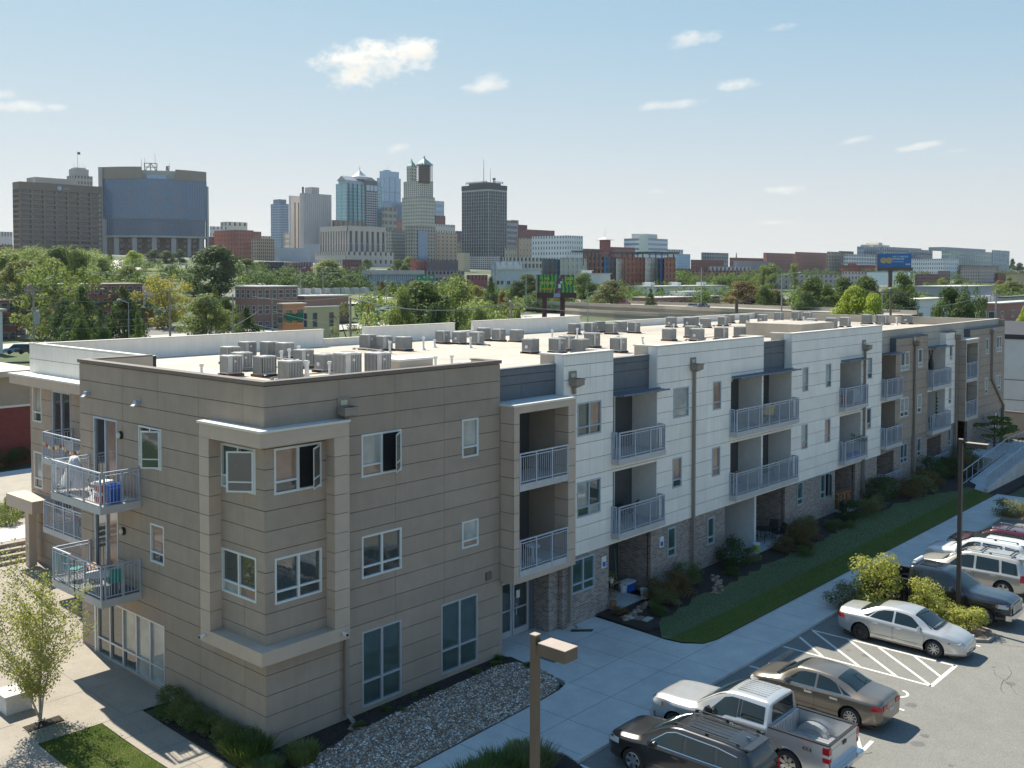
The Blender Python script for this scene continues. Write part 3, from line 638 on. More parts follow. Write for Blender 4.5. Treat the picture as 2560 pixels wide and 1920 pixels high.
# ---- roof sheet and rear parapets
q=MB();q.prism([(.25,.25),(10.0,.25),(10.0,.44),(70.2,.44),(70.2,22.2),(3.0,22.2),(3.0,11.6),(.25,11.6)],ZR-.2,ZR);q.build('roof',TPO,APT)
q=MB()
for y in (6.0,10.6,15.2,19.8):q.box(3.2,y,ZR+.001,70.1,y+.10,ZR+.006)
for x in range(6,70,8):q.box(x,.5 if x>3 else 12,ZR+.0015,x+.09,22.1,ZR+.0065)
q.build('roof_seam',mat('roof_seam',(.62,.56,.46),.6,var=.1),APT)
rnd=random.Random(31)
for (x,y,L_,dx) in ((6.5,9.0,3.2,1),(7.4,12.6,4.2,1),(12.2,15.2,2.8,0),(19.0,16.8,2.4,0),(24.0,8.8,3.6,1),(26.2,15.6,2.2,0),(38,9.6,4.6,1),(39,17.8,4.2,1),(52,17.4,5.2,1),(55,9.2,4.4,1),(66.4,8.4,3.2,1),(14.5,3.0,4.0,0)):
    q=MB();q.tube((x,y,ZR+.09),(x+L_*dx,y+L_*(1-dx),ZR+.09),.03,6)
    for k in range(3):q.box(x+L_*dx*k/2-.06,y+L_*(1-dx)*k/2-.06,ZR+.001,x+L_*dx*k/2+.06,y+L_*(1-dx)*k/2+.06,ZR+.07)
    q.build('conduit',mat('conduit_grey',(.3,.29,.27),.6),APT)
for i in range(9):
    x,y=rnd.uniform(5,66),rnd.uniform(3,20);q=MB();q.box(x,y,ZR+.002,x+rnd.uniform(.5,1.6),y+rnd.uniform(.4,1.1),ZR+.009+.0004*i);q.build('membrane_patch',mat('patch_membrane',(.56,.52,.45),.6),APT)
def rearpar(x0,x1,zt):
    q=MB();q.box(x0,22.2,ZR,x1,22.42,zt-.05);p_=q.build('rear_parapet',WHT,APT);q=MB();q.box(x0-.03,22.15,zt-.05,x1+.03,22.47,zt);q.build('coping',COPING,p_)
rearpar(2.8,19.2,10.92);rearpar(19.25,22.2,10.35);rearpar(22.25,29.9,10.92);rearpar(29.95,31.6,10.35);rearpar(31.65,43.2,10.97);rearpar(43.25,70.4,10.42)
q=MB();q.box(70.15,.5,ZR,70.4,22.2,10.52);q.build('coping',TANL,APT)
# ---- recessed left wing with the white parapet
W2F=Fr('W',2.8);W3F=Fr('W',2.8)
ew=[(21.52,22.46,7.32,8.97),(21.5,22.4,4.27,5.95),(18.6,20.4,6.42,8.9),(18.6,20.4,3.35,5.8)]
wall(W2F,11.68,22.7,.5,ZW-.04,ew,BACK,APT,name='backing_wall')
panels(W2F,[11.7,15.5,19.1,22.73],[9.55,10.2,ZW-.1],[],WHT,APT)
panels(W2F,[11.7,15.0,17.6,20.55,22.73],[.5,1.2,1.95,2.7,3.45,4.15,4.85,5.6,6.3,7.0,7.7,8.4,9.1],ew,TAN,APT)
for w_ in ew[:2]:window(W2F,*w_,APT,'single',glass=[GLG,GLB])
for w_ in ew[2:]:window(W2F,*w_,APT,cols=2,trans=0,m=ALU,name='balcony_door',glass=[GLS])
q=MB();q.box(2.0,11.7,9.1,2.82,23.1,9.5);q.build('cornice',TANF,APT);q=MB();q.box(1.95,11.7,9.5,2.82,23.15,9.57);q.build('cornice_cap',COPING,APT)
q=MB();q.box(2.75,11.7,ZW-.1,3.05,22.75,ZW-.03);q.build('coping',COPING,APT)
q=MB();q.box(2.85,22.5,.6,12,22.72,ZR);q.build('end_wall',TAN,APT)
q=MB();q.box(1.9,20.6,3.42,2.77,23.4,3.98);q.build('ledge',TANF,APT)
q=MB();q.box(2.1,21.45,.8,2.45,21.85,3.42);q.build('column',TANF,APT)
for zf,lab in ((6.3,None),(3.35,None)):
    x0,x1,y0,y1=1.45,2.77,14.6,18.45
    q=MB();q.box(x0,y0,zf-.24,x1,y1,zf);s=q.build('balcony',SOFF,APT)
    for (p_,q_,n_) in (((x0+.04,y0),(x0+.04,y1-.04),5),((x0+.13,y1-.04),(x1,y1-.04),2)):
        m_=MB();railing(m_,p_,q_,zf,zf+1.12,n_);m_.build('railing',ALU,s)
for zf,lab in ((6.4,None),(3.27,None)):
    x0,x1,y0,y1=-1.45,-.03,7.25,10.97
    q=MB();q.box(x0,y0,zf-.26,x1,y1,zf);s=q.build('balcony',SOFF,APT)
    q=MB();q.box(x0+.05,y0+.05,zf,x1,y1-.05,zf+.012);q.build('balcony_floor',CONC if zf>5 else SLT,s)
    for (p_,q_,n_) in (((x0+.04,y0+.04),(x0+.04,y1-.04),4),((x0+.13,y0+.04),(x1,y0+.04),3),((x0+.13,y1-.04),(x1,y1-.04),2)):
        m_=MB();railing(m_,p_,q_,zf,zf+1.14,n_);m_.build('railing',ALU,s)
# blue-and-white parking signs on the brick
for (x,z,lb) in ((16.55,2.15,'white sign with a blue symbol on the brick left of the first patio'),(20.85,2.15,'white sign with a blue symbol on the brick beside the first narrow window')):
    t=empty('wall_sign',lb,'sign','signs on the brick wall',(x,0,z))
    q=MB();q.box(-.15,-.012,-.24,.15,.028,.24);q.build('sign_plate',WHTP,t)
    q=MB();q.box(-.10,-.016,-.18,.10,-.0125,.02);q.build('blue_field',BLUE,t)
# ------------------------------------------------------------------ ground
def slabmat(name,col,jx,jy,ox=0,oy=0,var=.1,dirt=.35,rough=.85,fine=60,fa=.12):
    """concrete / asphalt: blotches plus fine aggregate; joints are geometry"""
    m=mat(name,col,rough,var=var,scale=1.2,dirt=dirt,bump=.25,bscale=fine)
    nt=m.node_tree;b=nt.nodes['Principled BSDF'];N=nt.nodes.new;L=nt.links.new
    src=b.inputs['Base Color'].links[0].from_socket
    tc=nt.nodes['Texture Coordinate'];n=N('ShaderNodeTexNoise');n.inputs['Scale'].default_value=fine*.35;n.inputs['Detail'].default_value=3
    L(tc.outputs['Object'],n.inputs['Vector']);mr=N('ShaderNodeMapRange');mr.inputs['From Min'].default_value=.3;mr.inputs['From Max'].default_value=.7
    mr.inputs['To Min'].default_value=1-fa;mr.inputs['To Max'].default_value=1+fa;L(n.outputs[0],mr.inputs[0])
    vm=N('ShaderNodeVectorMath');vm.operation='SCALE';L(src,vm.inputs[0]);L(mr.outputs[0],vm.inputs['Scale']);L(vm.outputs[0],b.inputs['Base Color'])
    return m
WALK=slabmat('pavement_concrete',(.56,.54,.50),0,0)
WALKS=slabmat('plaza_concrete',(.31,.275,.225),0,0)
ASPH=slabmat('weathered_asphalt',(.19,.186,.166),0,0,fine=110,fa=.30,dirt=.12,var=.06)
JNT=mat('joint_dark',(.20,.19,.17),.9)
PAINT=mat('road_paint',(.66,.64,.58),.7,var=.18,scale=14)
def grassmat(name,c1,c2,c3,stripe=None):
    m=bpy.data.materials.new(name);m.use_nodes=True;MATS[name]=m;nt=m.node_tree;b=nt.nodes['Principled BSDF'];N=nt.nodes.new;L=nt.links.new
    tc=N('ShaderNodeTexCoord');a=N('ShaderNodeTexNoise');a.inputs['Scale'].default_value=34;a.inputs['Detail'].default_value=6;a.inputs['Roughness'].default_value=.75
    c=N('ShaderNodeTexNoise');c.inputs['Scale'].default_value=.55;c.inputs['Detail'].default_value=5
    mp=N('ShaderNodeMapping');mp.inputs['Scale'].default_value=(.12,1.1,1);L(tc.outputs['Object'],mp.inputs[0]);L(mp.outputs[0],c.inputs['Vector']);L(tc.outputs['Object'],a.inputs['Vector'])
    r1=N('ShaderNodeMapRange');r1.inputs['From Min'].default_value=.35;r1.inputs['From Max'].default_value=.65;L(a.outputs[0],r1.inputs[0])
    r2=N('ShaderNodeMapRange');r2.inputs['From Min'].default_value=.42;r2.inputs['From Max'].default_value=.62;L(c.outputs[0],r2.inputs[0])
    m1=N('ShaderNodeMix');m1.data_type='RGBA';L(r1.outputs[0],m1.inputs['Factor']);m1.inputs[6].default_value=c1+(1,);m1.inputs[7].default_value=c2+(1,)
    m2=N('ShaderNodeMix');m2.data_type='RGBA';L(r2.outputs[0],m2.inputs['Factor']);L(m1.outputs[2],m2.inputs[6]);m2.inputs[7].default_value=c3+(1,)
    src=m2.outputs[2]
    if stripe is not None:      # two mowing bands of different cut
        sp=N('ShaderNodeSeparateXYZ');L(tc.outputs['Object'],sp.inputs[0]);ad=N('ShaderNodeMath');ad.operation='MULTIPLY_ADD';L(c.outputs[0],ad.inputs[0]);ad.inputs[1].default_value=.5;L(sp.outputs[1],ad.inputs[2])
        r3=N('ShaderNodeMapRange');r3.interpolation_type='SMOOTHSTEP';r3.inputs['From Min'].default_value=stripe;r3.inputs['From Max'].default_value=stripe+.25;L(ad.outputs[0],r3.inputs[0])
        t1=N('ShaderNodeMix');t1.data_type='RGBA';L(r3.outputs[0],t1.inputs['Factor']);t1.inputs[6].default_value=(.85,.85,.5,1);t1.inputs[7].default_value=(1.15,1.12,1.9,1)
        vm=N('ShaderNodeVectorMath');vm.operation='MULTIPLY';L(src,vm.inputs[0]);L(t1.outputs[2],vm.inputs[1]);src=vm.outputs[0]
    L(src,b.inputs['Base Color']);b.inputs['Roughness'].default_value=.9;b.inputs['Specular IOR Level'].default_value=.2
    bp=N('ShaderNodeBump');bp.inputs['Strength'].default_value=.9;bp.inputs['Distance'].default_value=.05;L(a.outputs[0],bp.inputs['Height']);L(bp.outputs[0],b.inputs['Normal'])
    return m
LAWN=grassmat('lawn_turf',(.08,.115,.038),(.17,.215,.075),(.15,.19,.06),-3.55)
FARG=grassmat('verge_grass',(.10,.13,.04),(.17,.19,.06),(.13,.15,.05))
MULCH=mat('dark_mulch',(.035,.024,.019),.95,var=.55,scale=30,bump=1.0,bscale=45)
GRAV=mat('gravel_bed',(.20,.16,.13),.9,var=.5,scale=30,bump=1,bscale=40)

def terrain_mat():
    m=bpy.data.materials.new('town_ground');m.use_nodes=True;nt=m.node_tree;b=nt.nodes['Principled BSDF'];N=nt.nodes.new;L=nt.links.new
    tc=N('ShaderNodeTexCoord');n=N('ShaderNodeTexNoise');n.inputs['Scale'].default_value=.018;n.inputs['Detail'].default_value=4
    L(tc.outputs['Object'],n.inputs['Vector']);r=N('ShaderNodeMapRange');r.inputs['From Min'].default_value=.52;r.inputs['From Max'].default_value=.58;L(n.outputs[0],r.inputs[0])
    f=N('ShaderNodeTexNoise');f.inputs['Scale'].default_value=.6;f.inputs['Detail'].default_value=8;L(tc.outputs['Object'],f.inputs['Vector'])
    g=N('ShaderNodeMix');g.data_type='RGBA';L(f.outputs[0],g.inputs['Factor']);g.inputs[6].default_value=(.03,.055,.016,1);g.inputs[7].default_value=(.09,.12,.04,1)
    p=N('ShaderNodeMix');p.data_type='RGBA';L(f.outputs[0],p.inputs['Factor']);p.inputs[6].default_value=(.13,.125,.115,1);p.inputs[7].default_value=(.24,.225,.20,1)
    x=N('ShaderNodeMix');x.data_type='RGBA';L(r.outputs[0],x.inputs['Factor']);L(g.outputs[2],x.inputs[6]);L(p.outputs[2],x.inputs[7]);L(x.outputs[2],b.inputs['Base Color']);b.inputs['Roughness'].default_value=.95
    return m
def build_terrain():
    # polar sheet round the camera, out past the horizon
    rs=[0,20,45,70,90,110,130,150,180,210,240,270,300,340,380,420,470,520,580,640,700,770,850,950,1100,1400,1900,2700,4500,9000,20000,40000]
    n=96;v=[(CAM.x,CAM.y,-.25)];f=[]
    for r in rs[1:]:
        for i in range(n):
            t=2*math.pi*i/n;x,y=CAM.x+r*math.cos(t),CAM.y+r*math.sin(t);v.append((x,y,terrain(x,y)))
    for i in range(n):f.append((0,1+i,1+(i+1)%n))
    for k in range(len(rs)-2):
        for i in range(n):a=1+k*n;f.append((a+i,a+n+i,a+n+(i+1)%n,a+(i+1)%n))
    me=bpy.data.meshes.new('ground');me.from_pydata(v,[],f);me.materials.append(terrain_mat());me.polygons.foreach_set('use_smooth',[True]*len(f))
    o=bpy.data.objects.new('ground',me);COL.objects.link(o);tag(o,kind='structure')
build_terrain()
PZ=-.09
def sheet(name,pts,z,m,kind='structure',th=.0,zf=None,parent=None):
    q=MB();q.prism(pts,z-.2,z,0,zf);return q.build(name,m,parent,kind=kind if not parent else None)
def sheet_hole(name,rects,z,m):q=MB();[q.box(a,b,z-.2,c,d,z) for a,b,c,d in rects];return q.build(name,m,kind='structure')
# car park with kerb and islands
sheet('car_park',[(-60,-70),(120,-70),(120,-7.13),(-60,-7.13)],PZ,ASPH)
q=MB()
q.box(5.7,-7.13,-.25,45.4,-6.98,.012);q.box(-60,-7.6,-.25,4.6,-7.45,.012)
q.build('kerb',WALK,kind='structure')
sheet('pavement',[(10.0,-3.2),(10.3,-.4),(10.1,1.05),(13.28,1.05),(13.28,.3),(16.0,.2),(15.7,-3.6),(15.8,-4.3),(16.3,-4.95),(17.0,-5.1),(52,-5.0),(52,-6.98),(5.75,-6.98),(5.85,-6.5),(5.5,-5.9),(4.6,-5.45),(-20,-5.3),(-20,-3.75),(2.4,-3.9),(8.2,-3.66),(9.3,-3.55),(9.8,-3.4)],.004,WALK)
q=MB()
def joint(a,b,w=.022,z=.0052):
    a=Vector((a[0],a[1],0));b=Vector((b[0],b[1],0));n=(b-a).normalized();n=Vector((-n.y,n.x,0))*w/2
    q.add([(p.x,p.y,z) for p in (a-n,b-n,b+n,a+n)],[(0,1,2,3)])
joint((6.2,-5.2),(52,-5.02));joint((15.7,-3.4),(10.0,-3.45));joint((13.0,.3),(13.0,-6.98));joint((10.0,-3.4),(10,-6.98))
for x in (-3,-1.2,.6,2.4,4.2,6.1,7.7):joint((x,-3.8),(x,-5.3 if x<5 else -6.97))
for i in range(20):joint((18.0+i*1.8,-5.1),(18.0+i*1.8,-6.98))
joint((10.1,-1.2),(15.9,-1.2));joint((11.6,.9),(11.6,-3.4));joint((14.5,.2),(14.5,-6.98))
q.build('pavement_joint',JNT,kind='structure')
# planting beds and gravel
sheet('planting_bed',[(0.0,-.03),(10.1,-.03),(10.35,-.4),(10.1,-2.2),(9.4,-1.0),(5.6,-.75),(3.2,-.95),(1.0,-1.3),(0.1,-1.6),(-.3,-4.2),(-1.12,-4.2),(-1.12,5.15),(-.02,5.15),(-.02,0)],.03,MULCH)
GP=[(10.1,-.85),(10.2,-1.9),(9.95,-2.9),(9.6,-3.3),(9.1,-3.5),(8.2,-3.62),(2.4,-3.85),(-.6,-3.9),(-.35,-2.6),(.0,-1.5),(1.0,-1.25),(2.4,-1.0),(3.3,-.9),(5.6,-.72),(7.3,-.65),(9.4,-.6)]
sheet('gravel_ground',GP,.036,GRAV)
def inpoly(p,poly):
    c=False;n=len(poly)
    for i in range(n):
        a,b=poly[i],poly[i-1]
        if (a[1]>p[1]) != (b[1]>p[1]) and p[0]<(b[0]-a[0])*(p[1]-a[1])/(b[1]-a[1])+a[0]:c=not c
    return c
def stones(name,poly,n,rmin,rmax,z,ms,kind='stuff',label=None,cat=None,parent=None):
    xs=[p[0] for p in poly];ys=[p[1] for p in poly];v=[];f=[];mi=[]
    k=0
    while k<n:
        x,y=random.uniform(min(xs),max(xs)),random.uniform(min(ys),max(ys))
        if not inpoly((x,y),poly):continue
        k+=1;r=random.uniform(rmin,rmax);a=random.uniform(0,6.28);o=len(v);h=r*random.uniform(.45,.8);e=random.uniform(.6,1)
        ca,sa=math.cos(a),math.sin(a)
        for (dx,dy,dz) in ((1,0,.1),(.3,e,0),(-1,.2,.15),(-.2,-e,0),(.1,.1,1),(.6,.4,.75)):
            v.append((x+(dx*ca-dy*sa)*r,y+(dx*sa+dy*ca)*r,z+dz*h))
        for t in ((0,1,5),(1,2,4),(2,3,4),(3,0,4),(0,5,4),(1,4,5)):f.append(tuple(o+i for i in t));mi.append(k % len(ms))
    me=bpy.data.meshes.new(name);me.from_pydata(v,[],f)
    for m in ms:me.materials.append(m)
    me.polygons.foreach_set('material_index',mi);o=bpy.data.objects.new(name,me);COL.objects.link(o)
    if parent:o.parent=parent
    return tag(o,label,cat,kind=kind)
ST=[mat('stone_'+n,c,.8,var=.15,scale=9) for n,c in (('buff',(.52,.40,.28)),('brown',(.27,.16,.09)),('grey',(.38,.35,.32)),('pale',(.80,.74,.64)),('rust',(.36,.19,.10)),('dark',(.12,.09,.07)))]
stones('gravel',GP,15000,.022,.055,.032,ST,label='multicoloured river gravel spread beside the brown corner block',cat='gravel')
mc=[mat('bark_dark',(.025,.018,.014),.95,var=.3),mat('bark_mid',(.06,.04,.03),.95,var=.3)]
stones('bark_chips',[(0,-.1),(10.2,-.1),(10,-.9),(3.2,-1.0),(0,-1.5),(-1.1,-4),(-1.1,5.1),(-.1,5.1)],2600,.02,.05,.028,mc,label='dark bark chips covering the bed at the foot of the brown block',cat='mulch')
# lower bed, front verge
sheet('planting_bed',[(4.25,-5.36),(5.1,-5.5),(5.6,-6.1),(5.72,-6.7),(5.55,-7.45),(-20,-7.45),(-20,-5.36)],.02,MULCH)
sheet('planting_bed',[(15.2,.12),(15.2,-5.3),(60,-5.3),(60,.12)],-.004,MULCH)
# lawn rising gently to the wall
def lz(x,y):return max(0,(y+5)*.2)*min(.011*max(x-10,0),.5)
LP=[(15.75,-3.4),(15.85,-4.2),(16.35,-4.93),(17.0,-5.04),(30,-5.03),(51.3,-4.97),(52,-3.4),(46,-1.9),(40,-1.5),(33,-1.9),(26,-1.9),(22,-2.0),(20,-2.0),(17.6,-2.4),(16.3,-2.6)]
_e=LP[6:];LP=LP[:6]
for a,b in zip(_e,_e[1:]):
    n=max(1,int(abs(a[0]-b[0])/.45));LP+=[(a[0]+(b[0]-a[0])*i/n,a[1]+(b[1]-a[1])*i/n+random.uniform(-.22,.22)) for i in range(n)]
def draped(name,poly,m,zf,off,step=.5,**k):
    xs=[p[0] for p in poly];ys=[p[1] for p in poly];nx=int((max(xs)-min(xs))/step)+1;ny=int((max(ys)-min(ys))/step)+1
    import bmesh
    bm=bmesh.new();vs=[bm.verts.new((p[0],p[1],0)) for p in poly];bm.faces.new(vs)
    for i in range(1,nx):
        x=min(xs)+(max(xs)-min(xs))*i/nx;bmesh.ops.bisect_plane(bm,geom=bm.verts[:]+bm.edges[:]+bm.faces[:],plane_co=(x,0,0),plane_no=(1,0,0))
    for i in range(1,ny):
        y=min(ys)+(max(ys)-min(ys))*i/ny;bmesh.ops.bisect_plane(bm,geom=bm.verts[:]+bm.edges[:]+bm.faces[:],plane_co=(0,y,0),plane_no=(0,1,0))
    for v in bm.verts:v.co.z=zf(v.co.x,v.co.y)+off
    bmesh.ops.recalc_face_normals(bm,faces=bm.faces)
    if sum(f.normal.z for f in bm.faces)<0:bmesh.ops.reverse_faces(bm,faces=bm.faces)
    me=bpy.data.meshes.new(name);bm.to_mesh(me);bm.free();me.materials.append(m);me.polygons.foreach_set('use_smooth',[True]*len(me.polygons))
    o=bpy.data.objects.new(name,me);COL.objects.link(o);return tag(o,**k)
draped('planting_bed',[(16.0,.1),(15.9,-2.6),(17.5,-2.9),(52,-3.6),(57,-2.5),(60,.0)],MULCH,lz,.015,1.2,kind='structure')
draped('lawn',LP,LAWN,lz,.018,.8,kind='structure')
LAWNS=grassmat('sunlit_lawn',(.035,.06,.012),(.10,.14,.03),(.13,.14,.045))  # lit copy of the lawn turf, coloured for the verge in sun
for (a,b,c,d) in ((16.95,-.35,19.0,1.8),(26.4,-.7,32.7,1.8),(38.9,-.6,41.7,1.8)):sheet('patio_slab',[(a,b),(c,b),(c,d),(a,d)],lz(a,-.3)+.10,CONC)
def hl(x,y):return max(0,(y-3)*.045)
# left plaza
draped('plaza',[(-4.4,5.3),(-1.12,5.2),(-.02,5.16),(-.02,11.7),(2.8,11.7),(2.8,22.45),(-30,22.45),(-30,8.2),(-4.4,8.2)],WALKS,hl,.02,2,kind='structure')
draped('side_path',[(-2.45,-6),(-1.14,-6),(-1.14,5.19),(-1.05,5.2),(-2.45,5.28)],WALKS,hl,.018,1.5,kind='structure')
draped('side_pavement',[(-4.4,-6),(-7.5,-6),(-7.5,8.2),(-4.4,8.2)],WALKS,hl,.018,1.5,kind='structure')
draped('verge_lawn',[(-4.38,-6),(-2.47,-6),(-2.47,5.26),(-3.0,5.6),(-3.3,6.6),(-3.4,7.6),(-4.38,7.9)],LAWNS,hl,.01,.6,kind='structure')
q=MB()
def jl(a,b,w=.025):
    A=Vector((a[0],a[1],0));B=Vector((b[0],b[1],0));d=(B-A);n=Vector((-d.y,d.x,0)).normalized()*w/2;k=6
    for i in range(k):
        s,e=A+d*(i/k),A+d*((i+1)/k);q.add([(p.x,p.y,hl(p.x,p.y)+.0235) for p in (s-n,e-n,e+n,s+n)],[(0,1,2,3)])
jl((-4.4,5.3),(-.05,5.2));jl((-4.4,7.8),(-.05,7.75));jl((-1.8,5.25),(-1.8,-6),.015);jl((-1.75,11.6),(-1.7,5.3))
for y in (3.85,2.45,1.0,-.4,-1.8):jl((-2.45,y),(-1.14,y))
for y in (7,4,1,-2):jl((-7.4,y),(-4.4,y))
for y in (11.5,15.5,19.5):jl((-12,y),(2.7 if y>12 else 0,y))
jl((-5.5,8),(-5.5,24))
q.build('plaza_joint',JNT,kind='structure')
# steps up to the terrace behind
q=MB()
for i in range(4):
    o=i*.42;q.prism([(-20,22.4-.32*0+o+(-20-2)*-.0),(12,22.4+o),(12,40),(-20,40)],hl(0,22)-.1,hl(0,22)+.17*(i+1))
q.build('steps',WALKS,kind='structure')
sheet('upper_walk',[(-20,24.1),(12,24.1),(12,26.7),(-20,26.7)],hl(0,22)+.70,WALK)
# painted bays
q=MB();zc=PZ+.004
def stripe(a,b,w=.11):
    a=Vector((a[0],a[1],0));b=Vector((b[0],b[1],0));n=(b-a).normalized();n=Vector((-n.y,n.x,0))*w/2
    q.add([(p.x,p.y,zc) for p in (a-n,b-n,b+n,a+n)],[(0,1,2,3)])
for x in (5.75,8.55,12.0,15.74,23.4,28.2,30.0-1.2,32.5,35.2,38,40.7,43.4):stripe((x,-7.2),(x,-12.8))
stripe((18.33,-7.2),(18.33,-12.75));stripe((20.75,-7.2),(20.75,-12.75));stripe((18.27,-12.75),(20.81,-12.75),.14)
for (a,b) in (((20.69,-7.3),(18.39,-10.15)),((19.7,-7.2),(18.39,-8.75)),((20.69,-8.75),(18.39,-11.5)),((20.69,-9.95),(18.39,-12.68)),((20.69,-11.3),(19.4,-12.68))):stripe(a,b)
stripe((12.9,-12.9),(9.4,-13.1),.12);stripe((12.0,-12.4),(12.0,-13.0));stripe((13.3,-12.2),(11.9,-13.0))
q.build('parking_line',PAINT,kind='structure')
# wheelchair symbol, partly under the car
q=MB();c0=(16.95,-11.9)
def arc(cx,cy,r,a0,a1,w=.09,n=14):
    for i in range(n):
        t0,t1=R(a0+(a1-a0)*i/n),R(a0+(a1-a0)*(i+1)/n)
        q.add([(cx+(r+s)*math.cos(t),cy+(r+s)*math.sin(t),PZ+.0045) for t,s in ((t0,-w/2),(t1,-w/2),(t1,w/2),(t0,w/2))],[(0,1,2,3)])
arc(16.95,-12.1,.34,100,350);arc(16.95,-11.2,.06,0,360,.1,8)
zc=PZ+.0046;stripe((16.95,-11.3),(16.95,-11.85));stripe((16.95,-11.85),(16.55,-11.85));stripe((16.95,-11.55),(16.6,-11.55),.08);stripe((16.55,-11.85),(16.4,-12.25))
q.build('wheelchair_symbol',PAINT,kind='structure')
q=MB();rnd=random.Random(77)
def crack(x,y,a,n,w=.018):
    p=Vector((x,y))
    for i in range(n):
        a+=rnd.uniform(-.35,.35);e=p+Vector((math.cos(a),math.sin(a)))*rnd.uniform(.15,.4);d=(e-p).normalized();nn=Vector((-d.y,d.x))*w*rnd.uniform(.3,.7)
        q.add([(v.x,v.y,PZ+.0035) for v in (p-nn,e-nn,e+nn,p+nn)],[(0,1,2,3)]);p=e
for (x,y,a,n) in ((24.1,-13.0,-1.7,22),(19.5,-15.2,.3,9),(27.5,-14.5,-.2,20),(12.2,-13.2,2.9,8),(22.0,-14.2,-2.4,10)):crack(x,y,a,n)
q.build('asphalt_crack',mat('crack_dark',(.06,.058,.052),.95),kind='structure')
q=MB()
for i in range(26):
    x,y=rnd.choice((7.2,10,14.1,17,21.8,26.8,29,31,13,16,20))+rnd.uniform(-.5,.5),rnd.uniform(-15.5,-8);r=rnd.uniform(.05,.22);k=12
    q.add([(x+r*rnd.uniform(.7,1.1)*math.cos(6.283*j/k),y+r*rnd.uniform(.7,1.1)*math.sin(6.283*j/k),PZ+.003+i*.00002) for j in range(k)],[tuple(range(k))])
q.build('oil_spot',mat('oil_dark',(.13,.125,.115),.6),kind='structure')
# wheel stop
for (x,y) in ((17.1,-7.75),):
    q=MB();q.prism([(x-.9,y-.08),(x+.9,y-.08),(x+.9,y+.08),(x-.9,y+.08)],PZ,PZ+.13);q.build('wheel_stop',WALKS,label='concrete wheel stop at the head of the bay behind the hatched strip',cat='wheel stop')
# planted islands in the car park
def island(pts,lab):
    sheet('island_kerb',pts,.03,WALKS)
    c=Vector((sum(p[0] for p in pts)/len(pts),sum(p[1] for p in pts)/len(pts)));ins=[((p[0]-c.x)*.84+c.x,(p[1]-c.y)*.955+c.y) for p in pts]
    sheet('island_bed',ins,.036,mat('island_mulch',(.16,.12,.09),.95,var=.4,scale=30,bump=1,bscale=40))
island([(23.6,-6.9),(25.4,-6.9),(25.45,-12.2),(25.3,-12.6),(24.6,-12.95),(24.0,-12.92),(23.65,-12.4)],'')
island([(45.4,-6.9),(48,-6.6),(48,-12.3),(47.6,-12.8),(46.2,-12.8),(45.5,-12.2)],'')
# rocks along the first patio and the water channel
sr=[mat('rock_tan',(.36,.27,.19),.85,var=.25,scale=6,bump=.5),mat('rock_brown',(.22,.15,.11),.85,var=.25,scale=6,bump=.5)]
n_=0
def rockline(pts,n,lab,r0=.07,r1=.13,spread=.15):
    t=empty('rock_edging',lab,'rocks',None,(pts[0][0],pts[0][1],0))
    for i in range(n):
        k=i/(n-1)*(len(pts)-1);j=min(int(k),len(pts)-2);f=k-j
        x=pts[j][0]+(pts[j+1][0]-pts[j][0])*f+random.uniform(-spread,spread);y=pts[j][1]+(pts[j+1][1]-pts[j][1])*f+random.uniform(-spread,spread)
        q=MB();r=random.uniform(r0,r1);q.blob((x-pts[0][0],y-pts[0][1],lz(x,y)+r*.45),r,sz=.6,sx=1.3);q.build('rock',sr[i % 2],t)
rockline([(16.2,-1.3),(17.3,-1.1),(18.9,-.7),(20.6,-.6)],46,'low row of small tan rocks edging the bed by the first patio')
rockline([(23.6,-.9),(23.3,-1.5),(22.4,-2.0),(21.6,-2.3)],40,'strip of tan rocks below the second downpipe',.06,.11,.2)
rockline([(3.0,-.5),(2.7,-.9),(2.2,-1.2)],26,'small pile of orange rocks under the corner downpipe',.05,.09,.18)
for i in range(5):
    q=MB();x,y=16.3+.1*i,-.6-.3*i;q.prism([(x,y),(x+.5,y+.05),(x+.55,y-.2),(x+.05,y-.24)],.0,.07+.01*i);q.build('stepping_stone',sr[i % 2] if i % 2 else CONC,label='flat %s stepping stone in the flagstone path beside the brick corner' % ORD[i],cat='stepping stone',group='flagstones beside the brick corner')
q=MB();q.box(11.0,-1.9,.006,12.3,-.75,.018);q.build('door_mat',mat('grey_mat',(.12,.13,.14),.95,var=.2,scale=20),label='dark grey mat on the concrete before the entrance doors',cat='mat')
q=MB();q.prism([(13.9,-.35),(14.5,-.95),(14.7,-.88),(14.1,-.25)],.005,.03);q.build('drain_grate',mat('iron',(.04,.035,.03),.6),label='narrow dark drain cover below the downpipe near the entrance',cat='drain cover')
q=MB();q.box(-4.35,7.7,0,-3.55,8.5,.75);q.box(-4.42,7.62,.75,-3.48,8.58,.85);q.build('concrete_plinth',WALK,label='low square concrete plinth behind the slender street tree',cat='plinth')
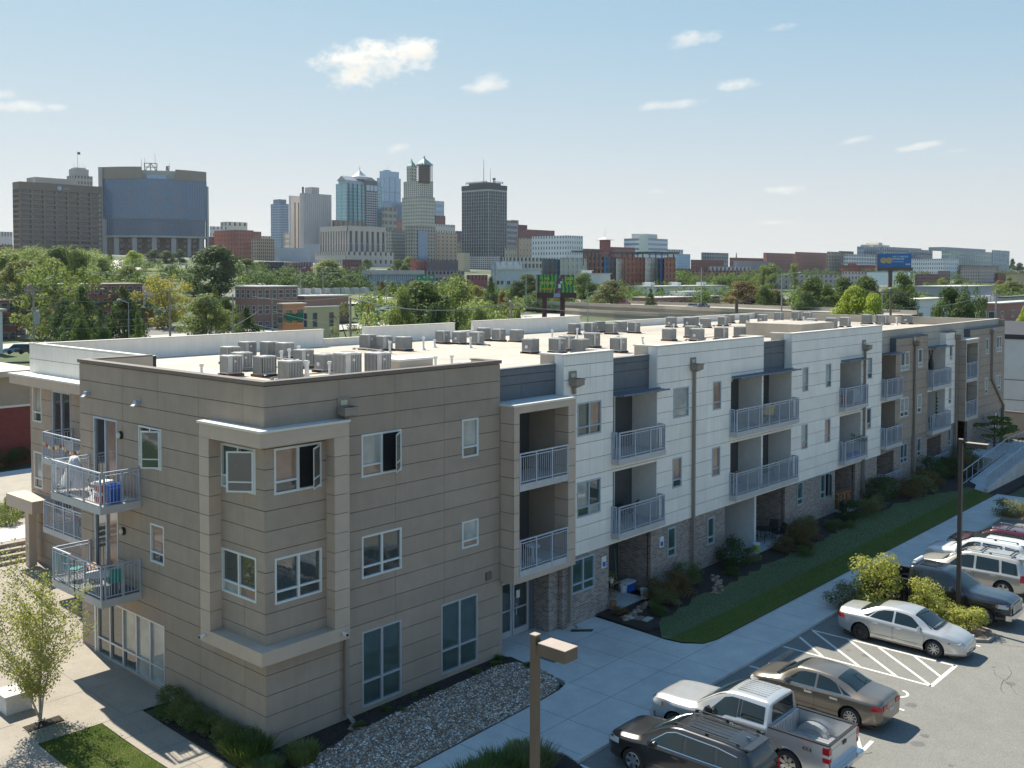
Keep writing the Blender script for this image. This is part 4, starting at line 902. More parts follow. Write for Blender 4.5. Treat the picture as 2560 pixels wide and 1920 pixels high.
# ramp at the far end
def ramp():
    t=empty('access_ramp','concrete access ramp with steel handrails at the far end of the building','ramp',None,(52,-3.5,0))
    q=MB();X=lambda x:x-52;Y=lambda y:y+3.5
    def wedge(x0,x1,y0,y1,z0,z1):q.add([(X(x0),Y(y0),-.1),(X(x1),Y(y0),-.1),(X(x1),Y(y1),-.1),(X(x0),Y(y1),-.1),(X(x0),Y(y0),z0),(X(x1),Y(y0),z1),(X(x1),Y(y1),z1),(X(x0),Y(y1),z0)],[(0,3,2,1),(4,5,6,7),(0,1,5,4),(1,2,6,5),(2,3,7,6),(3,0,4,7)])
    wedge(51.9,62,-4.2,-2.7,.03,1.1);wedge(62,68,-4.2,-.3,1.1,1.1);wedge(59,62,-2.6,-.3,1.1,1.1);q.build('ramp_slab',WALK,t)
    q=MB();wedge(51.9,62,-4.45,-4.22,.25,1.3);wedge(62,68,-4.45,-4.22,1.3,1.3);q.build('side_wall',WALK,t)
    for (y,nm) in ((-4.33,22),(-2.75,14)):
        q=MB();z=lambda x:.05+1.05*min(1,max(0,(x-52)/10))
        q.tube((X(52),Y(y),z(52)+1.05),(X(62),Y(y),z(62)+1.05),.03,6);q.tube((X(62),Y(y),z(62)+1.05),(X(68),Y(y),z(62)+1.05),.03,6)
        q.tube((X(52),Y(y),z(52)+.2),(X(62),Y(y),z(62)+.2),.02,6)
        for i in range(nm+1):x=52+16*i/nm;q.tube((X(x),Y(y),z(x)),(X(x),Y(y),z(x)+1.03),.022,5)
        if y<-4:
            for i in range(90):x=52+16*i/90;q.box(X(x)-.008,Y(y)-.008,z(x)+.2,X(x)+.008,Y(y)+.008,z(x)+1.03)
        q.build('handrail',ALU,t)
ramp()

# ------------------------------------------------------------------ on the roof
CG=mat('condenser_grey',(.50,.50,.48),.5,metal=.2,var=.08,scale=3,objvar=.12);CD=mat('condenser_fins',(.13,.13,.13),.6);RUST=mat('rubber_curb',(.16,.07,.04),.85)
def ac_proto():
    t=empty('air_conditioner','proto','air conditioner','condensers on the flat roof')
    s=.33;h=.72
    q=MB();q.box(-s-.06,-s-.06,0,s+.06,-s+.06,.10);q.build('timber_rail',RUST,t);q=MB();q.box(-s-.06,s-.06,0,s+.06,s+.06,.10);q.build('timber_rail',RUST,t)
    q=MB();q.box(-s+.02,-s+.02,.10,s-.02,s-.02,.10+h-.03);q.build('coil',CD,t)
    q=MB()
    q.box(-s,-s,.10,s,s,.15);q.box(-s,-s,.10+h-.06,s,s,.10+h-.03)
    for i in range(10):
        a=-s +(2*s-.022)*i/9
        for (x,y) in ((a,-s),(a,s-.02)):q.box(x,y,.15,x+.022,y+.02,.10+h-.06)
        for (x,y) in ((-s,a),(s-.02,a)):q.box(x,y+.0002,.15,x+.02,y+.0218,.10+h-.06)
    q.box(-s+.001,-s-.004,.15,-s+.2,-s+.01,.10+h-.06)
    q.lathe((0,0,.10+h-.03),[(s*1.02,0),(s*1.02,.03),(s*.8,.045),(s*.8,.01)],20)
    q.box(-s-.01,-s-.01,.10+h-.03,s+.01,s+.01,.10+h-.012)
    q.build('casing',CG,t)
    q=MB();q.lathe((0,0,.10+h-.008),[(0,.012),(s*.3,.012),(s*.3,.0)],12)
    for i in range(9):r=s*(.3+.055*i);q.lathe((0,0,.10+h-.006),[(r,0),(r,.010),(r+.006,.010),(r+.006,0)],18)
    q.build('fan_guard',CG,t)
    q=MB();q.box(s+.004,-.06,.3,s+.05,.1,.46);q.box(-.05,-s-.012,.55,.05,-s-.004,.63);q.build('badge',WHTP,t)
    return t
AC=[  # (x, y, scale, where)
 (7.92,13.29,1,0),(9.32,16.39,1,0),(11.98,19.0,1,0),(12.66,18.1,1,0),(12.89,17.1,1,0),(6.3,11.6,1,0),(7.05,10.3,1.05,0),(6.6,7.9,1.05,0),(10.41,12.21,1,0),(9.89,10.01,1,0),(9.2,7.6,1.25,0),(10.65,7.4,1.2,0),
 (19.46,18.55,1,1),(19.84,17.6,1,1),(20.28,16.5,1,1),
 (25.69,19.0,.95,2),(26.12,18.0,.95,2),(26.49,16.9,.95,2),(29.4,19.1,.95,2),(29.6,18.0,.95,2),(29.94,16.8,.95,2),
 (23.61,10.17,1,3),(24.79,9.3,1,3),(26.6,10.1,1,3),(25.4,8.2,1,3),(29.22,10.34,1,3),(27.3,7.1,1,3),
 (38.56,19.06,.95,4),(39.7,18.5,.95,4),(42.02,19.5,.95,4),(40.4,17.2,.95,4),(43.2,18.4,.95,4),(42.58,16.8,.95,4),
 (37.3,10.4,1,5),(38.2,8.9,1,5),(40.9,11.0,1,5),(40.3,8.4,1,5),(43.2,8.7,.9,5),
 (51.11,19.2,.95,6),(51.95,18.1,.95,6),(53.9,18.9,.95,6),(52.45,16.9,.95,6),(55.48,17.1,.95,6),(60.2,19.2,.95,6),(60.6,18.0,.95,6),(61.9,17.0,.95,6),(67.0,18.1,.95,6),(69.0,17.4,.95,6),(68.4,16.0,.95,6),
 (53.96,8.98,1,7),(56.4,9.9,1,7),(57.5,8.8,1.05,7),(60.61,9.07,1,7),
 (67.2,10.05,1,8),(67.0,8.6,1.05,8),(69.0,9.6,.9,8),(69.2,7.4,1,8)]
WH=['in the big cluster over the brown corner block','in the row of three behind the first low rear wall','in the group by the second rear wall','in the group above the first white bay','in the rear row behind the second white bay',
      'in the group just behind the second white parapet','in the long rear row near the far end','in the group behind the third white parapet','in the last group over the far brown wing']
p0=ac_proto();cnt={}
for i,(x,y,s,w) in enumerate(AC):
    k=cnt.get(w,0);cnt[w]=k+1
    lb='grey box condenser, %s %s' % (ORD[k],WH[w])
    o=p0 if i==0 else copy_tree(p0)
    o.location=(x,y,ZR+.002);o.rotation_euler=(0,0,random.choice((0,0,1.5708,3.1416))+random.uniform(-.05,.05));o.scale=(s,s,s*random.uniform(.95,1.05));o['label']=lb
def vent(x,y,h,k,r=.055):
    q=MB();q.lathe((0,0,0),[(r*2.8,0),(r*1.2,.12),(r,.14),(r,h),(0,h)],10);q.lathe((0,0,h-.12),[(r,0),(r*1.6,.01),(r*1.6,.12),(0,.125)],10)
    o=q.build('vent_pipe',WHTP,label=k,cat='vent pipe',group='white vent pipes on the roof');o.location=(x,y,ZR);return o
VP=[(5.6,12.7),(6.9,12.4),(7.5,8.7),(7.8,8.4),(7.5,8.1),(8.6,8.0),(11.2,15.0),(11.5,14.8),(11.9,14.6),(18.4,15.5),(21.3,16.0),(23.1,17.0),(24.2,15.2),(31.0,14.8),(29.9,9.0),(33.2,9.6),(34.0,15.2),(34.4,14.9),(44.6,12.5),(46.5,16.0),(47.3,9.1),(50.2,12.0),(58.5,12.6),(61.8,11.2),(63.5,14.0),(66.4,7.2),(13.6,7.0),(14.4,6.8)]
for i,(x,y) in enumerate(VP):
    vent(x,y,random.uniform(.45,.8),'white plastic vent pipe on the roof, %s counted from the brown corner' % ORD[i])
t=empty('roof_hatch','low pale rectangular hatch on the roof behind the corner parapet','roof hatch',None,(13.3,8.6,ZR))
q=MB();q.box(-1.0,-.7,0,1.0,.7,.42);q.build('curb',TPO,t);q=MB();q.box(-1.06,-.76,.42,1.06,.76,.5);q.build('lid',WHTP,t)
q=MB();q.box(44.5,5.0,ZR,49.5,9.0,ZR+.95);q.build('lift_overrun',TPO,label='pale box-like lift housing behind the third white parapet',cat='roof housing')
q=MB();q.box(53.6,7.4,ZR,54.3,8.0,ZR+.5);q.build('exhaust_box',CG,label='small grey exhaust box beside the pale roof housing',cat='roof vent')
# ------------------------------------------------------------------ haze: one closed box of even, thin air
def haze():
    q=MB();q.box(-45000,-45000,-1.6,45000,45000,190);m=bpy.data.materials.new('haze');m.use_nodes=True;nt=m.node_tree;nt.nodes.clear()
    v=nt.nodes.new('ShaderNodeVolumePrincipled');v.inputs['Color'].default_value=(.86,.92,1,1);v.inputs['Density'].default_value=HAZE;v.inputs['Anisotropy'].default_value=.25
    o=nt.nodes.new('ShaderNodeOutputMaterial');nt.links.new(v.outputs[0],o.inputs['Volume'])
    q.build('haze',m,kind='stuff',label='thin pale haze over the town',cat='haze')
HAZE=.00006
haze()
# ------------------------------------------------------------------ cars
TYRE=mat('tyre_rubber',(.022,.022,.023),.85,var=.2,scale=20);RIM=mat('alloy_rim',(.55,.55,.56),.28,metal=.85,var=.05);STEELW=mat('black_steel_wheel',(.04,.04,.042),.5)
CGL=glassmat('car_glass',(.012,.02,.02),.02,1.65);TRIM=mat('black_trim',(.02,.02,.021),.5);CHR=mat('chrome',(.65,.65,.66),.12,metal=1,var=.02)
HLM=glassmat('headlight_lens',(.55,.55,.52),.08,1.5);TLM=glassmat('taillight_lens',(.42,.015,.02),.1,1.6);AMB=glassmat('amber_lens',(.6,.2,.02),.1,1.5)
PLATE=mat('number_plate',(.5,.52,.55),.4,var=.15,scale=20);SEATC=mat('car_interior',(.06,.055,.05),.8)
def paint(name,c,metal=.55,rough=.32):
    return mat(name,c,rough,metal=metal,var=.03,scale=4,coat=.9,dirt=.12)
class Car:
    def __init__(s,root,top,belt,hw,rhw,sill,L,axles,wr,paintm,greenk=.86,squash=.0):
        s.t=root;s.top,s.belt,s.hw,s.rhw,s.sill,s.L,s.ax,s.wr,s.pm=top,belt,hw,rhw,sill,L,axles,wr,paintm;s.gk=greenk;s.cab=None
    def section(s,x):
        zt=spl(s.top,x);zb=min(spl(s.belt,x),zt-.015);w=spl(s.hw,x);zs=spl(s.sill,x);rw=lin(s.rhw,x)
        g=zt-zb;k=sm(.03,.34,g)
        re=w*.80*(1-k)+rw*k;ze=zb+g*(.62*(1-k)+s.gk*k)
        hm=zb-zs
        P=[(w*.80,zs-.01),(w*.93,zs),(w*.975,zs+hm*.14),(w*.995,zs+hm*.35),(w*1.0,zs+hm*.55),(w*.992,zs+hm*.72),(w*.985,zs+hm*.80),(w*.978,zs+hm*.90),(w*.955,zs+hm*.97),(w*.93,zb)]
        for t in (.33,.66,1.0):P.append((w*.93+(re-w*.93)*t,zb+(ze-zb)*t))
        P+=[(re-.045,ze+(zt-ze)*.45),(re-.12,ze+(zt-ze)*.75),(re*.62,zt-.012),(re*.3,zt-.002),(0,zt)]
        return P
    def ysurf(s,x,z):
        P=s.section(x)
        for a,b in zip(P[1:-1],P[2:]):
            if a[1]<=z<=b[1] and b[1]>a[1]:return a[0]+(b[0]-a[0])*(z-a[1])/(b[1]-a[1])
        return P[1][0]
    def zsurf(s,x,y):
        P=s.section(x);y=abs(y)
        for a,b in zip(P[9:-1],P[10:]):
            if b[0]<=y<=a[0] and a[0]>b[0]:return b[1]+(a[1]-b[1])*(y-b[0])/(a[0]-b[0])
        return P[-1][1]
    def body(s,x0=None,x1=None,name='body',flat_back=False):
        x0=0 if x0 is None else x0;x1=s.L if x1 is None else x1
        n=int((x1-x0)/.055);xs=[x0+(x1-x0)*i/n for i in range(n+1)]
        for xa in s.ax:
            for e in (-1,1):
                r=s.wr+.06
        v=[];f=[]
        secs=[s.section(x) for x in xs];m=len(secs[0]);ring=2*m-1
        # resample lower side finer for round arches
        def ref(P):
            Q=[P[0]]
            for i in range(1,len(P)):
                k=3 if 2<=i<=8 else 1
                for j in range(1,k+1):Q.append((P[i-1][0]+(P[i][0]-P[i-1][0])*j/k,P[i-1][1]+(P[i][1]-P[i-1][1])*j/k))
            return Q
        secs=[ref(P) for P in secs];m=len(secs[0]);ring=2*m-1
        for x,P in zip(xs,secs):
            for (y,z) in P:v.append([x,y,z])
            for (y,z) in P[:-1][::-1]:v.append([x,-y,z])
        dead=set();R_=s.wr+.065
        for idx,p in enumerate(v):
            for xa in s.ax:
                d=math.hypot(p[0]-xa,p[2]-s.wr)
                if d<R_ and abs(p[1])>.3:dead.add(idx)
        for i in range(n):
            for j in range(ring-1):
                q=(i*ring+j,(i+1)*ring+j,(i+1)*ring+j+1,i*ring+j+1)
                k=sum(a in dead for a in q)
                if k==4:continue
                f.append(q)
        for a in dead:
            p=v[a]
            for xa in s.ax:
                dx,dz=p[0]-xa,p[2]-s.wr;d=math.hypot(dx,dz)
                if d<R_ and d>.05:
                    # slide outwards on to the arch
                    nx,nz=xa+dx/d*R_,s.wr+dz/d*R_
                    if nz>0:p[0],p[2]=nx,nz
        f.append(tuple(range(ring))[::-1] if True else None);f.append(tuple((n*ring+j) for j in range(ring)))
        me=bpy.data.meshes.new(name);me.from_pydata([tuple(p) for p in v],[],f);me.materials.append(s.pm)
        sm_=[True]*(len(f)-2)+[False,False];me.polygons.foreach_set('use_smooth',sm_);me.update()
        import bmesh
        bm=bmesh.new();bm.from_mesh(me);bmesh.ops.recalc_face_normals(bm,faces=bm.faces);bm.to_mesh(me);bm.free()
        o=bpy.data.objects.new(name,me);COL.objects.link(o);o.parent=s.t
        # wheel housings and underside
        q=MB()
        for xa in s.ax:
            for sg in (-1,1):
                w=spl(s.hw,xa)
                for i in range(12):
                    a0,a1=math.pi*i/12,math.pi*(i+1)/12
                    P0=(xa+R_*math.cos(a0),s.wr+R_*math.sin(a0));P1=(xa+R_*math.cos(a1),s.wr+R_*math.sin(a1))
                    q.add([(P0[0],sg*(w*.965),P0[1]),(P1[0],sg*(w*.965),P1[1]),(P1[0],sg*(w-.42),P1[1]),(P0[0],sg*(w-.42),P0[1])],[(0,1,2,3)])
                q.box(xa-R_,sg*(w-.42),.15,xa+R_,sg*(w-.40),s.wr+R_ if xa>x0 else .69)
        zs=s.sill[len(s.sill)//2][1];q.box(x0+.25,-s.hw[len(s.hw)//2][1]*.8,zs-.05,x1-.25,s.hw[len(s.hw)//2][1]*.8,zs)
        q.build('wheel_housing',TRIM,s.t)
        return o
    def strip(s,pts,w=.012,m=None,name='seam',off=.004,both=True,parent=None):
        """thin strip following the side surface along (x, z) points"""
        q=MB()
        for sg in ((-1,1) if both else (1,)):
            for (xa,za),(xb,zb) in zip(pts,pts[1:]):
                k=max(1,int(math.hypot(xb-xa,zb-za)/.12));
                for i in range(k):
                    t0,t1=i/k,(i+1)/k;a=(xa+(xb-xa)*t0,za+(zb-za)*t0);b=(xa+(xb-xa)*t1,za+(zb-za)*t1)
                    d=Vector((b[0]-a[0],b[1]-a[1])).normalized();nn=Vector((-d.y,d.x))*w/2
                    q.add([(px,sg*(s.ysurf(px,pz)+off),pz) for px,pz in ((a[0]-nn.x,a[1]-nn.y),(b[0]-nn.x,b[1]-nn.y),(b[0]+nn.x,b[1]+nn.y),(a[0]+nn.x,a[1]+nn.y))],[(0,1,2,3)])
        return q.build(name,m or TRIM,parent or s.t)
    def side_patch(s,poly,m,name,off=.006,thick=0,border=None):
        """poly in (x,z): bottom edge from rear to front then top edge from front to rear given as two polylines"""
        bot,top=poly;res=[]
        for sg in (-1,1):
            q=MB();n=14;kz=5;x0b,x1b=bot[0][0],bot[-1][0];x0t,x1t=top[0][0],top[-1][0];g=[]
            for i in range(n+1):
                t=i/n;xb=x0b+(x1b-x0b)*t;xt=x0t+(x1t-x0t)*t;zb=lin(bot,xb);zt=lin(top,xt)
                for j in range(kz+1):
                    u=j/kz;x=xb+(xt-xb)*u;z=zb+(zt-zb)*u
                    q.v.append((x,sg*(s.ysurf(x,z)+off),z))
            for i in range(n):
                for j in range(kz):a=i*(kz+1)+j;fc=(a,a+kz+1,a+kz+2,a+1);q.f.append(fc if sg<0 else fc[::-1]);q.m.append(0)
            o=q.build(name,m,s.t,smooth=True);res.append(o)
        return res
    def top_patch(s,x0,x1,m,name,f0=.93,f1=.93,off=.010,inset=.0):
        q=MB();n=12;k=10
        for i in range(n+1):
            x=x0+(x1-x0)*i/n;P=s.section(x);re=P[12][0]*(f0+(f1-f0)*i/n)
            for j in range(k+1):
                y=-re+2*re*j/k;q.v.append((x,y,s.zsurf(x,y)+off))
        for i in range(n):
            for j in range(k):a=i*(k+1)+j;q.f.append((a,a+k+1,a+k+2,a+1));q.m.append(0)
        import bmesh
        o=q.build(name,m,s.t,smooth=True)
        return o
    def wheels(s,spokes=10,rim=None,steel=(),five=False,hub=True):
        rim=rim or RIM
        for xi,xa in enumerate(s.ax):
            for sg in (-1,1):
                w=spl(s.hw,xa);yc=sg*(w-.02);R1=s.wr;r1=R1*.66;tw=.22
                q=MB();q.lathe((xa,yc,R1),[(r1,0),(R1*.9,.004*sg),(R1-.012,-.02*sg),(R1,-.05*sg),(R1,-(tw-.05)*sg),(R1*.94,-tw*sg),(r1,-tw*sg),(r1,0)],28,'y');ty=q.build('wheel',TYRE,s.t,smooth=True)
                mm=STEELW if (xi,sg) in steel else rim
                q=MB();q.lathe((xa,yc-.02*sg,R1),[(r1,.012*sg),(r1*.93,.018*sg),(r1*.88,-.06*sg),(r1*.86,-.16*sg)],24,'y')
                ns=spokes
                for i in range(ns):
                    a=2*math.pi*i/ns+.3;ca,sa=math.cos(a),math.sin(a);wd=(r1*.16 if five else r1*.085)
                    p0=Vector((ca*r1*.14,sa*r1*.14));p1=Vector((ca*r1*.9,sa*r1*.9));nn=Vector((-sa,ca))*wd;n2=nn*(1.25 if five else .8)
                    ps=[p0-nn,p1-n2,p1+n2,p0+nn];y0=yc-.028*sg;y1=yc-.05*sg
                    vs=[(xa+p.x,y0,R1+p.y) for p in ps]+[(xa+p.x,y1,R1+p.y) for p in ps]
                    q.add(vs,[(0,1,2,3),(0,4,5,1),(3,2,6,7)])
                q.lathe((xa,yc-.02*sg,R1),[(0,.006*sg),(r1*.17,.004*sg),(r1*.2,-.02*sg)],12,'y')
                q.build('rim',mm,ty)
                q=MB();q.lathe((xa,yc-.10*sg,R1),[(0,0),(r1*.9,0)],18,'y');q.build('brake_disc',TRIM,ty)
    def handle(s,pts,m=None):
        for (x,z) in pts:
            for sg in (-1,1):
                y=s.ysurf(x,z);q=MB();q.box(x-.10,sg*(y-.005),z-.018,x+.10,sg*(y+.032),z+.018);q.box(x-.13,sg*(y-.01),z-.04,x+.13,sg*(y+.004),z+.03,0);q.build('door_handle',m or s.pm,s.t)
    def mirror(s,x,z,m=None,big=1.0):
        for sg in (-1,1):
            y=s.ysurf(x,z);q=MB();q.blob((x,sg*(y+.14*big),z+.03),.13*big,sx=.55,sz=.85,jit=.02);q.box(x-.03,sg*(y-.03),z-.04,x+.04,sg*(y+.10),z+.01);q.build('mirror',m or s.pm,s.t)
    def lamp_box(s,x0,x1,z0,z1,m,name,yin=.0,off=.012,end=None):
        """wrap-round lamp: side patch plus a face patch on the end"""
        for sg in (-1,1):
            q=MB();n=5;g=[]
            for i in range(n+1):
                x=x0+(x1-x0)*i/n
                for z in (z0,(z0+z1)/2,z1):q.v.append((x,sg*(s.ysurf(x,z)+off),z))
            for i in range(n):
                for j in range(2):a=i*3+j;q.f.append((a,a+3,a+4,a+1));q.m.append(0)
            if end is not None and yin:
                ye=s.ysurf(end,(z0+z1)/2);ex=end+(off if end>s.L/2 else -off)
                q.add([(ex,sg*(ye+off),z0),(ex,sg*(ye-yin),z0+.02),(ex,sg*(ye-yin),z1-.01),(ex,sg*(ye+off),z1)],[(0,1,2,3)])
            q.build(name,m,s.t)
    def endplate(s,x,y0,y1,z0,z1,m,name,d=.012):
        q=MB();q.box(x-d,y0,z0,x+d,y1,z1);return q.build(name,m,s.t)

def place(root,cx,y_nose,nose_up):
    # car local +x = nose; length along world Y
    root.rotation_euler=(0,0,math.pi/2 if nose_up else -math.pi/2)
    L_=root['_len'];del root['_len']
    root.location=(cx,y_nose-L_ if nose_up else y_nose+L_,PZ)

def sedan(label,pm,cx,yn,up,L=4.65,W=.89,H=1.46,wr=.325,ax=(.98,3.70),style=0,**k):
    t=empty('parked_car',label,'car','cars in the car park');t['_len']=L;q=L/4.65
    tl=1.0 if style==0 else 1.04
    top=[(0,.86),(.03,.97*tl),(.12,1.035*tl),(.55*q,1.075*tl),(.82*q,1.13),(1.45*q,1.375),(1.75*q,1.435),(2.25*q,H),(2.75*q,1.435),(3.0*q,1.35),(3.45*q,1.06),(3.62*q,.985),(4.1*q,.90),(4.42*q,.80),(L-.06,.68),(L,.56)]
    belt=[(0,.84),(.12,.93),(.9*q,.955),(2.2*q,.93),(3.3*q,.90),(3.62*q,.88),(4.2*q,.78),(L-.06,.60),(L,.52)]
    hw=[(0,.66),(.06,.74),(.25,.82),(.7,W-.01),(2.0,W),(3.3,W),(4.0,W-.02),(4.35,.80),(L-.08,.66),(L,.55)]
    rhw=[(.8*q,.52),(1.2*q,.56),(1.8*q,.59),(2.9*q,.59),(3.5*q,.62)]
    sill=[(0,.34),(.2,.26),(.8,.20),(3.8,.19),(4.4,.2),(L,.24)]
    c=Car(t,top,belt,hw,rhw,sill,L,ax,wr,pm);c.body()
    # glass
    c.top_patch(2.88*q,3.50*q,CGL,'windshield',.97,1.02);c.top_patch(.86*q,1.52*q,CGL,'rear_window',1.0,.96)
    zb=lambda x:spl(belt,x)+.03
    c.side_patch(([(1.28*q,zb(1.28*q)),(2.12*q,zb(2.1*q))],[(1.52*q,1.21),(1.75*q,1.30),(2.12*q,1.345)]),CGL,'side_window')
    c.side_patch(([(2.2*q,zb(2.2*q)),(3.22*q,zb(3.2*q))],[(2.2*q,1.345),(2.6*q,1.32),(2.78*q,1.27)]),CGL,'side_window')
    c.side_patch(([(.98*q,zb(1.0)),(1.22*q,zb(1.2))],[(1.28*q,1.10),(1.46*q,1.19)]),CGL,'quarter_window')
    if style==0:c.strip([(.98*q,zb(1)-.012),(3.24*q,zb(3.2)-.012)],.014,CHR,'window_trim')
    c.strip([(2.16*q,.25),(2.16*q,.93)]);c.strip([(1.22*q,.95),(1.24*q,.72),(1.36*q,.45),(1.38*q,.26)]);c.strip([(3.28*q,.93),(3.3*q,.6),(3.22*q,.26)]);c.strip([(1.42*q,.25),(3.2*q,.25)],.02)
    c.strip([(1.36,.40),(3.2,.40)],.012)
    c.handle([(1.52*q,.80),(2.38*q,.79)],CHR if style==0 else None);c.mirror(3.12*q,.95)
    # lamps, grille, plates
    c.lamp_box(4.15*q,4.56*q,.60,.72,HLM,'headlight');c.lamp_box(4.1*q,4.18*q,.62,.68,AMB,'side_marker')
    c.lamp_box(.02,.32,.72,.88,TLM,'taillight',yin=.34,end=0)
    c.endplate(L,-.34,.34,.40,.53,TRIM if style==0 else CHR,'grille');c.endplate(L-.0,-.45,.45,.26,.32,TRIM,'air_intake')
    c.endplate(0,-.16,.16,.60,.70,PLATE,'number_plate');c.endplate(L+.012,-.15,.15,.32,.42,PLATE,'number_plate') if up is False else None
    q_=MB();q_.prism([(3.52*q,-.62),(3.60*q,-.60),(3.64*q,0),(3.60*q,.60),(3.52*q,.62),(3.56*q,0)],.955,1.04);q_.build('wiper_cowl',TRIM,t)
    c.wheels(**k);place(t,cx,yn,up);return t
def suv(label,pm,cx,yn,up,L=4.7,W=.92,H=1.68,wr=.36,ax=None,roof=True,bars=False,fl=False,trim=None,box=0,hood=1.08,**k):
    t=empty('parked_suv',label,'suv','cars in the car park');t['_len']=L;ax=ax or (.93,L-.98);q=L/4.7
    top=[(0,.95),(.02,1.1),(.10,1.30),(.22+.1*(1-box),1.55),(.45,H-.04),(1.0,H),(2.2*q,H),(2.5*q,H-.04),(2.75*q,H-.13),(3.4*q,1.23),(3.58*q,hood+.03),(3.75*q,hood),(4.3*q,hood-.06),(4.52*q,hood-.12),(L-.04,hood-.22),(L,hood-.32)]
    belt=[(0,.92),(.1,1.04),(1.0,1.08),(2.2,1.06),(3.4*q,1.02),(3.7*q,.98),(4.3*q,.92),(L-.08,.80),(L,.72)]
    hw=[(0,.76),(.08,.84),(.3,W-.02),(1.5,W),(3.3,W),(4.1*q,W-.02),(4.45*q,.85),(L-.05,.76),(L,.68)]
    rhw=[(.05,.62),(.5,.66),(3.0,.66),(3.5*q,.70)]
    sill=[(0,.40),(.3,.32),(.8,.26),(3.8,.26),(L-.2,.28),(L,.32)]
    c=Car(t,top,belt,hw,rhw,sill,L,ax,wr,pm,greenk=.88);c.body()
    c.top_patch(2.62*q,3.50*q,CGL,'windshield',.99,1.03)
    zb=lambda x:spl(belt,x)+.035;zt=H-.17
    c.side_patch(([(2.12*q,zb(2.1)),(3.18*q,zb(3.2))],[(2.12*q,zt),(2.4*q,zt-.01),(2.68*q,zt-.09)]),CGL,'side_window')
    c.side_patch(([(1.12,zb(1.2)),(2.02*q,zb(2.0))],[(1.18,zt-.02),(2.02*q,zt)]),CGL,'side_window')
    c.side_patch(([(.36,zb(.5)),(1.02,zb(1.0))],[(.46,zt-.08),(1.06,zt-.02)]),CGL,'quarter_window')
    # rear glass on the tailgate
    q_=MB();q_.add([(.0-.012+.02,-.66,1.10),(.008,.66,1.10),(.25,.58,H-.14),(.25,-.58,H-.14)],[(0,1,2,3)])
    x_=lambda z:[a for a in [i*.01 for i in range(60)] if spl(top,a)>=z][0]
    q_=MB();q_.add([(x_(1.14)-.03,-.66,1.14),(x_(1.14)-.03,.66,1.14),(x_(H-.12)-.02,.58,H-.12),(x_(H-.12)-.02,-.58,H-.12)],[(0,1,2,3)]);q_.build('rear_window',CGL,t)
    q_=MB();q_.prism([(.20,-.50),(.42,-.55),(.42,.55),(.20,.50)],H-.085,H-.04);q_.build('spoiler',pm,t)
    c.strip([(2.07*q,.33),(2.07*q,1.04)]);c.strip([(1.07,1.06),(1.08,.85),(1.32,.55),(1.34,.33)]);c.strip([(3.22*q,1.02),(3.24*q,.6),(3.18*q,.33)]);c.strip([(1.35,.32),(3.2*q,.32)],.03)
    if trim:
        c.strip([(.36,zb(.5)-.015),(3.2*q,zb(3.2)-.015)],.02,trim,'window_trim');c.strip([(3.2*q,zb(3.2)),(2.7*q,zt-.08),(2.4*q,zt+.012),(1.1,zt+.0),(.5,zt-.07),(.36,zb(.5))],.02,trim,'window_trim')
    if fl:
        for xa in ax:c.strip([(xa+(wr+.085)*math.cos(R(a)),wr+(wr+.085)*math.sin(R(a))) for a in range(0,181,15)],.07,pm,'arch_flare',off=.02)
    c.handle([(1.35,.92),(2.3*q,.91)]);c.mirror(3.1*q,1.06,big=1.15)
    c.lamp_box(4.2*q,4.6*q,.72,.88,HLM,'headlight');c.lamp_box(.015,.25,.82,1.12,TLM,'taillight',yin=.12,end=0)
    c.endplate(L,-.42,.42,.56,.74,CHR if trim else TRIM,'grille');c.endplate(0,-.17,.17,.80,.90,PLATE,'number_plate');c.endplate(-.01,-.74,.74,.42,.56,TRIM,'rear_bumper',.03)
    if roof:
        for sg in (-1,1):
            q_=MB();q_.tube((.55,sg*.56,H+.045),(2.5*q,sg*.56,H+.05),.017,6)
            for x in (.55,1.5*q,2.5*q):q_.box(x-.05,sg*.56-.015,H-.02,x+.05,sg*.56+.015,H+.04)
            q_.build('roof_rail',TRIM if not bars else CHR,t)
    if bars:
        for x in (.75,1.9*q):q_=MB();q_.box(x-.03,-.58,H+.05,x+.03,.58,H+.075);q_.build('roof_bar',TRIM,t)
    if fl:
        q_=MB()
        for i in range(5):y=-.36+.18*i;q_.box(.95,y-.012,H-.01,2.15,y+.012,H+.006)
        q_.build('roof_rib',pm,t)
        q_=MB();q_.box(.48,-.02,H-.02,.60,.02,H+.05);q_.build('antenna_fin',CHR,t)
    c.wheels(**k);place(t,cx,yn,up);return t
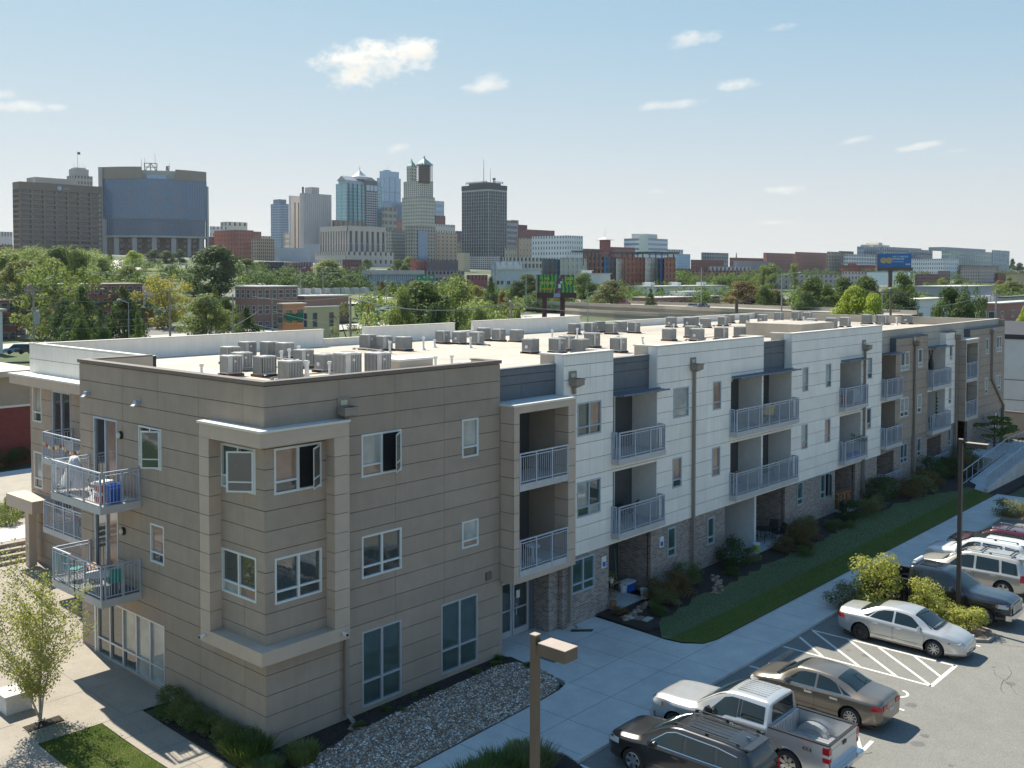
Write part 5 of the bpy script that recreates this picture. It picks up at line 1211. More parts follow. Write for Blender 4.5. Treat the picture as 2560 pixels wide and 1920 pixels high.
def pickup(label,pm,cx,yn,up,L=5.9,W=.99,H=1.90,wr=.40,ax=(1.22,4.90),inside=None,mark=None,cr=1.86,grille=CHR,**k):
    t=empty('pickup_truck',label,'pickup truck','cars in the car park');t['_len']=L
    top=[(cr-.3,H-.05),(cr,H-.04),(cr+.15,H-.005),(2.6,H),(3.1,H-.02),(3.42,H-.11),(4.16,1.36),(4.32,1.25),(4.55,1.22),(5.3,1.18),(5.62,1.14),(L-.08,1.06),(L,.98)]
    belt=[(0,1.26),(cr,1.24),(3.6,1.20),(4.2,1.14),(4.5,1.08),(5.4,1.07),(L-.08,.98),(L,.90)]
    hw=[(0,.93),(.1,.97),(1.2,W+.01),(1.7,W-.01),(3,W),(4.2,W-.01),(4.9,W+.01),(5.5,.93),(L-.05,.84),(L,.78)]
    rhw=[(cr-.3,.68),(cr+.3,.70),(3.5,.70),(4.25,.76)]
    sill=[(0,.52),(.3,.42),(1,.38),(4.6,.36),(5.4,.36),(L,.38)]
    c=Car(t,top,belt,hw,rhw,sill,L,ax,wr,pm,greenk=.88)
    c.body(cr,L,'cab')
    # load bed: outer skin to the rail, open inside
    ins=inside or pm
    n=34;xs=[(cr-.03)*i/n for i in range(n+1)];R_=wr+.07
    for sg in (-1,1):
        q=MB();rows=15
        for x in xs:
            P=c.section(x);w=spl(hw,x);zs=spl(sill,x);zb=1.27
            for j in range(rows+1):
                z=zs+(zb-zs)*j/rows;y=w*(.95+.05*math.sin(math.pi*min(1,.15+j/rows*.8)));px,pz=x,z
                d=math.hypot(x-ax[0],z-wr)
                if d<R_:px,pz=ax[0]+(x-ax[0])/max(d,.01)*R_,max(wr+(z-wr)/max(d,.01)*R_,zs)
                q.v.append((px,sg*y,pz))
        for i in range(n):
            for j in range(rows):
                a=i*(rows+1)+j;x,z=(xs[i]+xs[i+1])/2,spl(sill,xs[i])+(1.27-spl(sill,xs[i]))*(j+.5)/rows
                if math.hypot(x-ax[0],z-wr)<R_-.06:continue
                q.f.append((a,a+rows+1,a+rows+2,a+1));q.m.append(0)
        bs=q.build('bed_side',pm,t,smooth=True)
        q=MB();w=.955
        q.box(.04,sg*(w-.08),.72,cr-.03,sg*(w-.10),1.265);q.build('bed_inner_side',ins,t)
        q=MB();q.box(-.01,sg*(w-.11),1.26,cr-.03,sg*(w+.005),1.295);q.build('bed_rail',TRIM,t)
        q=MB()
        for i in range(11):
            a0,a1=math.pi*i/11,math.pi*(i+1)/11
            pp=[(ax[0]+.46*math.cos(a),.72+.30*math.sin(a)) for a in (a0,a1)]
            q.add([(pp[0][0],sg*.85,pp[0][1]),(pp[1][0],sg*.85,pp[1][1]),(pp[1][0],sg*.60,pp[1][1]-.0),(pp[0][0],sg*.60,pp[0][1])],[(0,1,2,3)])
            q.add([(pp[0][0],sg*.60,pp[0][1]),(pp[1][0],sg*.60,pp[1][1]),(ax[0],sg*.60,.72)],[(0,1,2)])
        q.build('wheel_hump',ins,t)
        if mark:
            o=text_mesh(mark,.17,TRIM,'lettering',.002);o.parent=t
            o.rotation_euler=(math.pi/2,0,0 if sg<0 else math.pi);o.location=(.62,sg*(spl(hw,.62)*1.0+.006),1.03)
    q=MB();q.box(.05,-.86,.70,cr-.03,.86,.72)
    for i in range(11):y=-.80+.16*i;q.box(.08,y-.035,.72,cr-.06,y+.035,.735)
    q.build('bed_floor',ins,t)
    q=MB();q.box(cr-.10,-.86,.70,cr-.05,.86,1.27)
    for i in range(11):y=-.8+.16*i;q.box(cr-.125,y-.03,.74,cr-.10,y+.03,1.22)
    q.build('bed_front_wall',ins,t)
    q=MB();q.box(-.02,-.87,.62,.05,.87,1.27);q.box(-.03,-.80,.80,-.018,.80,1.12);tg=q.build('tailgate',pm,t)
    q=MB();q.box(-.03,-.88,1.271,.06,.88,1.30);q.build('tailgate_cap',TRIM,t)
    q=MB();q.box(-.045,-.11,1.06,-.028,.11,1.16);q.build('handle',TRIM,tg)
    q=MB();q.box(-.20,-.92,.44,.0,.92,.62);q.box(-.24,-.90,.56,-.2,.90,.60);q.build('rear_bumper',TRIM if inside else CHR,t)
    q=MB();q.box(-.212,-.16,.47,-.20,.16,.57);q.build('number_plate',PLATE,t)
    for sg in (-1,1):
        q=MB();q.box(-.025,sg*.83,.80,.17,sg*.975,1.20);q.build('taillight',TLM,t)
        q=MB();q.box(-.03,sg*.835,.94,.165,sg*.982,1.02);q.build('reversing_light',HLM,t)
    # cab rear wall and window
    q=MB();q.box(cr-.025,-.93,.72,cr,.93,1.26);q.build('cab_back',pm,t)
    q=MB();q.add([(cr-.012,-.66,1.30),(cr-.012,.66,1.30),(cr-.012,.60,1.78),(cr-.012,-.60,1.78)],[(0,3,2,1)]);q.build('rear_window',CGL,t)
    c.top_patch(3.32,4.24,CGL,'windshield',.99,1.03)
    zb=lambda x:spl(belt,x)+.04
    c.side_patch(([(2.0,zb(2)),(2.74,zb(2.7))],[(2.02,1.72),(2.74,1.74)]),CGL,'side_window')
    c.side_patch(([(2.86,zb(2.9)-.02),(3.22,zb(3.2)-.03),(3.32,zb(3.3)-.09),(3.86,zb(3.9)-.10)],[(2.86,1.74),(3.1,1.735),(3.34,1.66)]),CGL,'side_window')
    q=MB()
    for sg in (-1,1):pass
    c.strip([(2.8,.45),(2.8,1.22)]);c.strip([(cr+.06,1.2),(cr+.06,.45)]);c.strip([(3.95,1.14),(3.97,.7),(3.9,.45)]);c.strip([(cr+.06,.44),(3.9,.44)],.03);c.strip([(2.8,zb(2.8)),(2.8,1.74)],.09,TRIM,'door_pillar')
    for xa in ax:
        if xa>cr:c.strip([(xa+(wr+.10)*math.cos(R(a)),wr+(wr+.10)*math.sin(R(a))) for a in range(0,181,12)],.09,pm,'arch_flare',off=.03)
    c.handle([(2.05,1.06),(3.02,1.04)],CHR);c.mirror(3.72,1.22,m=TRIM,big=1.6)
    c.lamp_box(5.45,5.83,.84,1.0,HLM,'headlight',yin=.2,end=L-.01);c.lamp_box(5.38,5.46,.86,.98,AMB,'side_marker')
    q=MB();q.box(L-.02,-.55,.62,L+.03,.55,.94)
    g=q.build('grille',TRIM,t);q=MB()
    for i in range(5):z=.64+.068*i;q.box(L+.03,-.53,z,L+.05,.53,z+.03)
    q.box(L+.03,-.58,.64,L+.055,-.53,.955);q.box(L+.03,.53,.64,L+.055,.58,.955);q.box(L+.03,-.53,.93,L+.05,.53,.955);q.build('grille_bars',grille,g)
    q=MB();q.prism([(L-.15,-.92),(L+.05,-.85),(L+.12,0),(L+.05,.85),(L-.15,.92)],.40,.60);q.build('front_bumper',CHR if grille==CHR else pm,t)
    q=MB()
    for i in range(7):
        y=-.42+.14*i;q.box(2.15,y-.022,H-.006,3.1,y+.022,H+.008)
    q.build('roof_rib',pm,t)
    c.wheels(**k);place(t,cx,yn,up);return t

pickup('silver crew-cab pickup truck with an empty open bed, nose to the pavement',paint('silver_paint',(.55,.55,.54),.5,.3),10.02,-7.35,True,mark='4X4',spokes=7,five=True,grille=TRIM)
suv('dark grey suv with chrome window trim, parked left of the silver pickup',paint('dark_grey_paint',(.045,.042,.042),.5,.28),7.25,-7.65,True,fl=True,trim=CHR,spokes=6,five=True,box=.3)
sedan('brown-grey sedan parked between the silver pickup and the hatched strip',paint('brown_grey_paint',(.19,.165,.135),.55,.3),14.15,-8.35,True,spokes=10)
sedan('silver sedan backed in beside the hatched strip, one black steel wheel',paint('warm_silver_paint',(.56,.55,.52),.5,.3),21.85,-12.95,False,L=4.85,W=.90,H=1.47,ax=(1.0,3.78),style=1,spokes=9,steel=((0,-1),(0,1)))
pickup('black crew-cab pickup truck facing out beyond the planted island',paint('black_paint',(.022,.026,.034),.3,.22),26.75,-13.15,False,spokes=6,five=True)
suv('pale gold suv with black roof bars, third from the planted island',paint('pale_gold_paint',(.54,.50,.43),.45,.32),31.0,-7.7,True,L=4.9,W=.95,H=1.80,wr=.38,bars=True,box=1,hood=1.14,spokes=5,five=True)
WSUV=suv('white suv with a sunroof parked between the gold and the red suv',paint('white_paint',(.74,.74,.72),.05,.3),33.75,-7.2,True,L=4.75,W=.93,H=1.74,spokes=5,five=True,box=.6)
suv('dark red suv with roof bars, farthest of the parked row',paint('dark_red_paint',(.11,.014,.018),.4,.28),36.4,-7.35,True,L=4.7,W=.92,H=1.70,bars=True,spokes=6)
q=MB();q.box(2.05,-.42,1.742,2.75,.42,1.752);q.build('sunroof',CGL,WSUV)
q=MB();q.tube((-.45,0,.05),(.45,0,.05),.09,10);q.box(-.5,-.06,0,.5,.06,.04);s_=q.build('roof_box',WHTP,label='pale rounded bar lying across the roof of the black pickup',cat='roof load');s_.location=(26.75,-9.2,PZ+1.905)
# ------------------------------------------------------------------ the town: every block at its own distance
def solve_len(P,axis,px):
    """length along the axis from P at which the point appears over image column px"""
    ax=Vector((1,0,0)) if axis=='x' else Vector((0,1,0));k=(px-PX)/FOC
    # (P + a*ax - CAM).(RT - k*FW) = 0
    w=RT -FW*k;return -((P-CAM).dot(w))/ax.dot(w)
FACM={}
def fmat(c,rough=.8):
    k=tuple(min(.78,round(x*1.5,3)) for x in c)
    if k not in FACM:FACM[k]=mat('facade_%d' % len(FACM),k,rough,var=.06,scale=.08,dirt=.25)
    return FACM[k]
GDK=glassmat('distant_dark_glass',(.06,.072,.088),.12,1.6);GBL=glassmat('distant_blue_glass',(.10,.22,.36),.15,1.9);GTL=glassmat('distant_teal_glass',(.12,.40,.45),.15,1.9);GPL=glassmat('distant_pale_glass',(.28,.44,.58),.2,1.8)
ROOFG=mat('gravel_roof',(.34,.32,.29),.9,var=.15,scale=.2);ROOFW=mat('white_roof',(.5,.49,.47),.8,var=.08,scale=.2);ROOFD=mat('dark_roof',(.10,.10,.105),.9,var=.2,scale=.3)
def geo(cr,xl,xc,xr,yt,D,yb=None):
    """corner point and extents from crop coordinates"""
    pc=cr(xc,yt);P=at(pc[0],pc[1],D);b=solve_len(P,'y',cr(xl,0)[0]);a=solve_len(P,'x',cr(xr,0)[0])
    if yb is None:zb=terrain(P.x,P.y)-1
    else:q=cr(xc,yb);zb=at(q[0],q[1],D).z
    return P,max(a,.5),max(b,.5),zb
def grid(root,P,a,b,zb,zt,wallm,glass,cols,rows,pier=.35,span=.35,proud=.25,base=0,crown=0,cols2=None,faces='xy',vpier=None):
    """glass core with proud piers and spandrels on the two faces that are seen"""
    q=MB();q.box(P.x+proud,P.y+proud,zb,P.x+a,P.y+b,zt-.2);q.build('window',glass,root,kind='stuff')
    q=MB();z0=zb+(zt-zb)*base;z1=zt-(zt-zb)*crown;dz=(z1-z0)/rows
    def spand(za,zc):
        q.box(P.x,P.y,za,P.x+a,P.y+proud+.1,zc);q.box(P.x,P.y+proud+.1,za,P.x+proud+.1,P.y+b,zc)
    if base:spand(zb,z0)
    spand(z1,zt)
    for i in range(rows):spand(z0+dz*i,z0+dz*i+dz*span)
    e=-.06
    for L_,n,ax in ((a,cols[0],'x'),(b,cols[1],'y')):
        if n<=0:continue
        w=L_/n
        for i in range(n+1):
            c=w*i;h=w*pier/2;lo,hi=max(0,c-h),min(L_,c+h)
            if hi-lo<.05:continue
            if ax=='x':q.box(P.x+lo,P.y+e,z0,P.x+hi,P.y+proud,zt-.05)
            else:q.box(P.x+e,P.y+max(lo,proud),z0,P.x+proud,P.y+hi,zt-.05)
    q.build('facade',wallm,root)
    q=MB();q.box(P.x+.1,P.y+.1,zt-.25,P.x+a-.1,P.y+b-.1,zt-.15);q.build('roof',ROOFG if zt-zb>16 else ROOFG,root)
    q=MB();q.box(P.x+a-.05,P.y+proud,zb,P.x+a,P.y+b,zt);q.box(P.x+proud,P.y+b-.05,zb,P.x+a,P.y+b,zt);q.build('rear_wall',wallm,root)
def block(label,cr,xl,xc,xr,yt,D,wall,glass=GDK,cols=(8,4),rows=6,yb=None,cat='building',name='office_building',root=None,group=None,solid=False,roofm=None,**k):
    P,a,b,zb=geo(cr,xl,xc,xr,yt,D,yb);own=root is None
    if own:root=empty(name,label,cat,group,(P.x+a/2,P.y+b/2,zb))
    O=Vector((root.location.x,root.location.y,root.location.z));Q=P-O
    if solid:
        q=MB();q.box(Q.x,Q.y,zb-O.z,Q.x+a,Q.y+b,Q.z);q.build('wall',fmat(wall),root)
        q=MB();q.box(Q.x+.05,Q.y+.05,Q.z,Q.x+a-.05,Q.y+b-.05,Q.z+.12);q.build('roof',roofm or ROOFG,root)
    else:grid(root,Q,a,b,zb-O.z,Q.z,fmat(wall),glass,cols,rows,**k)
    return root,Q,a,b,zb-O.z
def solidbox(root,P,x0,x1,y0,y1,z0,z1,m,name='penthouse'):
    q=MB();q.box(P.x+x0,P.y+y0,P.z+z0,P.x+x1,P.y+y1,P.z+z1);return q.build(name,m,root)
def mast(root,x,y,z0,z1,r=.25,name='antenna'):
    q=MB();q.tube((x,y,z0),(x,y,z1),r,5,r*.4);return q.build(name,mat('mast_metal',(.16,.16,.17),.6),root)

# 1 brown slab with the round blue emblem
r,P,a,b,zb=block('brown office slab with deep window bays and a blue round emblem at the top',S1,108,168,880,357,700,(.17,.12,.09),GDK,(7,4),12,pier=.16,span=.42,proud=1.3,base=.06,crown=.105)
k=a/712;E0=P.x+(502-168)*k*1.0
q=MB();zc_=P.z-3.1
q.lathe((E0,P.y-.3,zc_),[(0,-.3),(1.0,-.27),(1.5,-.1),(1.65,.2)],20,'y');q.build('emblem',mat('emblem_blue',(.35,.55,.78),.5),r)
q=MB()
for i in range(5):z=zc_-1.1+i*.55;w=math.sqrt(max(0,1.5**2-(z-zc_)**2));q.box(E0-w*.9,P.y-.66,z-.08,E0+w*.5,P.y-.58,z+.08)
q.build('emblem_stripe',WHTP,r)
o=text_mesh('at&t',2.5,mat('sign_grey',(.42,.42,.42),.6),'lettering',.1);o.parent=r;o.rotation_euler=(math.pi/2,0,0);o.location=(E0+4.9,P.y-.12,zc_+.1)
solidbox(r,P,14,a*.74,8,22,-.1,4.6,fmat((.30,.26,.23)))
# 2 stepped tower with a flag behind it
r,P,a,b,zb=block('grey stepped tower with a flagpole rising behind the brown slab',S1,577,640,800,303,880,(.30,.27,.25),GDK,(6,3),14,pier=.5,span=.5,name='stepped_tower')
solidbox(r,P,1,a-3,1,b-2,-.1,5.8,fmat((.30,.27,.25)));solidbox(r,P,2.5,a-5,2,b-3,5.7,7,fmat((.36,.33,.30)))
mast(r,P.x+5,P.y+4,P.z+6,P.z+21,.22,'flagpole');
for dx in (2,7,10,12):mast(r,P.x+dx,P.y+4,P.z+6,P.z+10+dx % 3,.14)
q=MB();q.box(P.x+5.1,P.y+4,P.z+18.6,P.x+7.6,P.y+4.1,P.z+20.8);q.build('flag',mat('flag_cloth',(.12,.08,.12),.8),r)

# 3 curved glass building
def curved():
    D=760;c=at(*S1(1340,900),D);yaw=YAW+math.atan2(-(S1(1340,0)[0]-PX),FOC)
    r=empty('curved_glass_building','wide office building with a bowed blue glass front on pale columns','building',None,(c.x,c.y,c.z-25),yaw-math.pi/2)
    m=D*math.hypot(1,(S1(1340,0)[0]-PX)/FOC)/FOC/3.456*1.0          # metres per crop pixel at this distance
    cx=lambda x:(x-1340)*m;cz=lambda y:(900-y)*m+25
    W=405*m;bow=15
    def yb(x):return -bow*(1-(x/W)**2)
    n=58;rows=24
    q=MB();xs=[-W+2*W*i/n for i in range(n+1)]
    for (z0,z1,xa,xb,inset) in ((cz(835),cz(705),cx(972),cx(1735),1.0),(cz(700),cz(384),cx(945),cx(1745),0)):
        ss=[x for x in xs if xa<=x<=xb]
        for a_,b_ in zip(ss,ss[1:]):q.quad((a_,yb(a_)+inset,z0),(b_,yb(b_)+inset,z0),(b_,yb(b_)+inset,z1),(a_,yb(a_)+inset,z1))
    q.build('glass_front',glassmat('bowed_blue_glass',(.07,.20,.36),.12,1.8,.05),r,smooth=False)
    q=MB()
    for x in xs:
        z0=cz(835) if cx(972)<=x<=cx(1735) else cz(700);q.box(x-.13,yb(x)-.28,z0,x+.13,yb(x)+.02,cz(384))
    for j in range(rows+1):
        z=cz(835)+(cz(384)-cz(835))*j/rows;t=.5 if abs(z-cz(702))<1.4 else .16
        for a_,b_ in zip(xs,xs[1:]):q.add([(a_,yb(a_)-.22,z-t),(b_,yb(b_)-.22,z-t),(b_,yb(b_)-.22,z+t),(a_,yb(a_)-.22,z+t),(a_,yb(a_)+.3,z+t),(b_,yb(b_)+.3,z+t)],[(0,1,2,3),(3,2,5,4)])
    q.build('mullion',mat('mullion_blue',(.12,.18,.25),.5),r)
    BW=mat('curved_brown',(.33,.26,.21),.8,var=.05,scale=.1);CRM=mat('curved_cream',(.47,.44,.39),.8,var=.05,scale=.1)
    q=MB()
    for (xa,xb,ya,yb_) in ((cx(918),cx(1245),290,384),(cx(1500),cx(1745),302,398)):
        k=8;q=MB()
        for i in range(k):
            a_,b_=xa+(xb-xa)*i/k,xa+(xb-xa)*(i+1)/k;ya_,yb2=yb(max(-W,min(W,a_)))-.6,yb(max(-W,min(W,b_)))-.6
            q.add([(a_,ya_,cz(384)),(b_,yb2,cz(384)),(b_,yb2,cz(ya)),(a_,ya_,cz(ya)),(a_,ya_+14,cz(384)),(b_,yb2+14,cz(384)),(b_,yb2+14,cz(ya)),(a_,ya_+14,cz(ya))],[(0,1,2,3),(3,2,6,7),(0,3,7,4),(1,5,6,2)])
        q.build('parapet_block',BW,r)
    q=MB();q.box(cx(1245),-10,cz(384),cx(1500),6,cz(312));q.build('recessed_top',CRM,r)
    q=MB();q.box(cx(1280),-11,cz(384),cx(1430),-10.1,cz(350));q.build('upper_window',GPL,r)
    q=MB();q.box(cx(918),-3,cz(1010),cx(948),22,cz(292));q.build('side_wall',CRM,r);q=MB();q.box(cx(948),-2,cz(1010),cx(976),20,cz(700));q.build('side_wall',CRM,r);q=MB();q.box(cx(1745),0,cz(1010),cx(1762),20,cz(420));q.build('side_wall',CRM,r)
    q=MB();q.box(-W*.9,2,cz(1010),W*.95,30,cz(300));q.build('core',BW,r)
    q=MB()
    for x in (1050,1186,1334,1482,1604,1697):w=19 if x<1600 else 14;q.box(cx(x-w),yb(cx(x))+1.2,cz(1000),cx(x+w),yb(cx(x))+7,cz(838))
    q.build('column',CRM,r)
    q=MB()
    for a_,b_ in zip(xs,xs[1:]):
        if cx(960)<a_<cx(1740):q.add([(a_,yb(a_)-.4,cz(850)),(b_,yb(b_)-.4,cz(850)),(b_,yb(b_)-.4,cz(836)),(a_,yb(a_)-.4,cz(836)),(a_,yb(a_)+16,cz(850)),(b_,yb(b_)+16,cz(850))],[(0,1,2,3),(0,4,5,1)])
    q.build('soffit_band',CRM,r)
    q=MB();
    for x in range(1070,1640,70):
        for y in (860,905,950):q.box(cx(x),-1.6,cz(y+28),cx(x+30),2,cz(y))
    q.build('window',GDK,r,kind='stuff')
    q=MB();
    for (xa,xb,y0,y1) in ((1268,1358,306,245),(1430,1452,306,265)):
        for x in (xa,(xa+xb)/2,xb):q.tube((cx(x),0,cz(y0)),(cx(x+(4 if x>1330 else -4)),0,cz(y1)),.35,5)
        for y in (y1,(y0+y1)/2):q.tube((cx(xa),0,cz(y)),(cx(xb),0,cz(y)),.3,5)
        q.tube((cx(xa),0,cz(y0)),(cx((xa+xb)/2),0,cz(y1)),.3,5);q.tube((cx(xb),0,cz(y0)),(cx((xa+xb)/2),0,cz(y1)),.3,5)
    q.build('antenna_frame',mat('mast_metal',(.16,.16,.17),.6),r)
    for (x,y) in ((1242,210),(1347,165),(1268,200),(1455,235)):mast(r,cx(x),0,cz(310),cz(y),.22)
curved()
# 4..: lesser blocks on the left
block('low pale commercial block at the left edge of the skyline',S1,-60,-20,108,790,800,(.52,.50,.47),GDK,(5,2),2,pier=.6,span=.6)
block('dark red brick block at the left edge below the pale one',S1,-60,-20,112,905,640,(.20,.07,.05),GDK,(5,2),3,pier=.6,span=.55)
block('narrow tan tower edge between the brown slab and the curved glass building',S1,884,892,930,500,900,(.42,.36,.32),GDK,(2,1),16,pier=.5,span=.5)
block('square red brick block with a white roof edge right of the curved building',S1,1850,2040,2190,775,800,(.26,.085,.06),GDK,(6,7),7,pier=.6,span=.6)
block('cream stepped office block behind the red brick blocks',S1,1905,1965,2137,705,950,(.48,.44,.38),GDK,(4,2),4,pier=.6,span=.6)
block('pale grey block left of the cream stepped office',S1,1812,1830,1968,745,930,(.50,.49,.48),GDK,(4,1),5,pier=.6,span=.55)
block('small dark red block at the left foot of the red brick group',S1,1776,1790,1852,835,780,(.23,.07,.05),GDK,(3,1),4,pier=.6,span=.6)
block('low red brick block just left of the terracotta stepped block',S1,2112,2150,2260,885,760,(.30,.10,.065),GDK,(4,2),4,pier=.6,span=.6)
r,P,a,b,zb=block('tan and terracotta block with white window surrounds',S2,-40,20,158,850,700,(.36,.26,.19),GDK,(8,3),7,pier=.45,span=.35)
block('red brown block peeping above the terracotta block',S2,-45,-20,45,790,820,(.27,.12,.09),GDK,(4,1),4,pier=.6,span=.6)
block('beige gabled block between the terracotta block and the blue tower',S2,10,30,130,828,900,(.42,.36,.29),GDK,(4,1),5,pier=.6,span=.6)
# blue-grey glass tower
r,P,a,b,zb=block('slim blue-grey glass tower left of the windowless concrete tower',S2,127,208,282,548,1250,(.22,.27,.34),GBL,(5,6),24,pier=.15,span=.3,name='glass_tower')
solidbox(r,P,1,a*.9,3,b-4,-.1,5.4,fmat((.16,.20,.25)))
# concrete tower
r,P,a,b,zb=block('tall windowless concrete tower with two columns of slit windows',S2,378,410,652,458,900,(.40,.36,.34),solid=True,name='concrete_tower')
q=MB()
for i in range(14):x=P.x+a*i/14;q.box(x-.15,P.y-.35,zb,x+.15,P.y,P.z)
q.build('rib',fmat((.37,.335,.32)),r);kx=a/242
solidbox(r,P,(515-410)*kx,(580-410)*kx,6,16,0,6.5,fmat((.36,.32,.31)));solidbox(r,P,0,1.3,1,2.3,0,5.5,mat('flue_dark',(.10,.10,.10),.7),'flue')
P2,a2,b2,zb2=geo(S2,284,300,395,480,915);O=r.location;Q2=P2-Vector(O)
q=MB();q.box(Q2.x,Q2.y,zb2-O.z,Q2.x+a2,Q2.y+b2,Q2.z);q.build('side_wing',fmat((.46,.42,.39)),r)
q=MB()
for c_ in (.33,.66):
    for i in range(15):z=Q2.z-6-i*(Q2.z-zb2+O.z-14)/15;q.box(Q2.x+a2*c_,Q2.y-.25,z-3.2,Q2.x+a2*(c_+.09),Q2.y,z)
q.build('window',GDK,r,kind='stuff')
block('broad blank grey podium at the foot of the concrete tower',S2,163,200,466,932,760,(.36,.36,.38),solid=True)
block('grey slab annex right of the blank podium',S2,410,425,552,897,800,(.34,.33,.34),solid=True)
block('small cream block in the gap left of the concrete tower',S2,240,255,290,800,950,(.46,.42,.36),GDK,(3,1),6,pier=.55,span=.55)
# teal tower
r,P,a,b,zb=block('teal glass tower with gabled crown and white pyramid roof',S2,690,782,1088,372,1150,(.30,.38,.42),GTL,(5,2),24,pier=.05,span=.10,name='teal_tower',crown=.0)
kx=a/306
q=MB();q.box(P.x+(938-782)*kx,P.y-1.2,zb,P.x+(1042-782)*kx,P.y+.2,P.z+5);q.build('grey_bay',mat('teal_tower_grey',(.12,.12,.15),.6),r)
q=MB()
for i in range(15):
    for j in range(6):x=P.x+(946-782+j*16.2)*kx;z=P.z-8.5-i*2.75;q.box(x,P.y-1.5,z-1.5,x+10*kx,P.y-1.1,z)
q.build('window',mat('pale_window_blind',(.62,.66,.70),.4),r,kind='stuff')
q=MB()
for j in range(3):x=P.x+(946-782+j*33)*kx;q.box(x,P.y-1.6,P.z-6.8,x+26*kx,P.y-1.1,P.z-.4)
q.build('upper_window',mat('pale_window_blind',(.62,.66,.70),.4),r)
q=MB();q.box(P.x+2,P.y+2,P.z-.1,P.x+a-2,P.y+b-2,P.z+4.2)
q.build('upper_storey',fmat((.30,.38,.44)),r)
def gable(x0,x1,y,z,h,d,m):
    q=MB();c_=(x0+x1)/2;q.add([(x0,y,z),(x1,y,z),(c_,y,z+h),(x0,y+d,z),(x1,y+d,z),(c_,y+d,z+h)],[(0,1,2),(3,5,4),(0,2,5,3),(1,4,5,2)]);return q.build('gable',m,r)
GR=mat('crown_roof',(.30,.32,.36),.5,var=.05)
gable(P.x+(925-782)*kx,P.x+(1045-782)*kx,P.y-1,P.z+4.2,5,b*.6,GR)
q=MB();q.add([(P.x+.2,P.y+1,P.z+3.5),(P.x+.2,P.y+b-1,P.z+3.5),(P.x+.2,P.y+b/2,P.z+9),(P.x+a*.6,P.y+1,P.z+3.5),(P.x+a*.6,P.y+b-1,P.z+3.5),(P.x+a*.6,P.y+b/2,P.z+9)],[(0,2,1),(3,4,5),(0,3,5,2),(1,2,5,4)]);q.build('gable',GR,r)
q=MB();cx_,cy_=P.x+(935-782)*kx,P.y+b*.45;q.lathe((cx_,cy_,P.z+6),[(12,0),(12,3.2),(8.5,4),(3.5,8),(.5,11),(.2,16)],4);q.build('pyramid_roof',mat('white_pyramid',(.62,.62,.63),.5),r)
q=MB()
for j in range(4):x=P.x+(800-782+j*37)*kx;q.box(x-.6,P.y-.5,zb,x+.6,P.y-.1,P.z)
q.build('mullion',mat('teal_dark_joint',(.04,.10,.14),.5),r)
# blue tower behind
r,P,a,b,zb=block('blue glass tower with a stepped top behind the teal tower',S2,1045,1105,1250,322,1300,(.17,.22,.28),GPL,(3,2),6,pier=.08,span=.06,name='blue_tower')
solidbox(r,P,1,a-2,1,b-4,-.1,8.5,GPL,'upper_glass_block');solidbox(r,P,4,a*.5,3,b-8,8.4,10.2,GPL,'upper_glass_block');mast(r,P.x+a*.35,P.y+5,P.z+10,P.z+19,.2)
P2,a2,b2,zb2=geo(S2,1050,1100,1268,525,1290);O=r.location;q=MB();Q2=P2-Vector(O);q.box(Q2.x,Q2.y,zb2-O.z,Q2.x+a2,Q2.y+b2,Q2.z);q.build('lower_glass_block',GBL,r)
block('tan banded car-park block between the teal tower and the art deco tower',S2,1090,1105,1220,580,1180,(.34,.32,.27),GDK,(3,1),9,pier=.25,span=.45)
block('rose brick block at the foot of the blue tower',S2,1213,1225,1262,678,1050,(.30,.13,.11),GDK,(2,1),5,pier=.6,span=.6)
# art deco tower
DECO=(.38,.35,.29)
r,P,a,b,zb=block('art deco stone tower with twin turrets, one of them scaffolded',S2,1262,1425,1545,488,1120,DECO,GDK,(9,11),20,pier=.55,span=.5,name='art_deco_tower')
O=Vector(r.location)
for (xl,xc,xr,yt,D,c_,rr) in ((1275,1430,1530,348,1125,(6,9),8),(1302,1340,1388,218,1135,(2,3),5)):
    P2,a2,b2,_=geo(S2,xl,xc,xr,yt,D);Q2=P2-O;zz=(P.z-1) if yt>300 else at(*S2(xc,350),D).z-O.z-1
    t_=MB();grid(r,Q2,a2,b2,zz,Q2.z,fmat(DECO),GDK,c_,rr,pier=.55,span=.45)
    last=(Q2,a2,b2)
Q2,a2,b2=last;COPR=mat('copper_green',(.17,.33,.29),.6,var=.1,scale=.3)
q=MB();q.lathe((Q2.x+a2/2,Q2.y+b2/2,Q2.z-1),[(a2*.8,0),(a2*.42,3),(a2*.12,6),(.2,9)],4);q.build('turret_roof',COPR,r)
P2,a2,b2,_=geo(S2,1395,1440,1512,205,1120);Q2=P2-O;zz=at(*S2(1440,352),1120).z-O.z
q=MB();q.box(Q2.x+.8,Q2.y+.8,zz-2,Q2.x+a2-.8,Q2.y+b2-.8,Q2.z);q.build('turret',mat('scaffold_netting',(.06,.055,.06),.9),r)
q=MB()
for i in range(11):
    z=zz+(Q2.z-zz)*i/10;q.box(Q2.x-1.2,Q2.y-1.2,z-.3,Q2.x+a2+1.2,Q2.y-.6,z+.3);q.box(Q2.x-1.2,Q2.y-1,z-.3,Q2.x-.6,Q2.y+b2+1,z+.3)
for i in range(7):x=Q2.x-1+(a2+2)*i/6;q.box(x-.2,Q2.y-1.2,zz,x+.2,Q2.y-.8,Q2.z+1)
q.build('scaffold',mat('scaffold_tube',(.13,.10,.09),.7),r)
q=MB();q.lathe((Q2.x+a2/2,Q2.y+b2/2,Q2.z-1),[(a2*.82,0),(a2*.45,4),(a2*.12,7.4),(.2,11)],4);q.build('turret_roof',COPR,r)
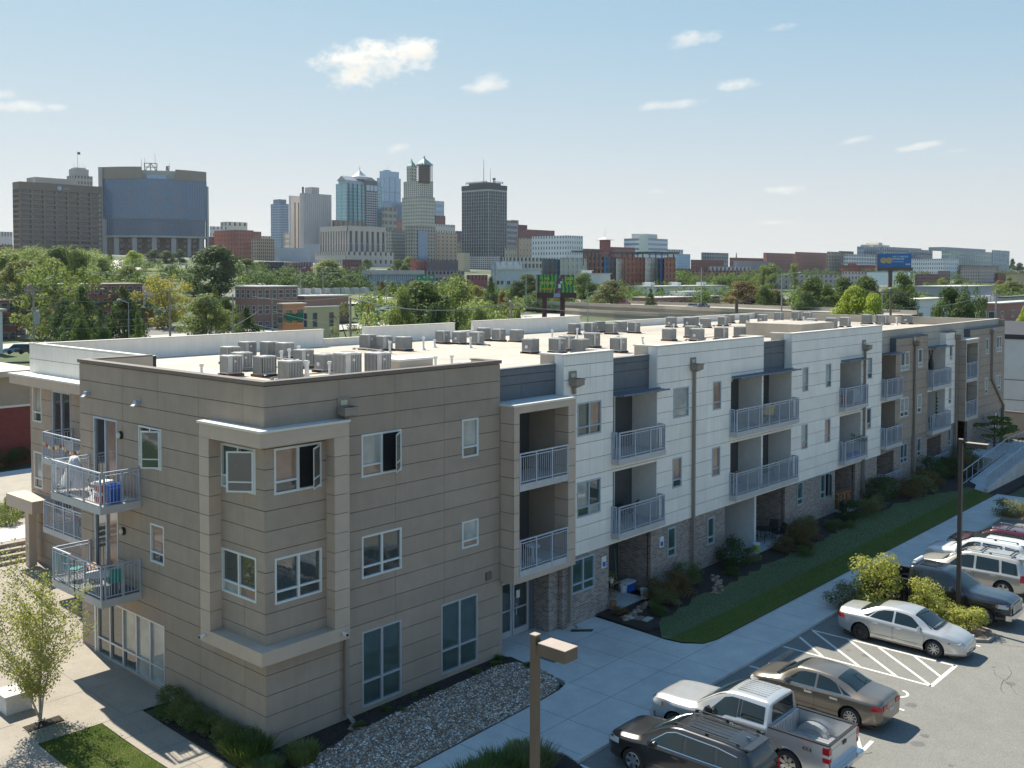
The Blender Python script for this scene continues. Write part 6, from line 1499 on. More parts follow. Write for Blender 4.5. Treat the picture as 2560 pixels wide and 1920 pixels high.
block('small blue-grey office tower right of the art deco tower',S2,1535,1548,1625,524,1300,(.22,.27,.31),GPL,(1,1),11,pier=.1,span=.4)
block('dark red block below the small blue-grey tower',S2,1540,1552,1636,650,1150,(.16,.06,.06),GDK,(4,1),6,pier=.6,span=.6)
block('cream stepped block right of the art deco tower',S2,1530,1550,1720,725,950,(.46,.42,.37),GDK,(8,1),7,pier=.7,span=.6)
# federal-looking block in front
r,P,a,b,zb=block('large beige courthouse-like block with tall window slots',S2,550,795,1122,740,640,(.42,.36,.31),GDK,(7,11),1,pier=.52,span=.0,proud=.7,yb=1000,crown=.17,base=.42,name='beige_civic_building')
q=MB()
for i in range(7):
    for j in range(2):x=P.x+a*(i+.25)/7;z=zb+(P.z-zb)*(.10+.15*j);q.box(x,P.y-.1,z,x+a/7*.5,P.y-.02,z+3)
for i in range(11):
    for j in range(2):y=P.y+b*(i+.25)/11;z=zb+(P.z-zb)*(.10+.15*j);q.box(P.x-.1,y,z,P.x-.02,y+b/11*.5,z+3)
q.build('window',GDK,r,kind='stuff')
block('beige lower storeys in front of the courthouse-like block',S2,510,780,1188,962,625,(.42,.37,.32),GDK,(9,14),2,pier=.62,span=.55,proud=.5)
block('brown penthouse row behind the beige courthouse roof',S2,655,690,935,690,900,(.22,.16,.13),GDK,(6,1),3,pier=.6,span=.6)
block('tan office block with regular windows right of the courthouse block',S2,1128,1175,1330,782,720,(.38,.33,.28),GDK,(9,3),11,pier=.45,span=.45)
r,P,a,b,zb=block('grey-brown block with a glazed stair strip beside the tan office block',S2,1290,1355,1552,742,700,(.30,.26,.22),GDK,(8,3),12,pier=.5,span=.5)
solidbox(r,P,a*.2,a*.62,-.6,.1,zb-P.z,-3,GBL,'glazed_strip')
block('sand brick block with arched top windows',S2,1480,1560,1738,800,730,(.38,.28,.20),GDK,(5,3),10,pier=.7,span=.62)
block('dark plum block just left of the dark grid tower',S2,1722,1730,1785,785,900,(.13,.08,.11),GDK,(3,1),7,pier=.5,span=.5)
block('small tan block at the left foot of the dark grid tower',S2,1738,1800,1848,975,620,(.40,.32,.23),solid=True)
block('tan low block with slit windows right of the sand brick one',S2,1660,1700,1780,880,800,(.36,.27,.21),GDK,(3,2),6,pier=.7,span=.6)
# dark grid tower
r,P,a,b,zb=block('dark grid-faced tower with roof lettering and aerials',S2,1778,2008,2168,385,800,(.36,.37,.38),mat('grid_tower_glass',(.05,.058,.07),.25,var=.3,scale=.15),(8,11),22,pier=.07,span=.07,proud=.35,crown=.07,base=.04,name='grid_tower')
solidbox(r,P,-.3,a,-.35,.1,-3.5,.3,mat('dark_band',(.07,.07,.08),.6),'top_band');solidbox(r,P,-.35,.1,0,b,-3.5,.3,mat('dark_band',(.07,.07,.08),.6),'top_band')
solidbox(r,P,3,a-3,4,b-5,0,2.4,mat('dark_band',(.07,.07,.08),.6))
q=MB()
for i in range(11):y=P.y+b*(.1+.8*i/11);q.box(P.x+1,y,P.z+1.6,P.x+1.2,y+1.0,P.z+3.2)
for i in range(6):x=P.x+a*(.3+.6*i/6);q.box(x,P.y+1,P.z+1.6,x+1.0,P.y+1.2,P.z+3.4)
for i in range(12):y=P.y+b*(.1+.8*i/11);q.tube((P.x+1.4,y,P.z),(P.x+1.4,y,P.z+3),.08,4)
q.build('roof_sign_frame',mat('mast_metal',(.16,.16,.17),.6),r)
mast(r,P.x+4,P.y+b*.3,P.z+2,P.z+21,.3);mast(r,P.x+a*.3,P.y+4,P.z+2,P.z+14,.2);mast(r,P.x+3,P.y+b*.6,P.z,P.z+6,.2)
q=MB();q.lathe((P.x+a*.45,P.y+3,P.z+2.3),[(.3,0),(.3,1.6),(1.5,2.6),(1.2,3.6),(0,4)],10);q.build('dish',mat('mast_metal',(.16,.16,.17),.6),r)
block('pale grid-faced podium below the dark grid tower',S2,1840,2010,2110,1000,700,(.42,.41,.40),GDK,(8,10),8,pier=.25,span=.3)
block('grey slab behind the right side of the dark grid tower',S2,2150,2165,2262,692,1000,(.27,.29,.31),GDK,(1,1),9,pier=.1,span=.5)
block('tall pale slab directly behind the dark red block',S3,-10,0,57,172,1010,(.33,.35,.37),GDK,(1,1),9,pier=.1,span=.5)
# ---- right half
block('long dark red brick building with chimneys behind the white flats',S3,55,62,368,250,950,(.17,.06,.055),GDK,(16,1),6,pier=.5,span=.5)
block('dark red upper block at the left of the long brick building',S3,50,58,132,214,960,(.16,.055,.055),solid=True)
block('tan brick block at the left of the white apartment tower',S3,30,60,174,330,840,(.42,.31,.23),GDK,(4,2),6,pier=.8,span=.7)
block('low sand block left of the tan brick block',S3,-60,-30,40,415,780,(.44,.35,.27),GDK,(4,1),4,pier=.7,span=.6)
block('white apartment tower block with rows of small windows',S3,172,478,612,305,720,(.66,.62,.54),GDK,(7,13),7,pier=.62,span=.5,name='white_apartment_block')
# red tower with overhanging roof
r,P,a,b,zb=block('red square tower with a wide hipped roof and a thin spire',S3,757,800,851,345,900,(.24,.055,.045),GDK,(2,2),6,pier=.7,span=.6,name='red_tower')
q=MB();q.lathe((P.x+a/2,P.y+b/2,P.z),[(a*.95,0),(a*.95,.3),(a*.12,2.8),(.2,3.4)],4);q.build('hipped_roof',fmat((.40,.36,.32)),r);mast(r,P.x+a/2,P.y+b/2,P.z+3,P.z+10.5,.15,'spire')
block('long red brick block in front of the red square tower',S3,612,650,855,420,820,(.25,.085,.07),GDK,(12,2),5,pier=.6,span=.55)
block('red brick block with a glazed corner right of the red square tower',S3,850,880,1062,405,840,(.24,.09,.075),GDK,(10,2),5,pier=.6,span=.55)
r,P,a,b,zb=block('white office building banded with blue ribbon windows',S3,967,1140,1347,328,950,(.55,.56,.55),GBL,(1,1),7,pier=.0,span=.5,name='banded_office')
solidbox(r,P,-2,4,-2,4,zb-P.z,3,fmat((.50,.52,.46)),'corner_stair');solidbox(r,P,3,a*.7,4,b*.7,-.1,4.2,fmat((.50,.49,.46)))
block('low cream block right of the banded office',S3,1340,1352,1478,425,1000,(.50,.46,.42),GDK,(6,1),3,pier=.6,span=.55)
block('pale blue glass box behind the flats',S3,1412,1425,1540,465,640,(.35,.46,.52),GPL,(8,1),9,pier=.06,span=.08)
block('dark office block with a stepped roof on the right skyline',S3,1636,1660,1870,452,1150,(.16,.18,.20),GDK,(10,1),5,pier=.3,span=.4)
block('long low red brick warehouse on the right skyline',S3,1545,1570,1830,515,900,(.21,.06,.05),GDK,(18,1),4,pier=.5,span=.5)
block('cream topped rosy brick warehouse with tall pale bays',S3,1915,1950,2230,525,860,(.35,.22,.19),GPL,(22,2),2,pier=.45,span=.12)
r,P,a,b,zb=block('low red brick works with a slim chimney',S3,1880,1900,2212,497,1000,(.24,.08,.07),GDK,(16,1),3,pier=.6,span=.6);mast(r,P.x+14,P.y+3,P.z,P.z+5,.8,'chimney')
# flats in the middle distance
APW=(.44,.41,.36);APB=(.24,.11,.08);APG=(.11,.12,.13)
def flats(label,parts,D,rows,cat='apartment building'):
    r=None
    for (xl,xc,xr,yt,c_,n) in parts:
        if r is None:r,*_=block(label,S3,xl,xc,xr,yt,D,c_,GDK,(n,2),rows,pier=.42,span=.38,proud=.5,name='flats',cat=cat)
        else:
            P,a,b,zb=geo(S3,xl,xc,xr,yt,D-4);O=Vector(r.location);grid(r,P-O,a,b,zb-O.z,(P-O).z,fmat(c_),GDK,(n,2),rows,pier=.42,span=.38,proud=.5)
    return r
flats('long cream block of flats with grey balconies below the white tower block',[(-80,-30,265,492,APW,9),(262,268,378,505,APG,3),(372,378,420,512,(.05,.12,.19),1),(415,420,655,500,APW,6)],520,4)
flats('brick and grey block of flats with a flat dark roof slab',[(650,660,800,482,APB,4)],470,5)
flats('long modern block of flats in stripes of grey, brick, white and blue',[(795,802,905,490,APG,3),(800,800,830,488,(.04,.12,.22),1),(900,905,975,505,APW,2),(972,980,1155,492,APB,5),(1150,1155,1250,500,APW,3),(1245,1250,1310,505,APG,2),(1280,1285,1320,510,(.03,.09,.22),1),(1315,1320,1412,495,APB,3)],450,6)
for (xa,xb,y,lb) in ((665,800,450,'dark flat canopy roof over the brick block of flats'),(1000,1180,462,'thin dark canopy roof over the left of the striped flats'),(1240,1448,460,'thin dark canopy roof over the right of the striped flats')):
    P=at(*S3(xa,y),452);a=solve_len(P,'x',S3(xb,0)[0]);q=MB();q.box(P.x,P.y,P.z,P.x+a,P.y+10,P.z+.8)
    for i in range(5):q.box(P.x+a*i/4-.2*(i>3),P.y+3,P.z-6,P.x+a*i/4+.2,P.y+3.4,P.z)
    q.build('roof_canopy',mat('canopy_dark',(.10,.11,.11),.6),label=lb,cat='roof canopy')
flats('red brick lofts with a white grid of pilasters behind the trees',[(1412,1420,1545,592,APB,4),(1540,1548,2122,606,(.25,.10,.085),18)],560,4)
block('pale upper storey with planters on the roof of the red brick lofts',S3,1700,1715,2060,575,580,(.42,.42,.40),GDK,(10,1),2,pier=.5,span=.4)
def shed(label,cr,xl,xc,xr,yt,D,wall,roofm=ROOFW,lip=.5,wins=0,name='warehouse',yb=None,cat='building'):
    P,a,b,zb=geo(cr,xl,xc,xr,yt,D,yb);r=empty(name,label,cat,None,(P.x+a/2,P.y+b/2,zb));O=Vector(r.location);Q=P-O;h=Q.z
    q=MB();q.box(Q.x,Q.y,0,Q.x+a,Q.y+b,h-.3);q.build('wall',fmat(wall),r)
    q=MB();q.box(Q.x-lip,Q.y-lip,h-.3,Q.x+a+lip,Q.y+b+lip,h);q.build('roof',roofm,r)
    if wins:
        for i in range(wins):
            x=Q.x+a*(i+.3)/wins;z=h*.38;w=min(2.2,a/wins*.5)
            q=MB();q.box(x-.12,Q.y-.08,z-.12,x+w+.12,Q.y,z+1.72);f_=q.build('window',VINYL,r);q=MB();q.box(x,Q.y-.12,z,x+w/2-.05,Q.y-.081,z+1.6);q.box(x+w/2+.05,Q.y-.12,z,x+w,Q.y-.081,z+1.6);q.build('pane',GDK,f_)
        n=max(2,int(b/6))
        for i in range(min(n,5)):
            y=Q.y+b*(i+.35)/min(n,5);z=h*.38;q=MB();q.box(Q.x-.08,y-.12,z-.12,Q.x,y+1.5,z+1.72);f_=q.build('window',VINYL,r);q=MB();q.box(Q.x-.12,y,z,Q.x-.081,y+1.4,z+1.6);q.build('pane',GDK,f_)
    return r,Q,a,b,h
r,Q,a,b,h=shed('low brick works with a pale stepped roof right of the round tree',S3,1040,1250,1800,842,330,(.30,.13,.09),wins=7)
shed('pale green upper box on the low brick works',S3,1360,1490,1660,790,350,(.48,.50,.44),wins=2)
r,Q,a,b,h=shed('wide white-roofed shed behind the low brick works',S3,1030,1240,1850,745,390,(.50,.48,.45))
for i in range(7):solidbox(r,Q,a*(.08+.12*i),a*(.08+.12*i)+2.5,5+(i % 3)*5,8+(i % 3)*5,0,1.3,fmat((.45,.45,.44)),'rooftop_unit')
shed('grey metal building with a sloping roof left of the flats',S3,-130,-60,250,598,420,(.33,.36,.38),mat('grey_metal_roof',(.42,.46,.49),.5),wins=6)
shed('pale block with small windows behind the yellow and green billboard',S3,560,640,850,632,400,(.40,.42,.42),wins=4)
shed('tiny white box with a framed sign on the hill road',S3,602,606,690,605,410,(.62,.62,.62))
# S4 town
block('long salmon-red brick building with small windows',S4,-40,-10,245,455,900,(.36,.15,.11),GDK,(14,2),6,pier=.75,span=.6)
block('salmon-red brick building with a pale wall sign',S4,235,250,520,448,870,(.36,.15,.11),GDK,(16,1),7,pier=.75,span=.6)
block('tan and white striped loft building',S4,510,525,628,445,860,(.44,.36,.28),GDK,(8,1),7,pier=.4,span=.2)
block('brown flat-topped block behind the tan lofts',S4,610,620,740,440,1000,(.18,.13,.11),GDK,(8,1),5,pier=.5,span=.5)
block('white gridded office left of the blue billboard',S4,655,680,935,465,850,(.58,.57,.54),GDK,(18,2),6,pier=.3,span=.35)
block('small bright red house roof below the white gridded office',S4,690,715,765,545,700,(.32,.07,.06),GDK,(3,1),4,pier=.6,span=.6)
block('dark red brick row with a white cornice below the white gridded office',S4,620,790,925,560,650,(.25,.075,.06),GDK,(10,8),3,pier=.5,span=.5)
r,P,a,b,zb=block('wide green-glass hospital block on the right skyline',S4,770,830,1145,400,1150,(.24,.29,.29),GBL,(18,3),6,pier=.3,span=.3,name='hospital_block');solidbox(r,P,a*.35,a*.8,5,20,0,3,fmat((.55,.47,.38)));solidbox(r,P,a*.5,a*.6,5,20,3,5.5,fmat((.55,.47,.38)))
block('dark glass hospital wing stepping down to the right',S4,975,1000,1325,402,1120,(.16,.19,.20),GBL,(20,1),6,pier=.2,span=.35)
block('lower end wing of the dark glass hospital',S4,1200,1215,1422,425,1090,(.15,.18,.19),GBL,(14,1),5,pier=.2,span=.35)
r,P,a,b,zb=block('long green-glass block with a stepped roof at the far right',S4,1500,1565,1945,432,1050,(.34,.38,.32),GBL,(26,5),5,pier=.3,span=.35,name='glass_block');solidbox(r,P,3,a*.95,6,22,-.1,3.3,fmat((.22,.25,.26)))
block('teal-grey end block of the far right glass building',S4,1935,1945,2087,432,1045,(.22,.28,.30),GBL,(10,1),5,pier=.2,span=.3)
block('white stepped hospital-like block right of the blue billboard',S4,1225,1530,1648,505,780,(.64,.64,.64),GDK,(7,16),5,pier=.6,span=.55,name='white_block')
block('grey-mauve block with tall windows at the right',S4,1665,1830,1972,590,620,(.36,.29,.27),GDK,(8,8),5,pier=.6,span=.5)
block('dark flat brick range behind the grey-mauve block',S4,1650,1670,2000,560,800,(.20,.16,.14),GDK,(20,1),4,pier=.6,span=.6)
block('dark red brick range right of the grey-mauve block',S4,1965,1985,2075,632,640,(.22,.07,.06),GDK,(5,1),4,pier=.6,span=.6)
r,Q,a,b,h=shed('yellow brick school-like block with a hipped roof at the right edge',S4,2055,2140,2420,628,520,(.40,.32,.20),mat('tan_hip_roof',(.36,.30,.23),.9),lip=1.5,wins=8)
block('long brown brick range with lit upper windows behind the trees',S4,1270,1290,1475,640,560,(.17,.09,.08),GDK,(14,1),4,pier=.5,span=.5)
block('mauve brick range between the brown range and the white block',S4,1470,1480,1575,612,600,(.20,.13,.13),GDK,(6,1),4,pier=.6,span=.6)
block('flat grey-brown shed range with a pale roof line left of the billboard pole',S4,20,35,640,648,480,(.26,.24,.22),GDK,(14,1),3,pier=.55,span=.5)
block('pale classical row behind the round trees',S4,640,660,1230,618,560,(.38,.33,.29),GDK,(22,1),3,pier=.5,span=.5)
r,Q,a,b,h=shed('white-roofed grey building with a small roof hut behind the dark conifer',S4,1265,1600,1940,745,330,(.24,.25,.28))
solidbox(r,Q,3,16,20,30,0,4.5,fmat((.45,.52,.58)),'roof_hut')
shed('white building with small square windows between the trees',S4,1085,1280,1560,855,240,(.50,.51,.49),mat('pale_tan_roof',(.66,.60,.50),.9),wins=3)
r,Q,a,b,h=shed('low red brick shop range with rooftop units at the right edge',S4,1840,1985,2330,890,260,(.26,.12,.10),ROOFW,wins=4)
for i in range(6):solidbox(r,Q,2+i*3.2,4+i*3.2,6,8,0,1.6,CG,'rooftop_unit')
shed('grey shop range with a dark flat roof at the far right edge',S4,1960,2060,2400,835,320,(.30,.30,.28),ROOFD)
shed('sand coloured low block with a brick red door beyond the last bay',S4,2040,2116,2330,1085,150,(.42,.31,.20),mat('pale_tan_roof',(.66,.60,.50),.9))
# white windowless wall at the right edge
r=empty('white_warehouse','white windowless warehouse wall beyond the far end of the apartment building','building',None,(86,3,0))
q=MB();q.box(0,-24,0,30,14,8.0);q.build('wall',mat('whitewashed_wall',(.60,.60,.57),.85,var=.08,scale=.6,dirt=.4),r)
q=MB();q.box(-.1,-24.1,8.0,30,14.1,8.45);q.build('parapet',mat('dark_parapet',(.04,.04,.045),.8),r)
q=MB();q.box(-.03,-24,4.1,-.001,14,4.18);q.box(-.03,-24,2.2,-.001,14,2.26);q.build('wall_line',mat('grey_line',(.2,.2,.2),.8),r)
q=MB();q.tube((-.25,-2.6,4.9),(-.25,-2.6,6.3),.12,8);q.box(-.4,-2.8,6.2,0,-2.4,6.5);q.build('wall_pipe',CG,r)
r=empty('retaining_wall','low pale block wall with a dark top rail behind the dark shrub','wall',None,(78,-6,0))
q=MB();q.box(0,-30,-.2,.4,9,2.0);q.build('wall',WALKS,r);q=MB();q.box(-.05,-30,2.0,.45,9,2.12);q.build('coping',COPBR,r)

# ---- left side houses
def house(label,cr,xl,xc,xr,yt,D,wall,rows,cols,roofm=None,yb=None,name='house',brick=False,wc=mat('aged_frame',(.40,.39,.36),.6),flat=True,parapet=.5,wscale=1.0):
    P,a,b,zb=geo(cr,xl,xc,xr,yt,D,yb);r=empty(name,label,'house',None,(P.x+a/2,P.y+b/2,zb));O=Vector(r.location);Q=P-O;h=Q.z
    m=BRKR if brick else fmat(wall);q=MB();q.box(Q.x,Q.y,0,Q.x+a,Q.y+b,h);q.build('wall',m,r)
    q=MB();q.box(Q.x-.12,Q.y-.12,h,Q.x+a+.12,Q.y+b+.12,h+.18);q.build('cornice',COPING,r)
    if not flat:
        q=MB();y0,y1=Q.y-.6,Q.y+b+.6;x0,x1=Q.x-.6,Q.x+a+.6;e=min(a,b)*.5
        q.add([(x0,y0,h+.18),(x1,y0,h+.18),(x1,y1,h+.18),(x0,y1,h+.18),((x0+x1)/2-max(0,(a-b)/2),(y0+y1)/2,h+.18+e*.6),((x0+x1)/2+max(0,(a-b)/2),(y0+y1)/2,h+.18+e*.6)],[(0,1,5,4),(2,3,4,5),(3,0,4),(1,2,5),(0,3,2,1)])
        q.build('hip_roof',roofm or ROOFD,r)
    fh=h/rows
    for fr,L_,n in ((Fr('S',Q.y),a,cols[0]),(Fr('W',Q.x),b,cols[1])):
        u0=Q.x if fr.k=='S' else Q.y
        for i in range(n):
            for j in range(rows):
                u=u0+L_*(i+.5)/n;z=fh*j+fh*.3;w=.5*wscale;hh=fh*.5
                q=MB();fr.box(q,u-w-.1,u+w+.1,0,.07,z-.12,z);fr.box(q,u-w-.08,u+w+.08,0,.05,z+hh,z+hh+.1);fr.box(q,u-w-.08,u-w,0,.05,z,z+hh);fr.box(q,u+w,u+w+.08,0,.05,z,z+hh);fr.box(q,u-w,u+w,0,.05,z+hh*.48,z+hh*.54)
                f_=q.build('window',wc,r);q=MB();fr.box(q,u-w,u+w,.0,.02,z,z+hh*.48);fr.box(q,u-w,u+w,.0,.02,z+hh*.54,z+hh);q.build('pane',GDK,f_)
    return r,Q,a,b,h
house('bright red brick house at the left edge behind the power pole',S1,-160,-60,137,1388,185,None,3,(3,2),brick=True)
house('narrow cream house between the red brick houses',S1,120,135,212,1400,195,(.52,.46,.34),3,(2,1))
r,Q,a,b,h=house('long three-storey red brick row half hidden behind dark trees',S1,215,330,1230,1250,205,None,4,(12,3),brick=True,name='brick_row')
q=MB();q.prism([(Q.x+a,Q.y-.2),(Q.x+a+2.5,Q.y-.2),(Q.x+a+4,Q.y+2.2),(Q.x+a+4,Q.y+5),(Q.x+a,Q.y+5)],0,h-2.6);q.build('bay_tower',BRKR,r)
q=MB();q.prism([(Q.x+a,Q.y-.3),(Q.x+a+2.6,Q.y-.3),(Q.x+a+4.1,Q.y+2.2),(Q.x+a+4.1,Q.y+5),(Q.x+a,Q.y+5)],h-5.4,h-2.5);q.build('bay_cladding',VINYL,r)
q=MB();q.lathe((Q.x+a+1.6,Q.y+2,h-2.5),[(3.3,0),(.1,2.2)],8);q.build('bay_roof',ROOFD,r)
q=MB();q.box(Q.x+a+.6,Q.y-.36,h-4.9,Q.x+a+1.8,Q.y-.31,h-3.1);q.build('window',GDK,r)
house('dark brown flat-roofed house above the brick row',S1,760,850,1055,1150,300,(.14,.09,.08),3,(4,2))
house('grey porch house with a hipped roof right of the big dark tree',S1,2060,2120,2290,1290,230,(.40,.39,.37),2,(4,1),flat=False,roofm=mat('shingle_grey',(.30,.25,.22),.9))
house('dark brown house with white balconies left of the shop row',S2,-180,5,360,1270,215,(.14,.085,.075),3,(6,4),roofm=ROOFD)
r,Q,a,b,h=house('brown brick corner building with green awnings',S2,190,232,430,1420,165,(.26,.14,.09),2,(2,1),wscale=1.3,name='shop')
for i in range(2):
    u=Q.x+a*(i+.5)/2;q=MB();q.add([(u-1.0,Q.y-.05,h*.83),(u+1.0,Q.y-.05,h*.83),(u+1.1,Q.y-1.0,h*.70),(u-1.1,Q.y-1.0,h*.70)],[(0,3,2,1),(0,1,2,3)]);q.build('awning',mat('green_awning',(.02,.25,.13),.7),r)
house('cream rendered building beside the green-awning shop',S2,425,436,720,1450,160,(.44,.36,.21),2,(2,1),wscale=.8,name='shop')
r,Q,a,b,h=shed('flat dark roofed shop row with white rooftop units',S2,250,420,800,1345,230,(.22,.13,.11),ROOFW)
for i in range(8):solidbox(r,Q,3+i*3.0,4.6+i*3.0,8,9.5,0,1.5,CG,'rooftop_unit')
block('black-fronted terrace with white window frames',S2,22,60,240,1050,480,(.06,.06,.065),GDK,(9,2),3,pier=.4,span=.4)
block('dark red terrace with tall white windows',S2,235,280,490,1055,470,(.16,.06,.055),GPL,(9,2),2,pier=.5,span=.5)
block('red brick lower terrace below the dark red terrace',S2,225,330,490,1110,430,(.28,.09,.065),GPL,(10,4),2,pier=.5,span=.5)
block('plum coloured low block before the courthouse steps',S2,748,760,912,1032,520,(.13,.06,.065),GDK,(6,1),3,pier=.6,span=.5)
r,P,a,b,zb=block('red brick shop with cream lintels on the hill',S2,1332,1385,1478,1030,480,(.30,.10,.07),GPL,(4,4),4,pier=.55,span=.5)
block('dark shop row with many white windows beside the red brick shop',S2,1470,1482,1745,1035,478,(.12,.09,.09),GPL,(14,1),3,pier=.6,span=.6)
block('low mauve parking deck below the dark shop row',S2,1470,1480,1800,1130,440,(.24,.20,.19),GDK,(10,1),2,pier=.3,span=.5)
r,P,a,b,zb=block('long glass-fronted hall with a bright white roof edge',S2,935,960,1425,1160,380,(.30,.34,.37),GPL,(26,2),2,pier=.12,span=.2,name='bus_hall');solidbox(r,P,-1,a+1,-1,b,-.1,1.6,ROOFW,'roof_edge')
block('red brick kiosk row beside the freeway at the right of the hall',S2,1820,1850,2000,1165,400,(.22,.07,.07),GDK,(5,1),2,pier=.5,span=.5)
block('grey-green flats with white windows beside the dark cypress',S2,2030,2075,2300,1050,430,(.30,.31,.30),GPL,(4,2),4,pier=.6,span=.5)
shed('low grey sheds with white doors at the left of the shops',S1,-80,-30,20,1460,160,(.5,.5,.48))
# neighbour at the left: brick and tan building with a pale roof
r=empty('neighbour_building','low building with tan upper wall, red brick base and pale roof at the left','building',None,(5,48.5,.9))
q=MB();q.box(-30,0,-.5,9,17,3.8);q.build('brick_base',mat('dark_red_brick_far',(.20,.05,.045),.9,var=.15,scale=3),r)
q=MB();q.box(-30,.03,3.95,9,17,6.0);q.build('wall',TAN,r);q=MB();q.box(-30,-.06,3.8,9,.2,3.95);q.build('string_course',COPING,r)
q=MB();q.box(-30.3,-.45,6.0,9.4,17.4,6.4);q.build('roof',TPO,r)
# road and verge left of the building
sheet('side_road',[(-40,33.5),(14,32.5),(14,38.5),(-40,39.5)],.93,ASPH)
sheet('side_walk',[(-40,42.8),(14,42.6),(14,44.6),(-40,44.8)],.96,WALK);sheet('side_verge',[(-40,30),(14,30),(14,32.6),(-40,33.4)],.96,FARG)

# ---- elevated freeway
def ribbon(name,pts,w,zt,depth,m,wallm,label,cat,jersey=.85):
    r=empty(name,label,cat,None,(pts[0].x,pts[0].y,0));O=pts[0]
    dk=MB();wl=MB();n=len(pts)
    sec=[]
    for i,p in enumerate(pts):
        d=(pts[min(i+1,n-1)]-pts[max(i-1,0)]);d.z=0;d.normalize();s_=Vector((-d.y,d.x,0))*w/2;q_=Vector((p.x-O.x,p.y-O.y,p.z));sec.append((q_-s_,q_+s_))
    for (a0,a1),(b0,b1) in zip(sec,sec[1:]):
        zz=Vector((0,0,1));dk.add([a0,b0,b1,a1,a0-zz*depth,b0-zz*depth,b1-zz*depth,a1-zz*depth],[(0,1,2,3),(4,7,6,5),(0,4,5,1),(3,2,6,7)])
        for (u,v,s_) in ((a0,b0,1),(a1,b1,-1)):
            t=(a1-a0).normalized()*.35*s_;wl.add([u,v,v+t,u+t,u+zz*jersey,v+zz*jersey,v+t+zz*jersey,u+t+zz*jersey],[(0,1,5,4),(3,7,6,2),(4,5,6,7)])
            wl.add([u+zz*0,v,v-zz*depth*.6,u-zz*depth*.6],[(0,3,2,1),(0,1,2,3)])
    dk.build('deck',m,r);wl.build('barrier',wallm,r)
    q=MB()
    for (a0,a1) in sec[::3]:c_=(a0+a1)/2;q.box(c_.x-1,c_.y-1,-2,c_.x+1,c_.y+1,c_.z-depth)
    q.build('pier',wallm,r);return r
FWM=mat('freeway_deck',(.36,.33,.28),.9,var=.12,scale=.2);FWB=mat('freeway_barrier',(.42,.37,.30),.9,var=.12,scale=.15,dirt=.3)
def onz(px,py,z):
    d=FW+RT*((px-PX)/FOC)-UP*((py-PY)/FOC);return CAM+d*((z-CAM.z)/d.z)
ZD=5.2
pp=[onz(*S3(x,y),ZD) for x,y in ((-700,820),(-300,850),(0,882),(400,893),(800,908),(1250,925),(1700,945),(2212,965),(2700,985))]
fw1=ribbon('elevated_freeway',[p+Vector((.9,-13,0)) for p in pp],25,ZD,1.6,FWM,FWB,'elevated concrete freeway crossing behind the roof','freeway')
pp2=[onz(*S3(x,y),3.6) for x,y in ((-200,895),(0,915),(300,938),(610,965),(900,982),(1260,1000),(1700,1014),(2200,1030))]
fw2=ribbon('freeway_ramp',[p+Vector((.4,-3,0)) for p in pp2],8,3.6,1.4,FWM,FWB,'lower concrete slip road in front of the elevated freeway','freeway ramp')
# painted kerbs and hillside roads as ground strips
def strip_ground(name,pts,w,m,off=.15):
    q=MB();v=[]
    P_=[Vector(p) for p in pts];Q_=[]
    for a,b in zip(P_,P_[1:]):
        for i in range(6):Q_.append(a+(b-a)*(i/6))
    Q_.append(P_[-1])
    for i,p in enumerate(Q_):
        d=Q_[min(i+1,len(Q_)-1)]-Q_[max(i-1,0)];d.z=0;d.normalize();s_=Vector((-d.y,d.x,0))*w/2
        for e in (-1,1):x,y=p.x+s_.x*e,p.y+s_.y*e;v.append((x,y,max(terrain(p.x,p.y),terrain(x,y))+off))
    q.v=v;q.f=[(2*i,2*i+1,2*i+3,2*i+2) for i in range(len(Q_)-1)];q.m=[0]*len(q.f);q.build(name,m,kind='structure')
def gpt(cr,x,y,D):p=at(*cr(x,y),D);return (p.x,p.y,0)
HRD=mat('hill_road',(.42,.40,.36),.9)
strip_ground('hill_road',[gpt(S1,960,1040,560),gpt(S1,1030,1080,500),gpt(S1,1060,1110,430)],16,HRD,.6)
strip_ground('hill_road',[gpt(S2,330,1290,300),gpt(S2,640,1310,300),gpt(S2,900,1330,290)],9,HRD,.5)
strip_ground('hill_road',[gpt(S2,960,1262,340),gpt(S2,1150,1275,330),gpt(S2,1300,1300,300)],9,HRD,.5)
strip_ground('grass_bank',[gpt(S1,1150,1090,470),gpt(S1,1600,1110,450)],60,FARG,.3)
strip_ground('grass_bank',[gpt(S2,330,1290,330),gpt(S2,1100,1310,320),gpt(S2,1950,1260,340)],40,FARG,.25)
strip_ground('street',[gpt(S1,1300,1600,185),gpt(S1,1700,1600,185),gpt(S1,2100,1600,185),gpt(S2,300,1600,185)],26,HRD,.3)
strip_ground('street',[(-60,150,0),(60,150,0),(200,150,0)],12,HRD,.25)
